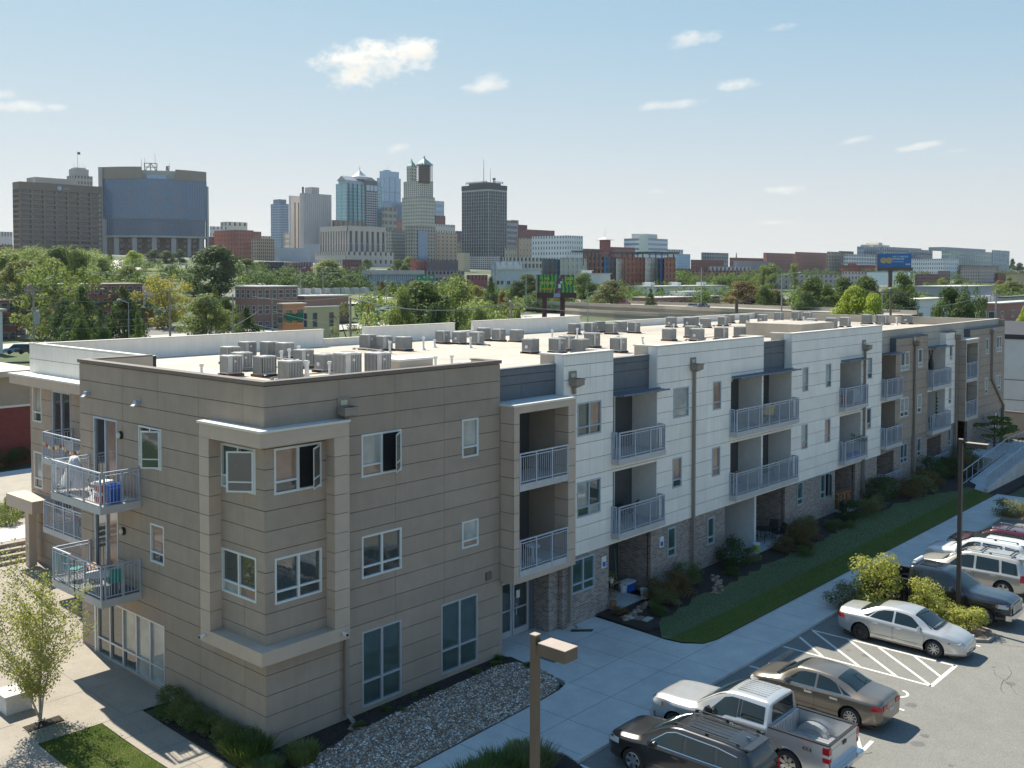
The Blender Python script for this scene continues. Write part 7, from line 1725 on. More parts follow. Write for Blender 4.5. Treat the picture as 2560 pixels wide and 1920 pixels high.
# ------------------------------------------------------------------ trees and shrubs
def leafmat(name,c,var=.26,tr=.4):
    c=tuple(x*1.2 for x in c)
    m=bpy.data.materials.new(name);m.use_nodes=True;MATS[name]=m;nt=m.node_tree;b=nt.nodes['Principled BSDF'];N=nt.nodes.new;L=nt.links.new
    ge=N('ShaderNodeNewGeometry');oi=N('ShaderNodeObjectInfo');mx=N('ShaderNodeMix');mx.data_type='RGBA'
    L(ge.outputs['Random Per Island'],mx.inputs['Factor'])
    mx.inputs[6].default_value=(c[0]*(1-var),c[1]*(1-var),c[2]*(1-var*.6),1);mx.inputs[7].default_value=(c[0]*(1+var*1.25),c[1]*(1+var),c[2]*(1+var*.5),1)
    mr=N('ShaderNodeMapRange');mr.inputs['To Min'].default_value=.82;mr.inputs['To Max'].default_value=1.18;L(oi.outputs['Random'],mr.inputs[0])
    vm=N('ShaderNodeVectorMath');vm.operation='SCALE';L(mx.outputs[2],vm.inputs[0]);L(mr.outputs[0],vm.inputs['Scale'])
    L(vm.outputs[0],b.inputs['Base Color']);b.inputs['Roughness'].default_value=.6;b.inputs['Specular IOR Level'].default_value=.25
    t=N('ShaderNodeBsdfTranslucent');g=N('ShaderNodeMix');g.data_type='RGBA';g.inputs['Factor'].default_value=.35;L(vm.outputs[0],g.inputs[6]);g.inputs[7].default_value=(c[0]*2.2,c[1]*2.4,c[2]*.8,1)
    L(g.outputs[2],t.inputs['Color']);ms=N('ShaderNodeMixShader');ms.inputs[0].default_value=tr;L(b.outputs[0],ms.inputs[1]);L(t.outputs[0],ms.inputs[2]);L(ms.outputs[0],nt.nodes['Material Output'].inputs['Surface'])
    return m
LM=dict(green=leafmat('leaf_green',(.085,.125,.034)),dark=leafmat('leaf_dark',(.055,.09,.032)),light=leafmat('leaf_light',(.15,.185,.065)),olive=leafmat('leaf_olive',(.14,.15,.07)),
          yellow=leafmat('leaf_yellow',(.24,.22,.05)),bright=leafmat('leaf_bright',(.24,.29,.045)),autumn=leafmat('leaf_autumn',(.15,.11,.045)),rust=leafmat('leaf_rust',(.25,.18,.065)),grey=leafmat('leaf_greygreen',(.12,.14,.09)),gold=leafmat('leaf_gold',(.29,.30,.075),tr=.35),birch=leafmat('leaf_birch',(.26,.27,.09),tr=.4))
BARK=mat('bark',(.10,.08,.06),.95,var=.3,scale=4,bump=.6);BARKL=mat('pale_bark',(.36,.33,.28),.9,var=.25,scale=6)
def leafquad(q,p,n,s,w=.62):
    n=Vector(n).normalized();a=n.orthogonal().normalized();t=random.uniform(0,6.28);b=n.cross(a);u=a*math.cos(t)+b*math.sin(t);v=n.cross(u)
    u=u*s;v=v*(s*w);o=len(q.v);bend=n*(s*.25)
    q.v+=[tuple(p-u),tuple(p+v*.9+bend*.3),tuple(p+u),tuple(p-v*.9+bend*.3)];q.f+=[(o,o+1,o+2),(o,o+2,o+3)];q.m+=[0,0]
def crown_mesh(name,blobs,per,leaf,rnd,flat=.75):
    """blobs: (x,y,z,r); leaves sit on the blob shells and a few hang inside"""
    q=MB()
    for (x,y,z,r) in blobs:
        k=int(per*(r**2))
        for _ in range(k):
            d=Vector((rnd.gauss(0,1),rnd.gauss(0,1),rnd.gauss(0,1)+.15)).normalized();rr=r*(rnd.uniform(.72,1.06) if rnd.random()<.8 else rnd.uniform(.3,.8))
            p=Vector((x,y,z))+Vector((d.x*rr,d.y*rr,d.z*rr*flat));nn=d+Vector((rnd.uniform(-.7,.7),rnd.uniform(-.7,.7),rnd.uniform(-.4,.9)))
            leafquad(q,p,nn,leaf*rnd.uniform(.6,1.35))
    return q
TREES={}
def tree_proto(kind,seed):
    """unit tree: crown about 1 high x 1 wide above a trunk; scaled on placing"""
    key=(kind,seed)
    if key in TREES:return TREES[key]
    rnd=random.Random(seed*17+len(kind));bl=[]
    H=1.0;W=.5
    if kind=='round':
        for i in range(46):
            a=rnd.uniform(0,6.28);h=rnd.uniform(.10,.95);rad=W*math.sin(math.pi*min(1,max(0,(h+.06)/1.06))**.9)*rnd.uniform(.35,.95);r=rnd.uniform(.10,.18);bl.append((rad*math.cos(a)*.86,rad*math.sin(a)*.86,h-.05*rnd.random(),r))
    elif kind=='cone':
        for i in range(44):
            a=rnd.uniform(0,6.28);h=rnd.random()**1.25;rad=W*.92*(1-h)**.8*rnd.uniform(.35,1);r=.07+.10*(1-h);bl.append((rad*math.cos(a),rad*math.sin(a),.14+h*.82,r))
    elif kind=='loose':
        for i in range(40):
            a=rnd.uniform(0,6.28);h=rnd.uniform(.10,.97);rad=W*math.sin(math.pi*(h*.9+.05))**.6*rnd.uniform(.1,1.05);r=rnd.uniform(.075,.15);bl.append((rad*math.cos(a),rad*math.sin(a),h,r))
    elif kind=='open':
        for i in range(30):
            a=rnd.uniform(0,6.28);h=rnd.uniform(.35,.98);rad=W*rnd.uniform(.2,1.0)*math.sin(math.pi*(h*.8+.12))**.5;r=rnd.uniform(.045,.085);bl.append((rad*math.cos(a),rad*math.sin(a),h,r))
    per={'round':8800,'cone':9500,'loose':8200,'open':8000}[kind];cm=crown_mesh('crown',bl,per,.021 if kind != 'open' else .019,rnd).mesh('crown',LM['green'])
    t=MB();t.tube((0,0,-.02),(0,0,.35),.022,7,.014);
    for i in range(12):
        b_=rnd.choice(bl);z0=rnd.uniform(.12,.38);t.tube((0,0,z0),(b_[0]*.9,b_[1]*.9,b_[2]),.010,5,.003)
    tm=t.mesh('trunk',BARK);TREES[key]=(cm,tm);return TREES[key]
def tree(label,cx,yt,wpx,D,lm,kind='round',seed=None,cr=None,group=None,base=None,hs=1.0,X=None,bark=None):
    """crown centre column, top row and crown width in the crop; D metres away. X: explicit base"""
    pc=cr(cx,yt);P=at(pc[0],pc[1],D);w=wpx/3.456/FOC*D*1.15
    z=terrain(P.x,P.y) if base is None else base;h=max(P.z-z,w*.5)
    seed=seed if seed is not None else int(cx*7+yt) % 4
    cm,tm=tree_proto(kind,seed % 4);r=empty('tree',label,'tree',group,(P.x,P.y,z),random.uniform(0,6.28))
    c=bpy.data.objects.new('crown',cm);COL.objects.link(c);c.parent=r;c.material_slots[0].link='OBJECT';c.material_slots[0].material=LM[lm]
    t=bpy.data.objects.new('trunk',tm);COL.objects.link(t);t.parent=r
    r.scale=(w,w,h);return r
T=[  # crop, cx, top, width, distance, leaf, kind, label
 (S1,40,985,460,235,'light','loose','pale green feathery tree at the far left edge'),(S1,255,950,400,262,'light','loose','second pale tree from the left edge, below the brown slab'),(S1,500,918,400,275,'green','round','tall mid-green tree in front of the middle of the brown slab'),
 (S1,665,960,340,250,'green','loose','green tree below the right corner of the brown slab'),(S1,130,1050,480,190,'olive','loose','wide olive tree above the bright red brick house'),(S1,480,1030,600,178,'light','loose','very wide pale tree spreading above the brick row'),(S1,330,1180,330,186,'green','loose','green tree beside the grey power pole'),
 (S1,700,1250,400,158,'dark','cone','dark conical tree before the middle of the brick row'),(S1,870,1440,240,146,'dark','cone','short dark cone-shaped tree at the front of the dark group'),(S1,1060,1255,400,160,'dark','cone','tall dark conical tree at the right end of the brick row'),(S1,700,1440,260,148,'green','cone','small green cone-shaped tree left of the short dark one'),(S1,1190,1480,220,142,'green','cone','small leafy tree below the white bay tower'),(S1,560,1360,300,165,'dark','round','dark bushy tree shading the left of the brick row'),
 (S1,880,1015,190,360,'light','round','light tree just right of the brown slab foot'),(S1,1110,1082,290,300,'light','round','light green tree behind the dark brown house'),(S1,1190,1135,170,285,'green','round','green tree touching the right of the dark brown house'),
 (S1,1155,955,180,470,'bright','round','bright green tree in front of the curved glass building'),(S1,1450,1165,470,215,'yellow','loose','yellow-olive tree in the middle of the left street'),(S1,1850,915,590,300,'dark','round','huge dark green tree towering over the grey porch house'),(S1,1470,1082,210,380,'green','round','green bush tree on the grassy hill'),
 (S1,1860,1235,150,232,'green','cone','small pointed tree below the huge dark tree'),(S1,1740,1240,130,236,'dark','cone','darker small pointed tree left of the small pointed tree'),(S1,1780,1330,480,172,'light','round','broad green tree over the sunlit street'),(S1,2130,1430,330,160,'dark','cone','dark tree left of the white van and the green-awning shop'),(S1,1960,1350,220,180,'green','round','green tree between the broad tree and the dark one'),
 (S1,1330,945,160,560,'dark','round','dark tree at the foot of the curved glass building'),(S1,1440,955,150,560,'dark','round','second dark tree at the foot of the curved glass building'),(S1,1550,945,130,560,'dark','round','third dark tree at the foot of the curved glass building'),(S1,2130,1030,240,420,'green','loose','green tree right of the huge dark tree'),(S1,940,950,70,560,'dark','cone','slim dark tree between the brown slab and the curved building'),
 (S2,625,1038,320,430,'light','round','round pale green tree below the blank podium'),(S2,450,1165,200,390,'dark','round','dark tree at the left of the hillside row'),(S2,570,1160,220,385,'dark','round','second dark tree of the hillside row'),(S2,690,1155,240,380,'dark','round','third dark tree of the hillside row'),(S2,800,1170,220,375,'dark','round','fourth dark tree of the hillside row'),(S2,895,1200,160,370,'dark','round','last dark tree of the hillside row'),
 (S2,20,1130,150,410,'green','round','green tree below the dark red terrace, leftmost'),(S2,180,1165,180,400,'dark','round','dark tree under the black-fronted terrace'),(S2,285,1150,150,400,'dark','round','dark tree under the red lower terrace'),(S2,100,1190,130,380,'green','round','low green tree left of the dark tree under the terrace'),
 (S2,960,1030,110,600,'green','round','small tree before the courthouse-like block'),(S2,905,1085,90,560,'light','round','tiny light tree left of the courthouse steps'),(S2,1225,1030,140,560,'green','round','green tree at the right foot of the courthouse-like block'),(S2,1325,1012,170,540,'light','round','lighter tree before the tan office block'),(S2,1150,1105,70,500,'light','round','tiny light tree on the parking terrace'),(S2,1285,1075,120,500,'green','round','small green tree left of the red brick shop'),
 (S2,1090,1215,80,350,'autumn','round','rusty shrub in front of the glass hall'),(S2,1185,1222,100,345,'light','round','green shrub in front of the glass hall'),(S2,1345,1215,90,345,'autumn','round','brown shrub at the right of the glass hall'),
 (S2,1430,1215,620,150,'green','round','big green tree right behind the second rear wall'),(S2,1740,1205,480,168,'light','loose','tall lighter tree right of the big green tree'),(S2,1260,1290,300,140,'light','round','light green tree at the left of the big green tree'),(S2,880,1405,480,112,'olive','open','thin olive tree with open branches beside the cream shop'),(S2,1560,1400,300,128,'dark','round','dark tree just above the gap between rear walls'),
 (S2,1735,1150,180,430,'green','round','green tree left of the brick kiosk row'),(S2,2030,1175,180,265,'dark','cone','dark cypress-like tree beside the grey-green flats'),(S2,1905,1255,160,300,'yellow','round','yellowish bush tree left of the dark cypress'),(S2,2100,1400,420,138,'light','loose','low pale tree behind the third rear wall'),(S2,1930,1440,300,130,'light','round','small pale tree left of the low pale one'),(S2,2130,1310,120,255,'autumn','round','brownish tree right of the dark cypress'),
 (S3,45,928,130,122,'light','round','small light tree beside the freeway pier'),(S3,130,635,260,345,'green','round','green tree left of the jungle billboard'),(S3,40,700,200,330,'dark','round','dark tree at the left of the jungle billboard'),(S3,620,640,310,325,'green','round','green tree right behind the jungle billboard'),(S3,860,692,370,292,'olive','round','wide grey-green tree above the freeway cars'),(S3,1195,762,125,285,'dark','cone','narrow dark tree before the low brick works'),(S3,390,835,160,300,'light','round','low light bush between the billboard posts'),(S3,200,790,200,305,'green','round','low green tree under the billboard'),(S3,480,830,140,300,'green','round','low green bush right of the billboard post'),
 (S3,1990,700,420,300,'autumn','round','brown-tinged tree at the right of the brick works'),(S3,2170,570,140,430,'light','loose','pale tree behind the right of the lofts'),(S3,1450,690,110,480,'green','round','small green tree before the lofts'),(S3,2190,740,200,285,'green','round','green tree joining the brown-tinged one'),
 (S4,50,775,270,292,'autumn','round','rusty green tree left of the tall street light'),(S4,30,555,230,455,'light','loose','pale tree before the salmon brick building, left'),(S4,230,552,120,455,'light','loose','pale tree before the salmon brick building, right'),(S4,420,660,440,262,'green','round','dark round tree right of the tall street light'),(S4,650,665,300,285,'green','round','mid-green tree behind the bright yellow-green one'),(S4,860,655,330,275,'green','round','green tree left of the blue billboard pole'),(S4,1160,632,310,255,'green','round','green tree right of the blue billboard pole'),(S4,1150,790,320,240,'dark','round','dark tree below the blue billboard'),
 (S4,740,738,370,182,'bright','round','bright yellow-green tree just over the roof edge'),(S4,920,800,260,178,'bright','round','second bright yellow-green tree to the right'),(S4,330,800,260,250,'dark','round','dark low tree at the left of the bright tree'),
 (S4,1600,765,300,152,'dark','loose','dark loose conifer-like tree, left top'),(S4,1770,745,300,150,'dark','loose','dark loose conifer-like tree, right top'),(S4,1480,880,200,148,'green','loose','low dark bush at the left of the conifer-like trees'),(S4,1680,850,420,146,'dark','round','broad dark base tree of the conifer-like group'),
 (S4,1510,672,90,540,'yellow','round','tiny yellow tree before the mauve brick range'),(S4,1650,688,120,520,'green','round','small tree left of the grey-mauve block'),(S4,2010,692,130,480,'autumn','round','reddish tree right of the grey-mauve block'),(S4,2090,672,110,480,'green','round','green tree before the yellow brick block'),(S4,2110,765,260,420,'light','round','pale hedge-like tree below the yellow brick block'),(S4,2230,900,150,190,'bright','round','green tree cut by the right edge above the red brick shop'),(S4,2110,505,60,1000,'dark','round','dark tree on the hill at the right of the glass block'),(S4,2170,545,130,900,'dark','round','dark tree on the hill at the right edge'),
]
for i,(cr,cx,yt,w,D,lm,kd,lb) in enumerate(T):tree(lb,cx,yt,w,D,lm,kd,seed=i,cr=cr)

def wood(label,cr,x0,x1,D0,D1,n,h0,h1,lm,seed):
    rnd=random.Random(seed);bl=[];c0=at(*cr((x0+x1)/2,1000),(D0+D1)/2)
    for i in range(n):
        D=rnd.uniform(D0,D1);p=at(*cr(rnd.uniform(x0,x1),1000),D);z=terrain(p.x,p.y);h=rnd.uniform(h0,h1);r=h*rnd.uniform(.35,.5)
        for k in range(4):bl.append((p.x-c0.x+rnd.uniform(-.5,.5)*h,p.y-c0.y+rnd.uniform(-.5,.5)*h,z+h*rnd.uniform(.25,.75),r*rnd.uniform(.6,1)))
    q=crown_mesh('wood',bl,9,.42,rnd,.9);o=q.build('wood',LM[lm],label=label,cat='trees',kind='stuff');o.location=(c0.x,c0.y,0)
WD=[(S1,-100,880,270,520,150,6,10,'light','mass of pale green trees below the brown slab at the left'),(S1,900,2300,340,500,60,3,6,'green','scattered bushes and trees over the grassy hill'),(S1,-50,1250,215,260,60,6,9,'green','leafy mass behind the long brick row'),
      (S2,-50,1000,350,440,110,4,7,'dark','dark thicket along the hill road below the blank podium'),(S2,1000,2250,330,430,80,3,5,'green','low trees between the glass hall and the kiosk row'),(S2,900,2250,190,290,70,3,6,'light','pale bushes on the bank behind the big green trees'),(S2,300,1100,235,280,40,2.5,4,'green','low bushes along the verge behind the shop row'),
      (S3,-50,2250,335,430,150,3,6,'green','belt of trees beyond the freeway'),(S3,1300,2250,470,545,60,5,8,'green','trees in front of the red brick lofts'),(S3,0,900,290,330,50,3,6,'dark','dark growth under and beside the jungle billboard'),
      (S4,-50,1300,290,330,70,4,8,'green','belt of trees behind the tall curved street light'),(S4,1200,2300,380,500,70,3,6,'green','trees between the white-roofed building and the mauve block'),(S4,-50,2250,620,820,90,5,8,'dark','distant trees among the brick ranges on the right')]
for i,w in enumerate(WD):wood(w[9],*w[:9],seed=i+40)

# near shrubs: one prototype per kind, smaller leaves
def shrub_mesh(seed,n=26,leaf=.05,per=900,shape='dome',flat=.9):
    rnd=random.Random(seed);bl=[]
    for i in range(n):
        a=rnd.uniform(0,6.28);
        if shape=='dome':h=rnd.uniform(.12,.8);rad=.42*math.sqrt(max(0,1-(h-.1)**2))*rnd.random()**.5;r=rnd.uniform(.12,.22)
        elif shape=='grass':h=rnd.uniform(.1,.85);rad=.40*rnd.random()**.5*(.5+.6*h);r=rnd.uniform(.08,.15)
        else:h=rnd.uniform(.15,.95);rad=.38*rnd.random()**.5*math.sin(math.pi*(h*.8+.15));r=rnd.uniform(.08,.17)
        bl.append((rad*math.cos(a),rad*math.sin(a),h,r))
    return crown_mesh('leaves',bl,per,leaf,rnd,flat)
def blades_mesh(seed,n=900,h=1.0,spread=.45,w=.02):
    rnd=random.Random(seed);q=MB()
    for i in range(n):
        a=rnd.uniform(0,6.28);r0=rnd.random()**.5*spread*.55;x,y=r0*math.cos(a),r0*math.sin(a);l=h*rnd.uniform(.45,1);ln=rnd.uniform(.1,.75);b=a+rnd.uniform(-.6,.6)
        ex,ey=x+math.cos(b)*l*ln*.8,y+math.sin(b)*l*ln*.8;ez=l*math.sqrt(max(.1,1-ln*ln*.7));wx,wy=-math.sin(b)*w,math.cos(b)*w;mx_,my_,mz=(x+ex)/2-.05*(ex-x),(y+ey)/2,ez*.62
        o=len(q.v);q.v+=[(x-wx,y-wy,0),(x+wx,y+wy,0),(mx_+wx,my_+wy,mz),(mx_-wx,my_-wy,mz),(ex,ey,ez)];q.f+=[(o,o+1,o+2,o+3),(o+3,o+2,o+4)];q.m+=[0,0]
    return q
SH={}
def shrub(label,x,y,w,h,lm,kind='dome',seed=0,z=None,group=None,cat='shrub',name='shrub',density=1):
    key=(kind,seed % 3)
    if key not in SH:
        if kind=='dome':SH[key]=shrub_mesh(seed % 3+3,30,.026,3300).mesh('foliage',LM['green'])
        elif kind=='spiky':SH[key]=blades_mesh(seed % 3+5,1500,1.0,.9,.012).mesh('foliage',LM['green'])
        elif kind=='upright':SH[key]=shrub_mesh(seed % 3+9,34,.03,3400,'up').mesh('foliage',LM['green'])
        else:SH[key]=blades_mesh(seed % 3+21,1300,1.0,.8,.010).mesh('foliage',LM['green'])
    zz=lz(x,y) if z is None else z
    o=bpy.data.objects.new(name,SH[key]);COL.objects.link(o);o.location=(x,y,zz+.02);o.scale=(w,w,h);o.rotation_euler=(0,0,random.uniform(0,6.28))
    o.material_slots[0].link='OBJECT';o.material_slots[0].material=LM[lm];return tag(o,label,cat,group)
# hedge beside the side path
for i in range(7):y=4.55-i*.66;shrub('%s dark green shrub of the hedge along the side path, from the shop window' % ORD[i],-.58+.02*i,y,1.1,.8-.02*i,'light' if i % 3 else 'green','dome',i,z=hl(0,y),group='hedge shrubs beside the side path')
shrub('spiky bright green shrub at the near end of the hedge',-.62,.02,1.1,.8,'green','spiky',1,z=0);shrub('small round yellow-green clump at the front of the corner',-.75,-1.0,.75,.42,'light','spiky',2,z=0);shrub('round light green shrub right of the corner foot',.35,-1.25,.75,.6,'light','spiky',0,z=0)
for i,(x,y,w) in enumerate(((2.9,-.75,.45),(4.2,-.45,.4),(4.5,-.9,.35),(6.3,-.4,.4),(8.4,-.5,.42),(9.4,-.5,.5),(9.9,-.25,.45),(5.6,-.35,.3),(10.1,-1.5,.5))):
    shrub('%s small weed in the dark bed along the brown wall' % ORD[i],x,y,w,.16,'green','dome',i,z=.02,cat='small plant',name='small_plant')
NL=[ # x, y, w, h, leaf, kind, label
 (16.7,-.75,.8,.35,'autumn','dome','low brown creeper by the flagstones'),(19.4,-1.0,1.7,1.0,'autumn','dome','rusty ornamental grass in front of the first patio, left'),(20.4,-1.1,1.8,1.05,'autumn','dome','rusty ornamental grass in front of the first patio, right'),(19.0,-1.4,1.3,.7,'olive','dome','olive grass clump at the lawn side of the first patio'),
 (21.8,-.7,1.5,1.1,'green','dome','green shrub under the first narrow brick window'),(17.9,-1.9,.9,.35,'green','dome','low green plant beside the flagstone path'),(18.3,-1.3,.6,.3,'light','dome','tiny light plant beside the rock edging'),
 (25.8,-.9,1.9,1.5,'dark','dome','dark round shrub between the second downpipe and the double patio'),(26.9,-1.1,1.1,.8,'olive','dome','olive shrub at the left of the double patio'),(31.2,-1.5,1.9,1.1,'autumn','dome','rusty grass at the right of the double patio'),(32.6,-1.2,1.6,1.1,'autumn','dome','second rusty grass at the right of the double patio'),(29.8,-1.4,1.5,.8,'autumn','dome','brown grass in front of the folding chairs'),(33.6,-.7,1.4,1.0,'olive','dome','olive shrub below the brick window'),(30.0,-2.3,1.2,.4,'green','dome','low spreading plant on the lawn edge'),
 (38.2,-1.3,1.7,1.2,'dark','dome','dark shrub left of the woodpile patio'),(39.8,-1.6,1.6,1.1,'olive','dome','olive shrub in front of the woodpile patio'),(41.2,-1.5,1.4,1.0,'olive','dome','yellowing grass at the right of the woodpile patio'),(42.9,-.8,1.9,1.7,'dark','dome','tall dark shrub before the third downpipe'),(44.6,-.8,1.5,1.4,'green','dome','green shrub at the first railed terrace'),
 (46.2,-1.6,2.0,1.2,'autumn','dome','wide rusty grass below the first railed terrace'),(47.9,-1.7,2.0,1.2,'olive','dome','wide olive grass right of the first railed terrace'),(49.6,-1.5,2.0,1.2,'autumn','dome','rusty grass under the far double window'),(51.6,-.9,2.2,1.7,'dark','dome','dark shrub under the fourth downpipe'),(53.6,-1.3,1.9,1.5,'dark','dome','dark shrub before the second railed terrace'),(55.2,-1.4,2.0,1.5,'autumn','dome','rusty grass beside the ramp foot'),(57.0,-1.3,2.2,1.6,'olive','dome','olive shrub beside the middle of the ramp'),(58.7,-1.0,2.0,1.8,'dark','dome','dark shrub at the foot of the tall brown pipe'),(35.5,-1.4,1.2,.6,'green','dome','low green plant in the middle bed'),(36.6,-1.9,.9,.4,'green','dome','tiny green plant in the middle bed'),(24.6,-1.4,.9,.4,'green','dome','low plant beside the second rock strip')]
for i,(x,y,w,h,lm,kd,lb) in enumerate(NL):shrub(lb,x,y,w,h,lm,kd,i,z=lz(x,y))
# lower bed with feathery grass
for i,(x,y,w,h,lm) in enumerate(((3.4,-6.3,1.3,.8,'green'),(4.4,-6.5,1.2,.75,'olive'),(2.2,-6.4,1.3,.9,'green'),(4.7,-5.9,.9,.5,'light'),(3.0,-5.75,.7,.55,'green'))):shrub('%s feathery grass clump in the bed below the near lamp post' % ORD[i],x,y,w,h,lm,'grass',i,z=0,group='grass clumps in the lower bed')
# island shrubs and the golden round tree-like bush
def goldbush(label,x,y,w,h,lm='gold'):
    r=empty('golden_shrub',label,'shrub',None,(x,y,.03));s=shrub('x',0,0,w*1.12,h,lm,'dome',int(x),z=0,name='foliage');s.parent=r;del s['label'];del s['category']
    q=MB();[q.tube((0,0,0),(random.uniform(-.25,.25)*w,random.uniform(-.25,.25)*w,h*.6),.025,5,.01) for _ in range(5)];q.build('stem',BARK,r);return r
goldbush('tall golden-green bush at the pavement end of the planted island',24.75,-8.1,2.3,2.5);goldbush('spiky golden bush in the middle of the planted island beside the lamp post',24.7,-10.3,1.5,1.75);goldbush('low golden bush at the tip of the planted island',24.8,-11.9,1.6,.95);goldbush('low golden bush left of the lamp post foot',24.5,-11.0,1.3,1.1)
shrub('dark green bush behind the silver sedan on the island',24.0,-7.3,1.9,1.1,'olive','dome',1,z=0)
goldbush('golden bush on the second island at the right edge',46.9,-10.2,2.4,2.3);shrub('dark olive bush at the head of the second island',46.0,-7.6,2.2,1.1,'olive','dome',0,z=0);goldbush('pale yellow shrub at the right edge above the second island',47.2,-8.8,1.8,1.2);shrub('low olive bush at the right edge of the picture',47.6,-11.5,1.6,.9,'light','dome',2,z=0)
# layered dark shrub tree by the far entrance
r=empty('layered_tree','dark layered small tree by the far ramp landing','tree',None,(64.2,-1.2,.4));rnd=random.Random(5);bl=[]
for i in range(22):a=rnd.uniform(0,6.28);d=rnd.uniform(.3,2.8);bl.append((d*math.cos(a),d*math.sin(a)*.8,1.7+(i % 4)*.38-.1*d,rnd.uniform(.35,.62)))
crown_mesh('crown',bl,420,.10,rnd,.25).build('crown',LM['green'],r);q=MB();q.tube((0,0,0),(0,0,2.6),.09,6,.04);[q.tube((0,0,b_[2]-.5),(b_[0],b_[1],b_[2]),.035,4,.01) for b_ in bl[::2]];q.build('trunk',BARK,r)
# slender birch-like tree at the left front
def birch():
    r=empty('street_tree','slender young tree with small yellow-green leaves by the concrete plinth','tree',None,(-3.72,6.7,.17));rnd=random.Random(11)
    q=MB();lf=MB();H=3.75
    def limb(p,d,l,r0,lev):
        n=4;pts=[p]
        for i in range(n):
            d=(d+Vector((rnd.uniform(-.12,.12),rnd.uniform(-.12,.12),.05))).normalized();pts.append(pts[-1]+d*(l/n))
        for i in range(n):q.tube(pts[i],pts[i+1],r0*(1-i/n*.7),5,r0*(1-(i+1)/n*.7),caps=False)
        if lev<2:
            for i in range(1,n+1):
                for _ in range(2 if lev else 3):
                    a=rnd.uniform(0,6.28);dd=(d*.6+Vector((math.cos(a),math.sin(a),.25))*.85).normalized();limb(pts[i],dd,l*(.42 if lev else .44)*rnd.uniform(.7,1.15),r0*.38,lev+1)
        if lev>=1:
            for i in range(n):
                for _ in range(7 if lev==2 else 4):
                    p_=pts[i].lerp(pts[i+1],rnd.random())+Vector((rnd.gauss(0,.10),rnd.gauss(0,.10),rnd.gauss(0,.10)));leafquad(lf,p_,(rnd.uniform(-1,1),rnd.uniform(-1,1),rnd.uniform(-.5,1)),rnd.uniform(.025,.05),.7)
    for k,(dx,dy,l) in enumerate(((.0,.03,H),(.20,-.12,H*.82),(-.24,.16,H*.86),(.1,.28,H*.7))):limb(Vector((0,0,.0)),Vector((dx,dy,1)).normalized(),l,.035 if k else .045,0)
    q.build('trunk',BARKL,r);lf.build('crown',LM['birch'],r)
birch()
q=MB();
for i in range(1):q.prism([(-4.3,6.2),(-3.2,6.2),(-3.1,7.2),(-4.3,7.4)],.14,.185)
q.build('tree_mulch',MULCH,kind='structure')
# grass blades on the near verge
q=MB();rnd=random.Random(3)
for i in range(26000):
    x,y=rnd.uniform(-4.36,-2.48),rnd.uniform(-.6,6.4)
    if y>5.2 and x>-3.2:continue
    z=hl(x,y)+.008;a=rnd.uniform(0,6.28);h=rnd.uniform(.02,.055);w=.006;o=len(q.v);dx,dy=rnd.uniform(-.02,.02),rnd.uniform(-.02,.02)
    q.v+=[(x-math.cos(a)*w,y-math.sin(a)*w,z),(x+math.cos(a)*w,y+math.sin(a)*w,z),(x+dx,y+dy,z+h)];q.f.append((o,o+1,o+2));q.m.append(0)
q.build('grass',leafmat('grass_blade',(.085,.13,.025),.5),label='short mown grass on the small verge by the street tree',cat='grass',kind='stuff')
q=MB()
for i in range(52000):
    x,y=rnd.uniform(15.9,51.9),rnd.uniform(-5.0,-1.3)
    if not inpoly((x,y),LP):continue
    z=lz(x,y)+.03;a=rnd.uniform(0,6.28);h=rnd.uniform(.03,.07);w=.012;o=len(q.v)
    q.v+=[(x-math.cos(a)*w,y-math.sin(a)*w,z),(x+math.cos(a)*w,y+math.sin(a)*w,z),(x+rnd.uniform(-.03,.03),y+rnd.uniform(-.03,.03),z+h)];q.f.append((o,o+1,o+2));q.m.append(0)
q.build('grass',leafmat('lawn_blade',(.11,.15,.058),.5),label='long mown strip of lawn between the pavement and the planting beds',cat='grass',kind='stuff')
# shrubs and lawn at the left, beyond the plaza
for i in range(9):shrub('%s low shrub in the bed along the red brick neighbour' % ORD[i],1.5+i*1.5,47.2,2.0,1.2,'dark' if i % 2 else 'autumn','dome',i,z=.9,group='shrubs along the neighbour')
for i in range(7):shrub('%s light green groundcover shrub left of the steps' % ORD[i],1.2+(i % 4)*1.3,29.2+(i//4)*1.3,1.9,.8,'light','dome',i,z=1.5,group='groundcover left of the steps')
shrub('small green tree-like shrub behind the left corner of the building',3.6,27.5,1.5,2.0,'light','upright',0,z=.9)
sheet('side_verge',[(-20,26.6),(12,26.6),(12,32.4),(-20,32.8)],1.53,FARG)
F_=crop(1240,1300,2.676)
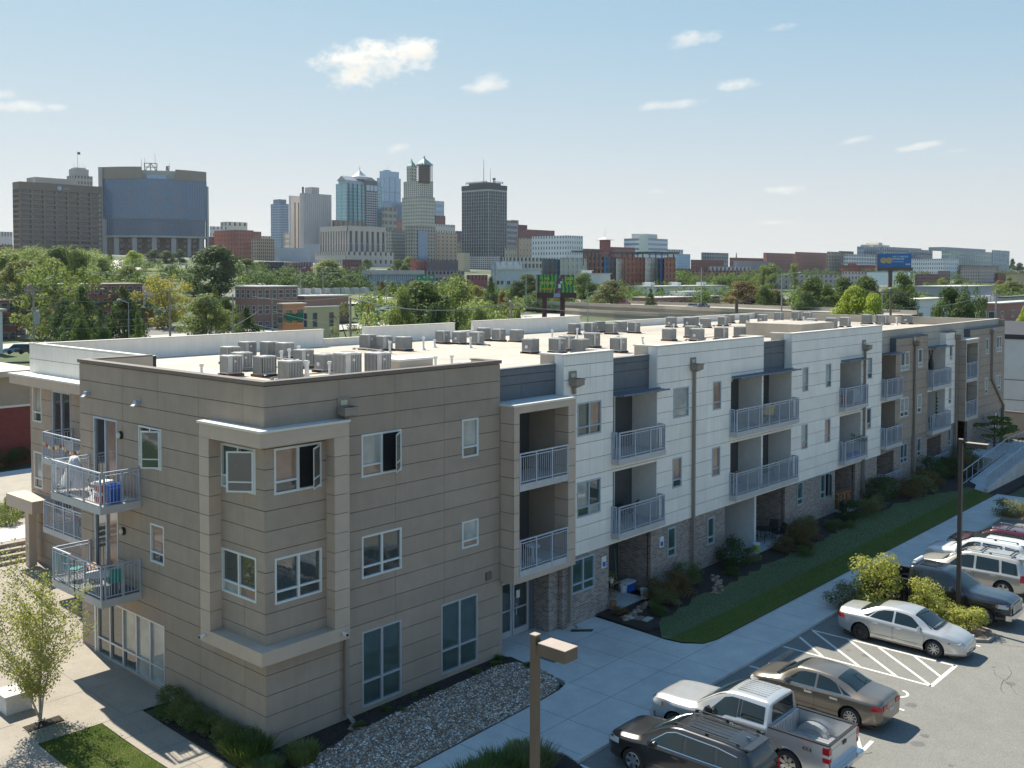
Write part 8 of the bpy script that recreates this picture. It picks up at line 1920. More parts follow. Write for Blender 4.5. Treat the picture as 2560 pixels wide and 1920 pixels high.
# ------------------------------------------------------------------ lamp posts
LMB=mat('bronze_post',(.12,.09,.065),.5,var=.06,metal=.2);LMD=mat('dark_bronze_post',(.055,.045,.042),.5,metal=.2);LTOP=mat('pale_top',(.38,.31,.26),.6)  # top material is paler than the posts
def lamppost(label,x,y,z0,h,m,w,ang,head=(.75,.36,.24),topm=None):
    t=empty('lamp_post',label,'lamp post','square lamp posts',(x,y,z0),ang)
    q=MB();q.box(-w/2,-w/2,0,w/2,w/2,h);q.build('post',m,t)
    q=MB();q.box(-w/2-.006,-w/2-.006,h,w/2+.006,w/2+.006,h+.02);q.build('post_cap',topm or m,t)
    q=MB();q.box(w/2,-.035,h-.16,w/2+.16,.035,h-.08);q.build('arm',m,t)
    q=MB();q.box(w/2+.16,-head[1]/2,h-.28,w/2+.16+head[0],head[1]/2,h-.28+head[2]);hd=q.build('lamp_head',m,t)
    q=MB();q.box(w/2+.155,-head[1]/2-.006,h-.28+head[2],w/2+.166+head[0],head[1]/2+.006,h-.28+head[2]+.012);q.build('head_cover',topm or m,hd)
    q=MB();q.box(w/2+.2,-head[1]/2+.04,h-.285,w/2+.12+head[0],head[1]/2-.04,h-.279);q.build('lens',HLM,hd)
    q=MB();q.box(-w*.9,-w*.9,0,w*.9,w*.9,.04);q.build('base_plate',m,t)
    return t
P1=onz(*F_(262,768),7.5)
lamppost('square bronze lamp post rising at the bottom centre of the picture',P1.x,P1.y,PZ,7.5-PZ,LMB,.135,R(-90),head=(.62,.36,.22),topm=LTOP)
lamppost('dark square lamp post standing in the planted island by the black pickup',25.3,-11.35,.03,7.45,LMD,.15,R(-90),head=(.80,.30,.18),topm=LTOP)
# ------------------------------------------------------------------ poles and wires
WDP=mat('weathered_pole',(.30,.26,.21),.9,var=.2,scale=2);STP=mat('grey_steel_pole',(.33,.34,.34),.5)
def pole(label,cr,x,yt,yb,D,m=WDP,w=.16,arms=((.6,2.2),),tf=False,ztop=None,lamp=0,cat='utility pole',name='utility_pole'):
    P=at(*cr(x,yt),D);z=min(terrain(P.x,P.y),at(*cr(x,yb),D).z);h=P.z-z;t=empty(name,label,cat,None,(P.x,P.y,z),random.uniform(-.1,.1)-.8)
    q=MB();q.tube((0,0,0),(0,0,h),w,8,w*.7);q.build('post',m,t)
    for (dz,l) in arms:q=MB();q.box(-l/2,-.06,h-dz-.06,l/2,.06,h-dz+.06);[q.tube((l*(k/3-.5),0,h-dz+.06),(l*(k/3-.5),0,h-dz+.28),.05,5) for k in range(4)];q.build('cross_arm',m,t)
    if tf:q=MB();q.lathe((.45,-.2,h-4.2),[(0,0),(.32,0),(.32,1.5),(.22,1.6),(0,1.62)],12);q.build('transformer',STP,t)
    if lamp:
        q=MB();q.tube((0,0,h-.1),(lamp,0,h+.35),.05,6);q.lathe((lamp+.2,0,h+.30),[(0,-.10),(.34,-.06),(.26,.08),(0,.12)],8);q.build('lamp_arm',STP,t)
    return Vector((P.x,P.y,P.z))
p1=pole('grey wooden power pole with a transformer at the far left',S1,288,1280,1700,118,arms=((.3,2.2),(2.6,1.6)),tf=True)
p2=pole('wooden power pole with two cross-arms in front of the yellow tree',S1,1466,1285,1750,126,arms=((.3,2.0),(2.6,4.0)),w=.17)
p3=pole('slim pale pole before the small left trees',S1,2012,1330,1700,126,arms=(),w=.12)
pole('twin-headed street light on the grassy hill',S1,1327,1025,1130,470,STP,.14,arms=((.1,5.0),),cat='street light',name='street_light')
pole('small curved street light left of the dark cone tree',S1,1110,1400,1560,130,STP,.07,arms=(),lamp=-1.4,cat='street light',name='street_light')
pole('slim street light at the right of the grassy hill',S1,1455,1085,1130,440,STP,.12,arms=(),lamp=4.0,cat='street light',name='street_light')
p4=pole('wooden pole with a cross-arm beside the brown balcony house',S2,142,1270,1700,150,arms=((.3,2.2),))
p5=pole('wooden pole in front of the cream shop',S2,815,1365,1750,104,arms=())
p6=pole('short pole at the left end of the third rear wall',S2,2205,1430,1650,96,arms=((.1,.8),))
for i,(x,yt,yb) in enumerate(((385,1110,1290),(578,1100,1300),(1022,1120,1310),(1037,1130,1320),(1125,1150,1300),(893,1280,1380))):pole('%s thin tall pole along the hill road from the left' % ORD[i],S2,x,yt,yb,300,STP,.13,arms=(),cat='street light',name='street_light',lamp=1.2 if i in (0,5) else 0)
pole('tall thin street light left of the jungle billboard',S3,122,610,875,300,STP,.13,arms=(),cat='street light',name='street_light')
pole('curved street light beside the jungle billboard',S3,655,800,900,230,STP,.12,arms=(),lamp=2.5,cat='street light',name='street_light')
pole('bare street light in front of the narrow dark tree',S3,1205,730,915,300,STP,.14,arms=(),cat='street light',name='street_light')
pole('tall street light before the brick works',S3,1637,580,960,260,STP,.15,arms=(),cat='street light',name='street_light')
p7=pole('wooden pole with a wide flat cross-arm just over the roof',S3,1940,862,990,150,arms=((.05,8.0),),w=.35,m=mat('brown_pole',(.14,.11,.09),.9))
pole('tall curved street light before the rusty green tree',S4,120,640,980,190,STP,.17,arms=(),lamp=3.2,cat='street light',name='street_light')
p8=pole('double cross-arm power pole under the blue billboard',S4,1062,785,1010,130,arms=((.2,5.0),(2.6,2.5)),w=.2,m=mat('brown_pole',(.14,.11,.09),.9))
pole('small street light left of the double cross-arm pole',S4,988,780,990,150,STP,.08,arms=(),lamp=1.0,cat='street light',name='street_light')
p9=pole('pale pole at the right in front of the brick shops',S4,1972,780,1000,150,arms=((.8,1.5),),m=STP)
WIRE=mat('wire_grey',(.30,.29,.27),.6)
def wire(label,a,b,sag,r=.03):
    q=MB();n=14;a=Vector(a);b=Vector(b);pts=[a.lerp(b,i/n)-Vector((0,0,sag*4*(i/n)*(1-i/n))) for i in range(n+1)];[q.tube(u,v,r,4,caps=False) for u,v in zip(pts,pts[1:])];q.build('power_line',WIRE,label=label,cat='power line')
W_=lambda cr,x,y,D:at(*cr(x,y),D)
wire('upper power line at the left running past the transformer pole',W_(S1,-60,1285,118),W_(S1,1466,1330,126),1.2)
wire('middle power line at the left',W_(S1,-60,1470,118),W_(S1,1466,1520,126),.8,.025);wire('lower power line at the left',W_(S1,-60,1580,118),W_(S1,1466,1560,126),.8,.025)
wire('upper wire between the yellow tree pole and the slim pole',p2-Vector((0,0,1)),p3-Vector((0,0,.2)),.9);wire('lower wire between the yellow tree pole and the slim pole',p2-Vector((0,0,4)),p3-Vector((0,0,4)),1.2,.025);wire('wire from the yellow tree pole over the street',p2-Vector((0,0,6)),W_(S1,2230,1480,130),1.2,.025)
wire('thick pale cable sagging across the green trees',W_(S2,-30,1350,128),p5+Vector((0,0,.2)),.5,.03);wire('thick pale cable from the wooden pole to the short pole',p5,p6+Vector((0,0,.3)),1.0,.07)
wire('long cable from the short pole over the freeway',p6,W_(S3,1480,990,110),.3,.05);wire('thin cable under the thick one',W_(S2,150,1480,128),W_(S2,1100,1610,110),.5,.025);wire('lowest wire before the shop row',W_(S2,-20,1590,120),W_(S2,800,1650,104),.5,.025)
wire('wire along the right from the wide cross-arm',p7,W_(S4,640,905,150),.8,.025);wire('wire to the right of the double cross-arm pole',p8-Vector((0,0,2)),p9,1.0,.025)
# ------------------------------------------------------------------ billboards
def jungle_mat():
    m=bpy.data.materials.new('leafy_print');m.use_nodes=True;nt=m.node_tree;b=nt.nodes['Principled BSDF'];N=nt.nodes.new;L=nt.links.new
    tc=N('ShaderNodeTexCoord');w=N('ShaderNodeTexWave');w.inputs['Scale'].default_value=.5;w.inputs['Distortion'].default_value=9;w.inputs['Detail'].default_value=3;L(tc.outputs['Object'],w.inputs[0])
    r=N('ShaderNodeValToRGB');e=r.color_ramp.elements;e[0].color=(.01,.10,.05,1);e[1].color=(.20,.42,.03,1);e.new(.5).color=(.02,.22,.10,1);L(w.outputs[0],r.inputs[0]);L(r.outputs[0],b.inputs['Base Color']);b.inputs['Roughness'].default_value=.5;return m
def billboard(label,cr,xl,xr,yt,yb,D,xposts,pm,face,yaw):
    """panel seen between two columns; posts reach the ground"""
    A=at(*cr(xl,yt),D);Bx=at(*cr(xr,yt),D);C_=at(*cr(xl,yb),D);W=(Bx-A).length/math.cos(R(8));H=A.z-C_.z;z=terrain(A.x,A.y)-1
    t=empty('billboard',label,'billboard',None,(A.x,A.y,z),yaw);h=C_.z-z
    q=MB();q.box(0,0,h,W,.35,h+H);q.box(-.0,-.05,h,-.15,2.2,h+H);q.build('panel_back',mat('billboard_frame',(.03,.03,.035),.7),t)
    q=MB();q.box(.0,-.03,h+.02,W,-.001,h+H);q.build('poster',face,t)
    q=MB();q.box(-.3,-.25,h-.85,W+.3,.6,h-.02);q.build('catwalk',pm,t)
    for xp in xposts:q=MB();q.tube((W*xp,.4,0),(W*xp,.4,h-.3),.55 if len(xposts)==1 else .42,10);q.build('post',pm,t)
    return t,W,H,h
MRN=mat('maroon_steel',(.075,.025,.03),.6)
JY=YAW-math.pi/2+R(6)
t,W,H,h=billboard('green jungle-print billboard with yellow and orange lettering on two maroon posts',S3,228,540,645,800,165,(.18,.68),MRN,jungle_mat(),JY)
YT=mat('poster_yellow',(.75,.60,.03),.6);OT=mat('poster_orange',(.75,.33,.02),.6);PU=mat('poster_purple',(.22,.02,.20),.6)
def lettering(t,txt,size,x,z,m,wd,rz=0):
    o=text_mesh(txt,size,m,'lettering',.005,bold=.02*size);w=max(v.co.x for v in o.data.vertices)-min(v.co.x for v in o.data.vertices);o.parent=t;o.rotation_euler=(math.pi/2,rz,0);o.location=(x,-.045,z);o.scale=(wd/w,1,1)
lettering(t,'IN A',H*.16,W*.24,h+H*.78,YT,W*.13);lettering(t,'TIGHT SQUEEZE',H*.20,W*.24,h+H*.53,YT,W*.40);lettering(t,'COMMITMENT?',H*.16,W*.24,h+H*.19,OT,W*.40)
lettering(t,'JUNGLE',H*.22,W*.86,h+H*.78,YT,W*.22);lettering(t,'LUV',H*.24,W*.86,h+H*.54,YT,W*.16)
q=MB()
for i in range(13):
    a=i/12;x=W*(.50+.16*a+.05*math.sin(a*7));z=h+H*(.06+.86*a);q.blob((x,-.04,z),H*.10,sx=1,sz=.9,jit=.1)
for v in range(len(q.v)):q.v[v]=(q.v[v][0],-.04+(.0 if v % 2 else .001),q.v[v][2])
q.build('snake_shape',PU,t);q=MB();q.box(W*.55,-.052,h+H*.25,W*.62,-.046,h+H*.48);q.box(W*.60,-.052,h+H*.52,W*.66,-.046,h+H*.62);q.build('pale_shape',WHTP,t)
q=MB();q.box(W*.42,-.3,h-.75,W*.6,-.26,h-.1);q.build('owner_plate',mat('plate_blue',(.3,.35,.5),.6),t)
BLB=mat('poster_blue',(.012,.13,.36),.5)
t,W,H,h=billboard('blue billboard with white lettering high on one brown pole',S4,953,1225,463,582,262,(.38,),mat('brown_steel',(.11,.07,.06),.6),BLB,YAW-math.pi/2-R(8))
PB=mat('poster_pale_blue',(.35,.6,.8),.6)
lettering(t,'LIFE IS SIMPLER',H*.17,W*.66,h+H*.77,PB,W*.48);lettering(t,'MORE SIMPLE HERE',H*.14,W*.60,h+H*.60,WHTP,W*.36);lettering(t,'community',H*.12,W*.60,h+H*.42,PB,W*.34);lettering(t,'BANK',H*.16,W*.90,h+H*.22,WHTP,W*.14)
for x in (.16,.33):
    q=MB();q.tube((W*x,-.05,h+H*.50),(W*x,-.032,h+H*.50),H*.22,16);q.build('portrait_disc',mat('poster_gold',(.5,.36,.10),.6),t);q=MB();q.tube((W*x,-.06,h+H*.53),(W*x,-.052,h+H*.53),H*.11,12);q.build('portrait_face',mat('poster_skin',(.45,.27,.2),.6),t)
# green highway signs
GS=mat('highway_green',(.01,.20,.12),.5)
for i,(xa,xb,ya,yb,lb) in enumerate(((1388,1430,1172,1218,'left green highway sign'),(1434,1475,1160,1215,'middle green highway sign'),(1490,1545,1162,1215,'right green highway sign'))):
    A=at(*S2(xa,ya),330);Bp=at(*S2(xb,yb),330);z=terrain(A.x,A.y);w=(at(*S2(xb,ya),330)-A).length;t=empty('highway_sign',lb+' by the freeway','road sign','green signs by the freeway',(A.x,A.y,z),YAW-math.pi/2)
    q=MB();q.box(0,0,Bp.z-z,w,.2,A.z-z);q.build('sign_panel',GS,t);q=MB();q.box(w*.25,-.03,Bp.z-z+(A.z-Bp.z)*.35,w*.7,-.01,Bp.z-z+(A.z-Bp.z)*.75);q.build('legend',mat('sign_legend',(.2,.45,.38),.5),t);q=MB();[q.tube((w*k,.3,0),(w*k,.3,A.z-z),.12,5) for k in (.2,.8)];q.build('post',STP,t)
# ------------------------------------------------------------------ far vehicles: body, cabin, wheels
def farcar(label,x,y,z,c,rz,L=4.5,van=False):
    t=empty('distant_car',label,'car',None,(x,y,z),rz);q=MB();W=.9
    prof=[(0,.3),(0,.75),(.9,.85),(1.15,.9),(L-.0,.8),(L,.3)] if not van else [(0,.3),(0,1.7),(3.2,1.85),(4.0,1.15),(L,1.0),(L,.3)]
    n=len(prof);q.add([(a,-W,b) for a,b in prof]+[(a,W,b) for a,b in prof],[tuple(range(n-1,-1,-1)),tuple(range(n,2*n))]+[(i,(i+1) % n,n+(i+1) % n,n+i) for i in range(n)]);q.build('body',paint('far_paint_%d%d%d' % tuple(int(v*99) for v in c),c,.2),t)
    q=MB()
    if van:q.box(3.0,-.91,1.15,3.5,.91,1.6);q.box(1.2,-.91,1.2,2.8,.91,1.6)
    else:q.add([(.7,-.8,.86),(3.5,-.8,.86),(2.8,-.62,1.38),(1.3,-.62,1.38),(.7,.8,.86),(3.5,.8,.86),(2.8,.62,1.38),(1.3,.62,1.38)],[(0,1,2,3),(4,7,6,5),(1,5,6,2),(0,3,7,4)])
    q.build('windows',CGL,t)
    if not van:q=MB();q.box(1.3,-.62,1.37,2.8,.62,1.43);q.build('roof',paint('far_paint_%d%d%d' % tuple(int(v*99) for v in c),c,.2),t)
    for xx in (.85,L-.9):
        for s in (-1,1):q=MB();q.lathe((xx,s*.9,.32),[(0,0),(.32,0),(.32,-.2*s),(0,-.2*s)],10,'y');q.build('wheel',TYRE,t)
for (cr,x,y,c,rz,lb,vn) in ((S3,850,900,(.6,.6,.6),.1,'white car on the elevated freeway',0),(S3,925,912,(.45,.05,.06),.1,'red car just behind the white one on the freeway',0),(S3,1510,942,(.65,.65,.65),0,'white sedan on the freeway at the right',0),(S3,1600,940,(.08,.09,.14),0,'dark blue car on the freeway at the right',0)):
    p=onz(*cr(x,y),ZD);farcar(lb,p.x+.4,p.y-.5,ZD,c,rz+.12)
for (cr,x,y,D,c,rz,lb,vn) in ((S1,1290,1662,125,(.7,.7,.7),-.6,'white van roof showing over the pale rear wall at the left',1),(S2,45,1640,125,(.6,.62,.58),-.3,'white van behind the left rear wall',1),(S2,672,1300,330,(.03,.05,.09),.1,'dark blue van on the hill road',1),
      (S2,1020,1345,240,(.45,.52,.58),0,'pale blue bus parked beyond the shops',1),(S4,1365,985,165,(.04,.06,.12),0,'dark blue car beside the white building',0),(S4,2060,1025,170,(.02,.10,.5),0,'bright blue car at the right edge',0),(S4,2150,1020,172,(.5,.52,.55),0,'silver car at the right edge',0),(S4,2100,1020,185,(.05,.05,.06),0,'black car at the right edge',0),(S2,1050,1346,245,(.5,.56,.6),0,'second pale blue bus parked beyond the shops',1),
      (S1,130,1610,150,(.04,.04,.04),-.5,'dark car parked before the bright red house',0),(S1,30,1600,150,(.1,.25,.45),-.5,'blue car parked at the left edge',0),(S2,1900,1225,390,(.6,.6,.6),0,'white van by the brick kiosk row',1)):
    P=at(*cr(x,y),D);farcar(lb,P.x,P.y,max(terrain(P.x,P.y)+.3,min(P.z-1.0,terrain(P.x,P.y)+1.2)),c,rz,van=bool(vn))
farcar('white vehicle beyond the ramp at the right edge',72.5,-3.2,.5,(.7,.7,.7),.3,van=True);farcar('dark purple car beyond the ramp',68.5,-6.5,.0,(.08,.04,.12),1.2)
# ------------------------------------------------------------------ things on the balconies
def part(t,name,m):return lambda q:q.build(name,m,t)
# covered grill and furniture on the left balcony (upper)
t=empty('covered_grill','barbecue under a crumpled white cover on the upper left balcony','barbecue',None,(-1.0,10.1,6.42))
q=MB();rnd=random.Random(2);n=10
for j in range(6):
    for i in range(n):a=2*math.pi*i/n;rr=(.62-.09*j)*(1+.12*math.sin(3*a+j));q.v.append((rr*math.cos(a)*.7,rr*math.sin(a)*1.1,.25+.2*j+rnd.uniform(-.03,.03)))
q.f=[(j*n+i,j*n+(i+1) % n,(j+1)*n+(i+1) % n,(j+1)*n+i) for j in range(5) for i in range(n)]+[tuple(range(5*n,6*n))];q.m=[0]*len(q.f);q.build('cover',mat('white_tarp',(.62,.60,.55),.6,var=.08),t,smooth=True)
q=MB();[q.tube((a*.4,b*.5,0),(a*.3,b*.4,.5),.02,5) for a in (-1,1) for b in (-1,1)];q.build('leg',BLKP,t)
for k,(z,lb) in enumerate(((6.42,'lower red cooler with a white lid on the upper left balcony'),(6.78,'upper red cooler stacked on another on the upper left balcony'))):
    t=empty('cooler',lb,'cooler','stacked red coolers',(-.95,8.0,z),.3);q=MB();q.box(-.24,-.17,0,.24,.17,.24);q.build('body',REDP,t);q=MB();q.box(-.26,-.19,.24,.26,.19,.33);q.build('lid',WHTP,t);q=MB();q.tube((-.27,-.1,.22),(-.27,.1,.22),.015,5);q.build('handle',WHTP,t)
t=empty('folding_crate','bright blue plastic crate standing on the upper left balcony','crate',None,(-.85,7.52,6.42))
q=MB();q.box(-.2,-.16,0,.2,.16,.03);[q.box(-.2+.055*i,s*.15-.01,.03,-.16+.055*i,s*.15+.01,.62) for i in range(8) for s in (-1,1)];[q.box(s*.19-.01,-.15+.055*i,.03,s*.19+.01,-.11+.055*i,.62) for i in range(6) for s in (-1,1)];q.box(-.21,-.17,.58,.21,-.15,.64);q.box(-.21,.15,.58,.21,.17,.64);q.box(-.21,-.15,.58,-.19,.15,.64);q.box(.19,-.15,.58,.21,.15,.64);q.box(-.18,-.14,.03,.18,.14,.5);q.build('crate_body',BLUE,t)
t=empty('patio_table','round pale table on the upper left balcony','table',None,(-.55,8.9,6.42));q=MB();q.lathe((0,0,.42),[(0,0),(.42,0),(.42,.03),(0,.035)],20);q.build('tabletop',WALKS,t);q=MB();[q.tube((.3*math.cos(a),.3*math.sin(a),0),(.1*math.cos(a),.1*math.sin(a),.42),.012,5) for a in (0,1.57,3.14,4.71)];q.build('leg',BLKP,t)
def chair(label,x,y,z,m,rz,metal=BLKP,group=None,arm=True):
    t=empty('chair',label,'chair',group,(x,y,z),rz);q=MB();q.box(-.24,-.24,.40,.24,.24,.43);q.build('seat',m,t);q=MB();q.add([(-.24,.22,.43),(.24,.22,.43),(.22,.40,.92),(-.22,.40,.92),(-.24,.24,.43),(.24,.24,.43),(.22,.43,.92),(-.22,.43,.92)],[(0,1,2,3),(4,7,6,5),(0,3,7,4),(1,5,6,2),(3,2,6,7)]);q.build('backrest',m,t)
    for a in (-.22,.22):
        for b in (-.22,.24):q=MB();q.tube((a,b*1.15,0),(a,b,.41),.014,5);q.build('leg',metal,t)
        if arm:q=MB();q.tube((a,-.22,.62),(a,.30,.64),.014,5);q.tube((a,-.22,.4),(a,-.22,.62),.012,5);q.build('armrest',metal,t)
    return t
chair('teal rocking chair at the right corner of the lower left balcony',-.75,7.75,3.29,TEAL,2.9,WHTP);chair('second teal chair at the left of the lower left balcony',-1.0,10.2,3.29,TEAL,.6,WHTP)
t=empty('side_table','scalloped white table on the lower left balcony','table',None,(-.85,8.7,3.29));q=MB();n=32;q.v=[((.42+.03*(i % 2))*math.cos(2*math.pi*i/n),(.52+.03*(i % 2))*math.sin(2*math.pi*i/n),z) for z in (.45,.48) for i in range(n)];q.f=[tuple(range(n,2*n)),tuple(range(n-1,-1,-1))]+[(i,(i+1) % n,n+(i+1) % n,n+i) for i in range(n)];q.m=[0]*len(q.f);q.build('tabletop',WHTP,t);q=MB();[q.tube((a,b,0),(a*.8,b*.8,.45),.015,5) for a in (-.3,.3) for b in (-.35,.35)];q.build('leg',WHTP,t)
t=empty('wooden_bench','narrow wooden bench on the lower left balcony','bench',None,(-.5,9.9,3.29),1.2);q=MB();[q.box(-.5,-.16+.11*i,.42,.5,-.08+.11*i,.45) for i in range(3)];q.build('seat',WOOD,t);q=MB();[q.box(s*.45-.02,-.15,0,s*.45+.02,.15,.42) for s in (-1,1)];q.build('leg',WOOD,t)
q=MB();pts=[(-1.47,9.75,3.1+.04*math.sin(i)) for i in range(1)];
for i in range(16):a0,a1=math.pi+math.pi*i/16,math.pi+math.pi*(i+1)/16;q.tube((-1.46,9.0+.18*math.cos(a0),3.15+.22*math.sin(a0)),(-1.46,9.0+.18*math.cos(a1),3.15+.22*math.sin(a1)),.014,5,caps=False)
q.tube((-1.46,9.18,3.15),(-1.46,9.2,4.3),.014,5);q.build('cable',BLKP,label='black cable looping down outside the lower left balcony',cat='cable')
# rear-left balconies
t=empty('garland','string of yellow and white bunting on the rear left balcony rail','garland',None,(1.46,14.7,7.05));q=MB()
for i in range(16):y=.1+i*.22;z=-.18*math.sin((i % 8)/8*math.pi)-.05;q.box(-.03,y,z-.07,-.015,y+.14,z+.05,i % 3)
q.build('pennant',[YELP,WHTP,REDP],t)
chair('dark blue chair on the rear left balcony',2.1,15.1,6.31,mat('navy_fabric',(.02,.05,.14),.8),1.0);chair('white chair on the rear left balcony',2.0,16.6,6.31,WHTP,2.0);chair('dark red chair on the lower rear balcony',2.0,15.6,3.36,mat('maroon_fabric',(.14,.02,.05),.8),1.4)
# loggia contents along the long side
q=MB();q.lathe((0,0,0),[(.26,0),(.32,.02),(.32,.05),(0,.05)],16)
t=empty('bistro_table','small white table on the lower framed balcony by the entrance','table',None,(11.9,-.1,3.23));q.lathe((0,0,.55),[(0,.0),(.3,.0),(.3,.03),(0,.03)],16);q.tube((0,0,.05),(0,0,.55),.03,6);q.build('tabletop',WHTP,t)
chair('dark red cushioned chair on the lower framed balcony',11.5,.5,3.23,mat('maroon_fabric',(.14,.02,.05),.8),3.0)
def grill(label,x,y,z):
    t=empty('grill',label,'barbecue',None,(x,y,z));q=MB();q.lathe((0,0,.62),[(0,-.2),(.2,-.15),(.28,0),(.27,.12),(.15,.25),(0,.28)],14);q.build('kettle',BLKP,t);q=MB();[q.tube((.2*math.cos(a),.2*math.sin(a),0),(.12*math.cos(a),.12*math.sin(a),.5),.015,5) for a in (0,2.1,4.2)];q.build('leg',BLKP,t)
grill('black kettle grill on the second-floor balcony of the first white bay',18.6,.6,3.31);grill('dark round grill in the lower balcony beside the white bay',54.3,.2,3.41)
chair('dark metal chair on the second-floor balcony of the first white bay',19.3,.7,3.31,BLKP,3.4);chair('brown wicker chair on the lower double balcony, left',28.1,.8,3.31,WOOD,3.3)
chair('lime green chair on the lower double balcony, right',31.9,.6,3.31,mat('green_fabric',(.10,.16,.04),.8),3.6);chair('grey chair on the upper double balcony, left of two',31.3,.8,6.43,CG,3.2);chair('grey chair on the upper double balcony, right of two',32.2,.8,6.43,CG,3.3)
chair('yellow folding chair on the upper double balcony',30.9,.2,6.43,YELP,2.6,arm=False)
t=empty('red_sofa','small red sofa on the upper balcony beside the third downpipe','sofa',None,(40.3,.5,6.43));q=MB();q.box(-.6,-.3,.1,.6,.3,.45);q.build('seat',mat('red_cushion',(.30,.015,.03),.8),t);q=MB();q.box(-.6,.15,.45,.6,.32,.9);q.build('backrest',mat('red_cushion',(.30,.015,.03),.8),t)
q=MB();q.box(40.3,-.38,6.6,41.8,-.36,7.35);q.build('banner',mat('pale_cloth',(.45,.47,.46),.8),label='pale cloth tied inside the upper balcony rail beside the third downpipe',cat='cloth')
q=MB();q.box(39.34,.5,7.6,39.4,.9,8.5);q.box(39.4,.55,7.9,39.46,.8,8.3);q.build('wall_hanging',mat('ochre_blue_cloth',(.20,.18,.08),.8,var=.6,scale=6),label='small ochre and blue hanging on the loggia wall of the third bay',cat='hanging')
t=empty('potted_plants','leafy green plants spilling over the lower balcony rail of the third bay','potted plants',None,(40.2,-.25,3.32));q=MB();[q.lathe((i*.45,0,0),[(0,0),(.12,0),(.16,.3),(0,.28)],10) for i in range(3)];q.build('pot',BLUE,t)
rnd=random.Random(8);bl=[(i*.3+rnd.uniform(-.1,.1),rnd.uniform(-.2,.2),.95+rnd.uniform(-.2,.4),rnd.uniform(.15,.28)) for i in range(7)];crown_mesh('foliage',bl,900,.045,rnd).build('foliage',LM['green'],t)
t=empty('clothes_figure','black garment hanging upside down in the upper balcony of the far wing','clothing',None,(54.7,.25,7.5));q=MB();q.lathe((0,0,0),[(.16,0),(.20,.35),(.13,.75),(.05,.8)],8);q.tube((-.1,0,.75),(-.28,0,1.35),.05,6);q.tube((.1,0,.75),(.28,0,1.35),.05,6);q.build('cloth',BLKP,t)
q=MB();q.tube((55.4,.1,3.45),(55.4,.1,5.9),.03,6);[q.blob((55.4,.05,4.2+i*.25),.09,jit=.4) for i in range(6)];q.build('hanging_plant',LM['dark'],label='thin dark hanging vine in the lower balcony of the far wing',cat='hanging plant')
q=MB();q.blob((0,0,.3),.2,sz=1.2);o=q.build('toy',mat('turquoise_plastic',(.02,.35,.45),.5),label='turquoise toy on the lower balcony of the far wing',cat='toy');o.location=(54.0,-.2,3.42)
# first patio
chair('black folding chair on the first patio',17.7,.9,.12,BLKP,2.4)
t=empty('plant_stand','wooden stand with potted flowers on the first patio','plant stand',None,(18.5,1.0,.12));q=MB();q.box(-.35,-.2,.5,.35,.2,.54);[q.box(a-.02,b-.02,0,a+.02,b+.02,.5) for a in (-.3,.3) for b in (-.16,.16)];q.build('stand',WOOD,t);q=MB();q.lathe((-.1,0,.54),[(0,0),(.1,0),(.14,.2),(0,.2)],10);q.build('pot',WHTP,t);rnd=random.Random(4);crown_mesh('flowers',[(0,0,.9,.2),(-.2,.05,.85,.15),(.2,0,.7,.14)],1200,.035,rnd).build('flowers',LM['yellow'],t)
t=empty('cooler','blue cooler with a white lid on the first patio','cooler',None,(19.4,.8,.12));q=MB();q.box(-.3,-.2,0,.3,.2,.36);q.build('body',BLUE,t);q=MB();q.box(-.32,-.22,.36,.32,.22,.45);q.build('lid',WHTP,t)
q=MB();q.lathe((19.0,.75,.12),[(0,0),(.13,0),(.16,.36),(.14,.36),(0,.3)],14);q.build('bucket',WHTP,label='white bucket beside the blue cooler',cat='bucket')
t=empty('planter','pale round planter at the right edge of the first patio','planter',None,(19.0,-.35,.12));q=MB();q.lathe((0,0,0),[(0,0),(.14,0),(.17,.3),(.2,.42),(.16,.42),(0,.36)],14);q.build('pot',WALK,t)
q=MB();q.tube((19.3,1.3,.1),(19.35,1.5,1.9),.015,5);q.box(19.2,1.2,.1,19.45,1.35,.25);q.build('broom',TEAL,label='teal broom leaning on the first patio wall',cat='broom')
t=empty('potted_shrub','rusty potted plant at the left corner of the first patio','potted plant',None,(17.05,-.1,.12));q=MB();q.lathe((0,0,0),[(0,0),(.13,0),(.17,.3),(0,.28)],10);q.build('pot',WOOD,t);crown_mesh('foliage',[(0,0,.5,.2)],1500,.03,rnd).build('foliage',LM['rust'],t)
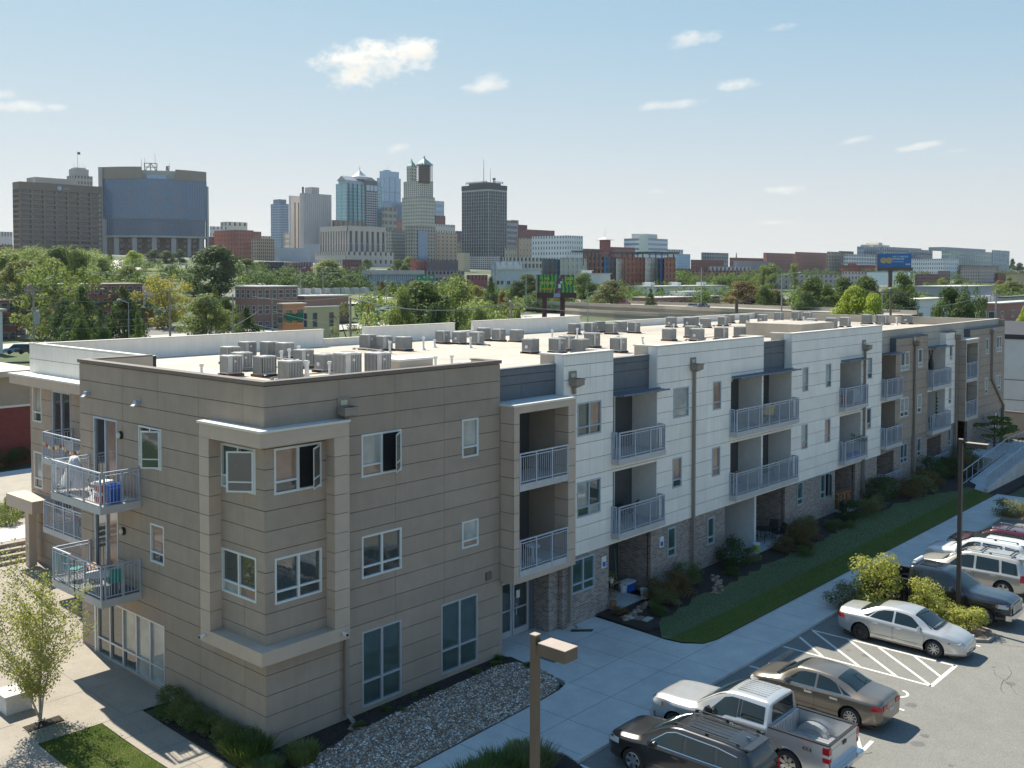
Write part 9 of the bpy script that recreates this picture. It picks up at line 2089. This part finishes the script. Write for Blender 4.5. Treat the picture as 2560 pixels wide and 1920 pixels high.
# double patio
q=MB();q.tube((27.4,1.0,.2),(27.0,1.5,2.0),.018,5);q.box(27.3,.9,.15,27.6,1.1,.3);q.build('broom',WOOD,label='broom with a brown handle leaning in the left double patio',cat='broom')
t=empty('storage_tub','blue tub in the left corner of the double patio','tub',None,(26.9,.9,.15));q=MB();q.lathe((0,0,0),[(0,0),(.2,0),(.25,.45),(.22,.45),(0,.4)],12);q.build('tub_body',BLUE,t)
t=empty('cooler','lime green drinks cooler with a white top on the double patio','cooler',None,(28.7,-.45,.22));q=MB();q.lathe((0,0,0),[(0,0),(.17,0),(.19,.34),(0,.34)],16);q.build('body',GRNP,t);q=MB();q.lathe((0,0,.34),[(.2,0),(.2,.07),(0,.09)],16);q.build('lid',WHTP,t)
q=MB();q.box(27.9,-.3,.2,28.2,-.05,.35);q.box(28.0,-.6,.2,28.2,-.4,.3);q.build('shoes',WHTP,label='white shoes left beside the lime green cooler',cat='shoes')
t=empty('patio_table','black metal table on the right half of the double patio','table',None,(30.6,.2,.2));q=MB();q.box(-.5,-.4,.68,.5,.4,.71);q.build('tabletop',BLKP,t);[(lambda q:(q.tube((a,b,0),(a,b,.68),.018,5),q.build('leg',BLKP,t)))(MB()) for a in (-.45,.45) for b in (-.35,.35)]
for i,(x,y,rz) in enumerate(((29.95,.5,1.2),(31.6,.2,-1.4),(31.3,-.3,-2.2))):chair('black metal armchair around the patio table, %s from the left' % ORD[i],x,y,.2,BLKP,rz)
# woodpile
t=empty('firewood_stack','stack of split firewood on the patio under the third bay','firewood',None,(40.2,.2,.3));rnd=random.Random(9)
for r_ in range(7):
    for c_ in range(12):
        q=MB();x=-.85+c_*.155+(.07 if r_ % 2 else 0);q.tube((x,-.2+rnd.uniform(-.04,.04),.08+r_*.145),(x,.25,.08+r_*.145),.07,6);q.build('log',WOOD,t)
q=MB();q.lathe((39.2,-.35,.25),[(0,0),(.2,0),(.24,.6),(0,.8)],8);q.build('bin_bag',BLKP,label='dark sack beside the firewood stack',cat='sack')
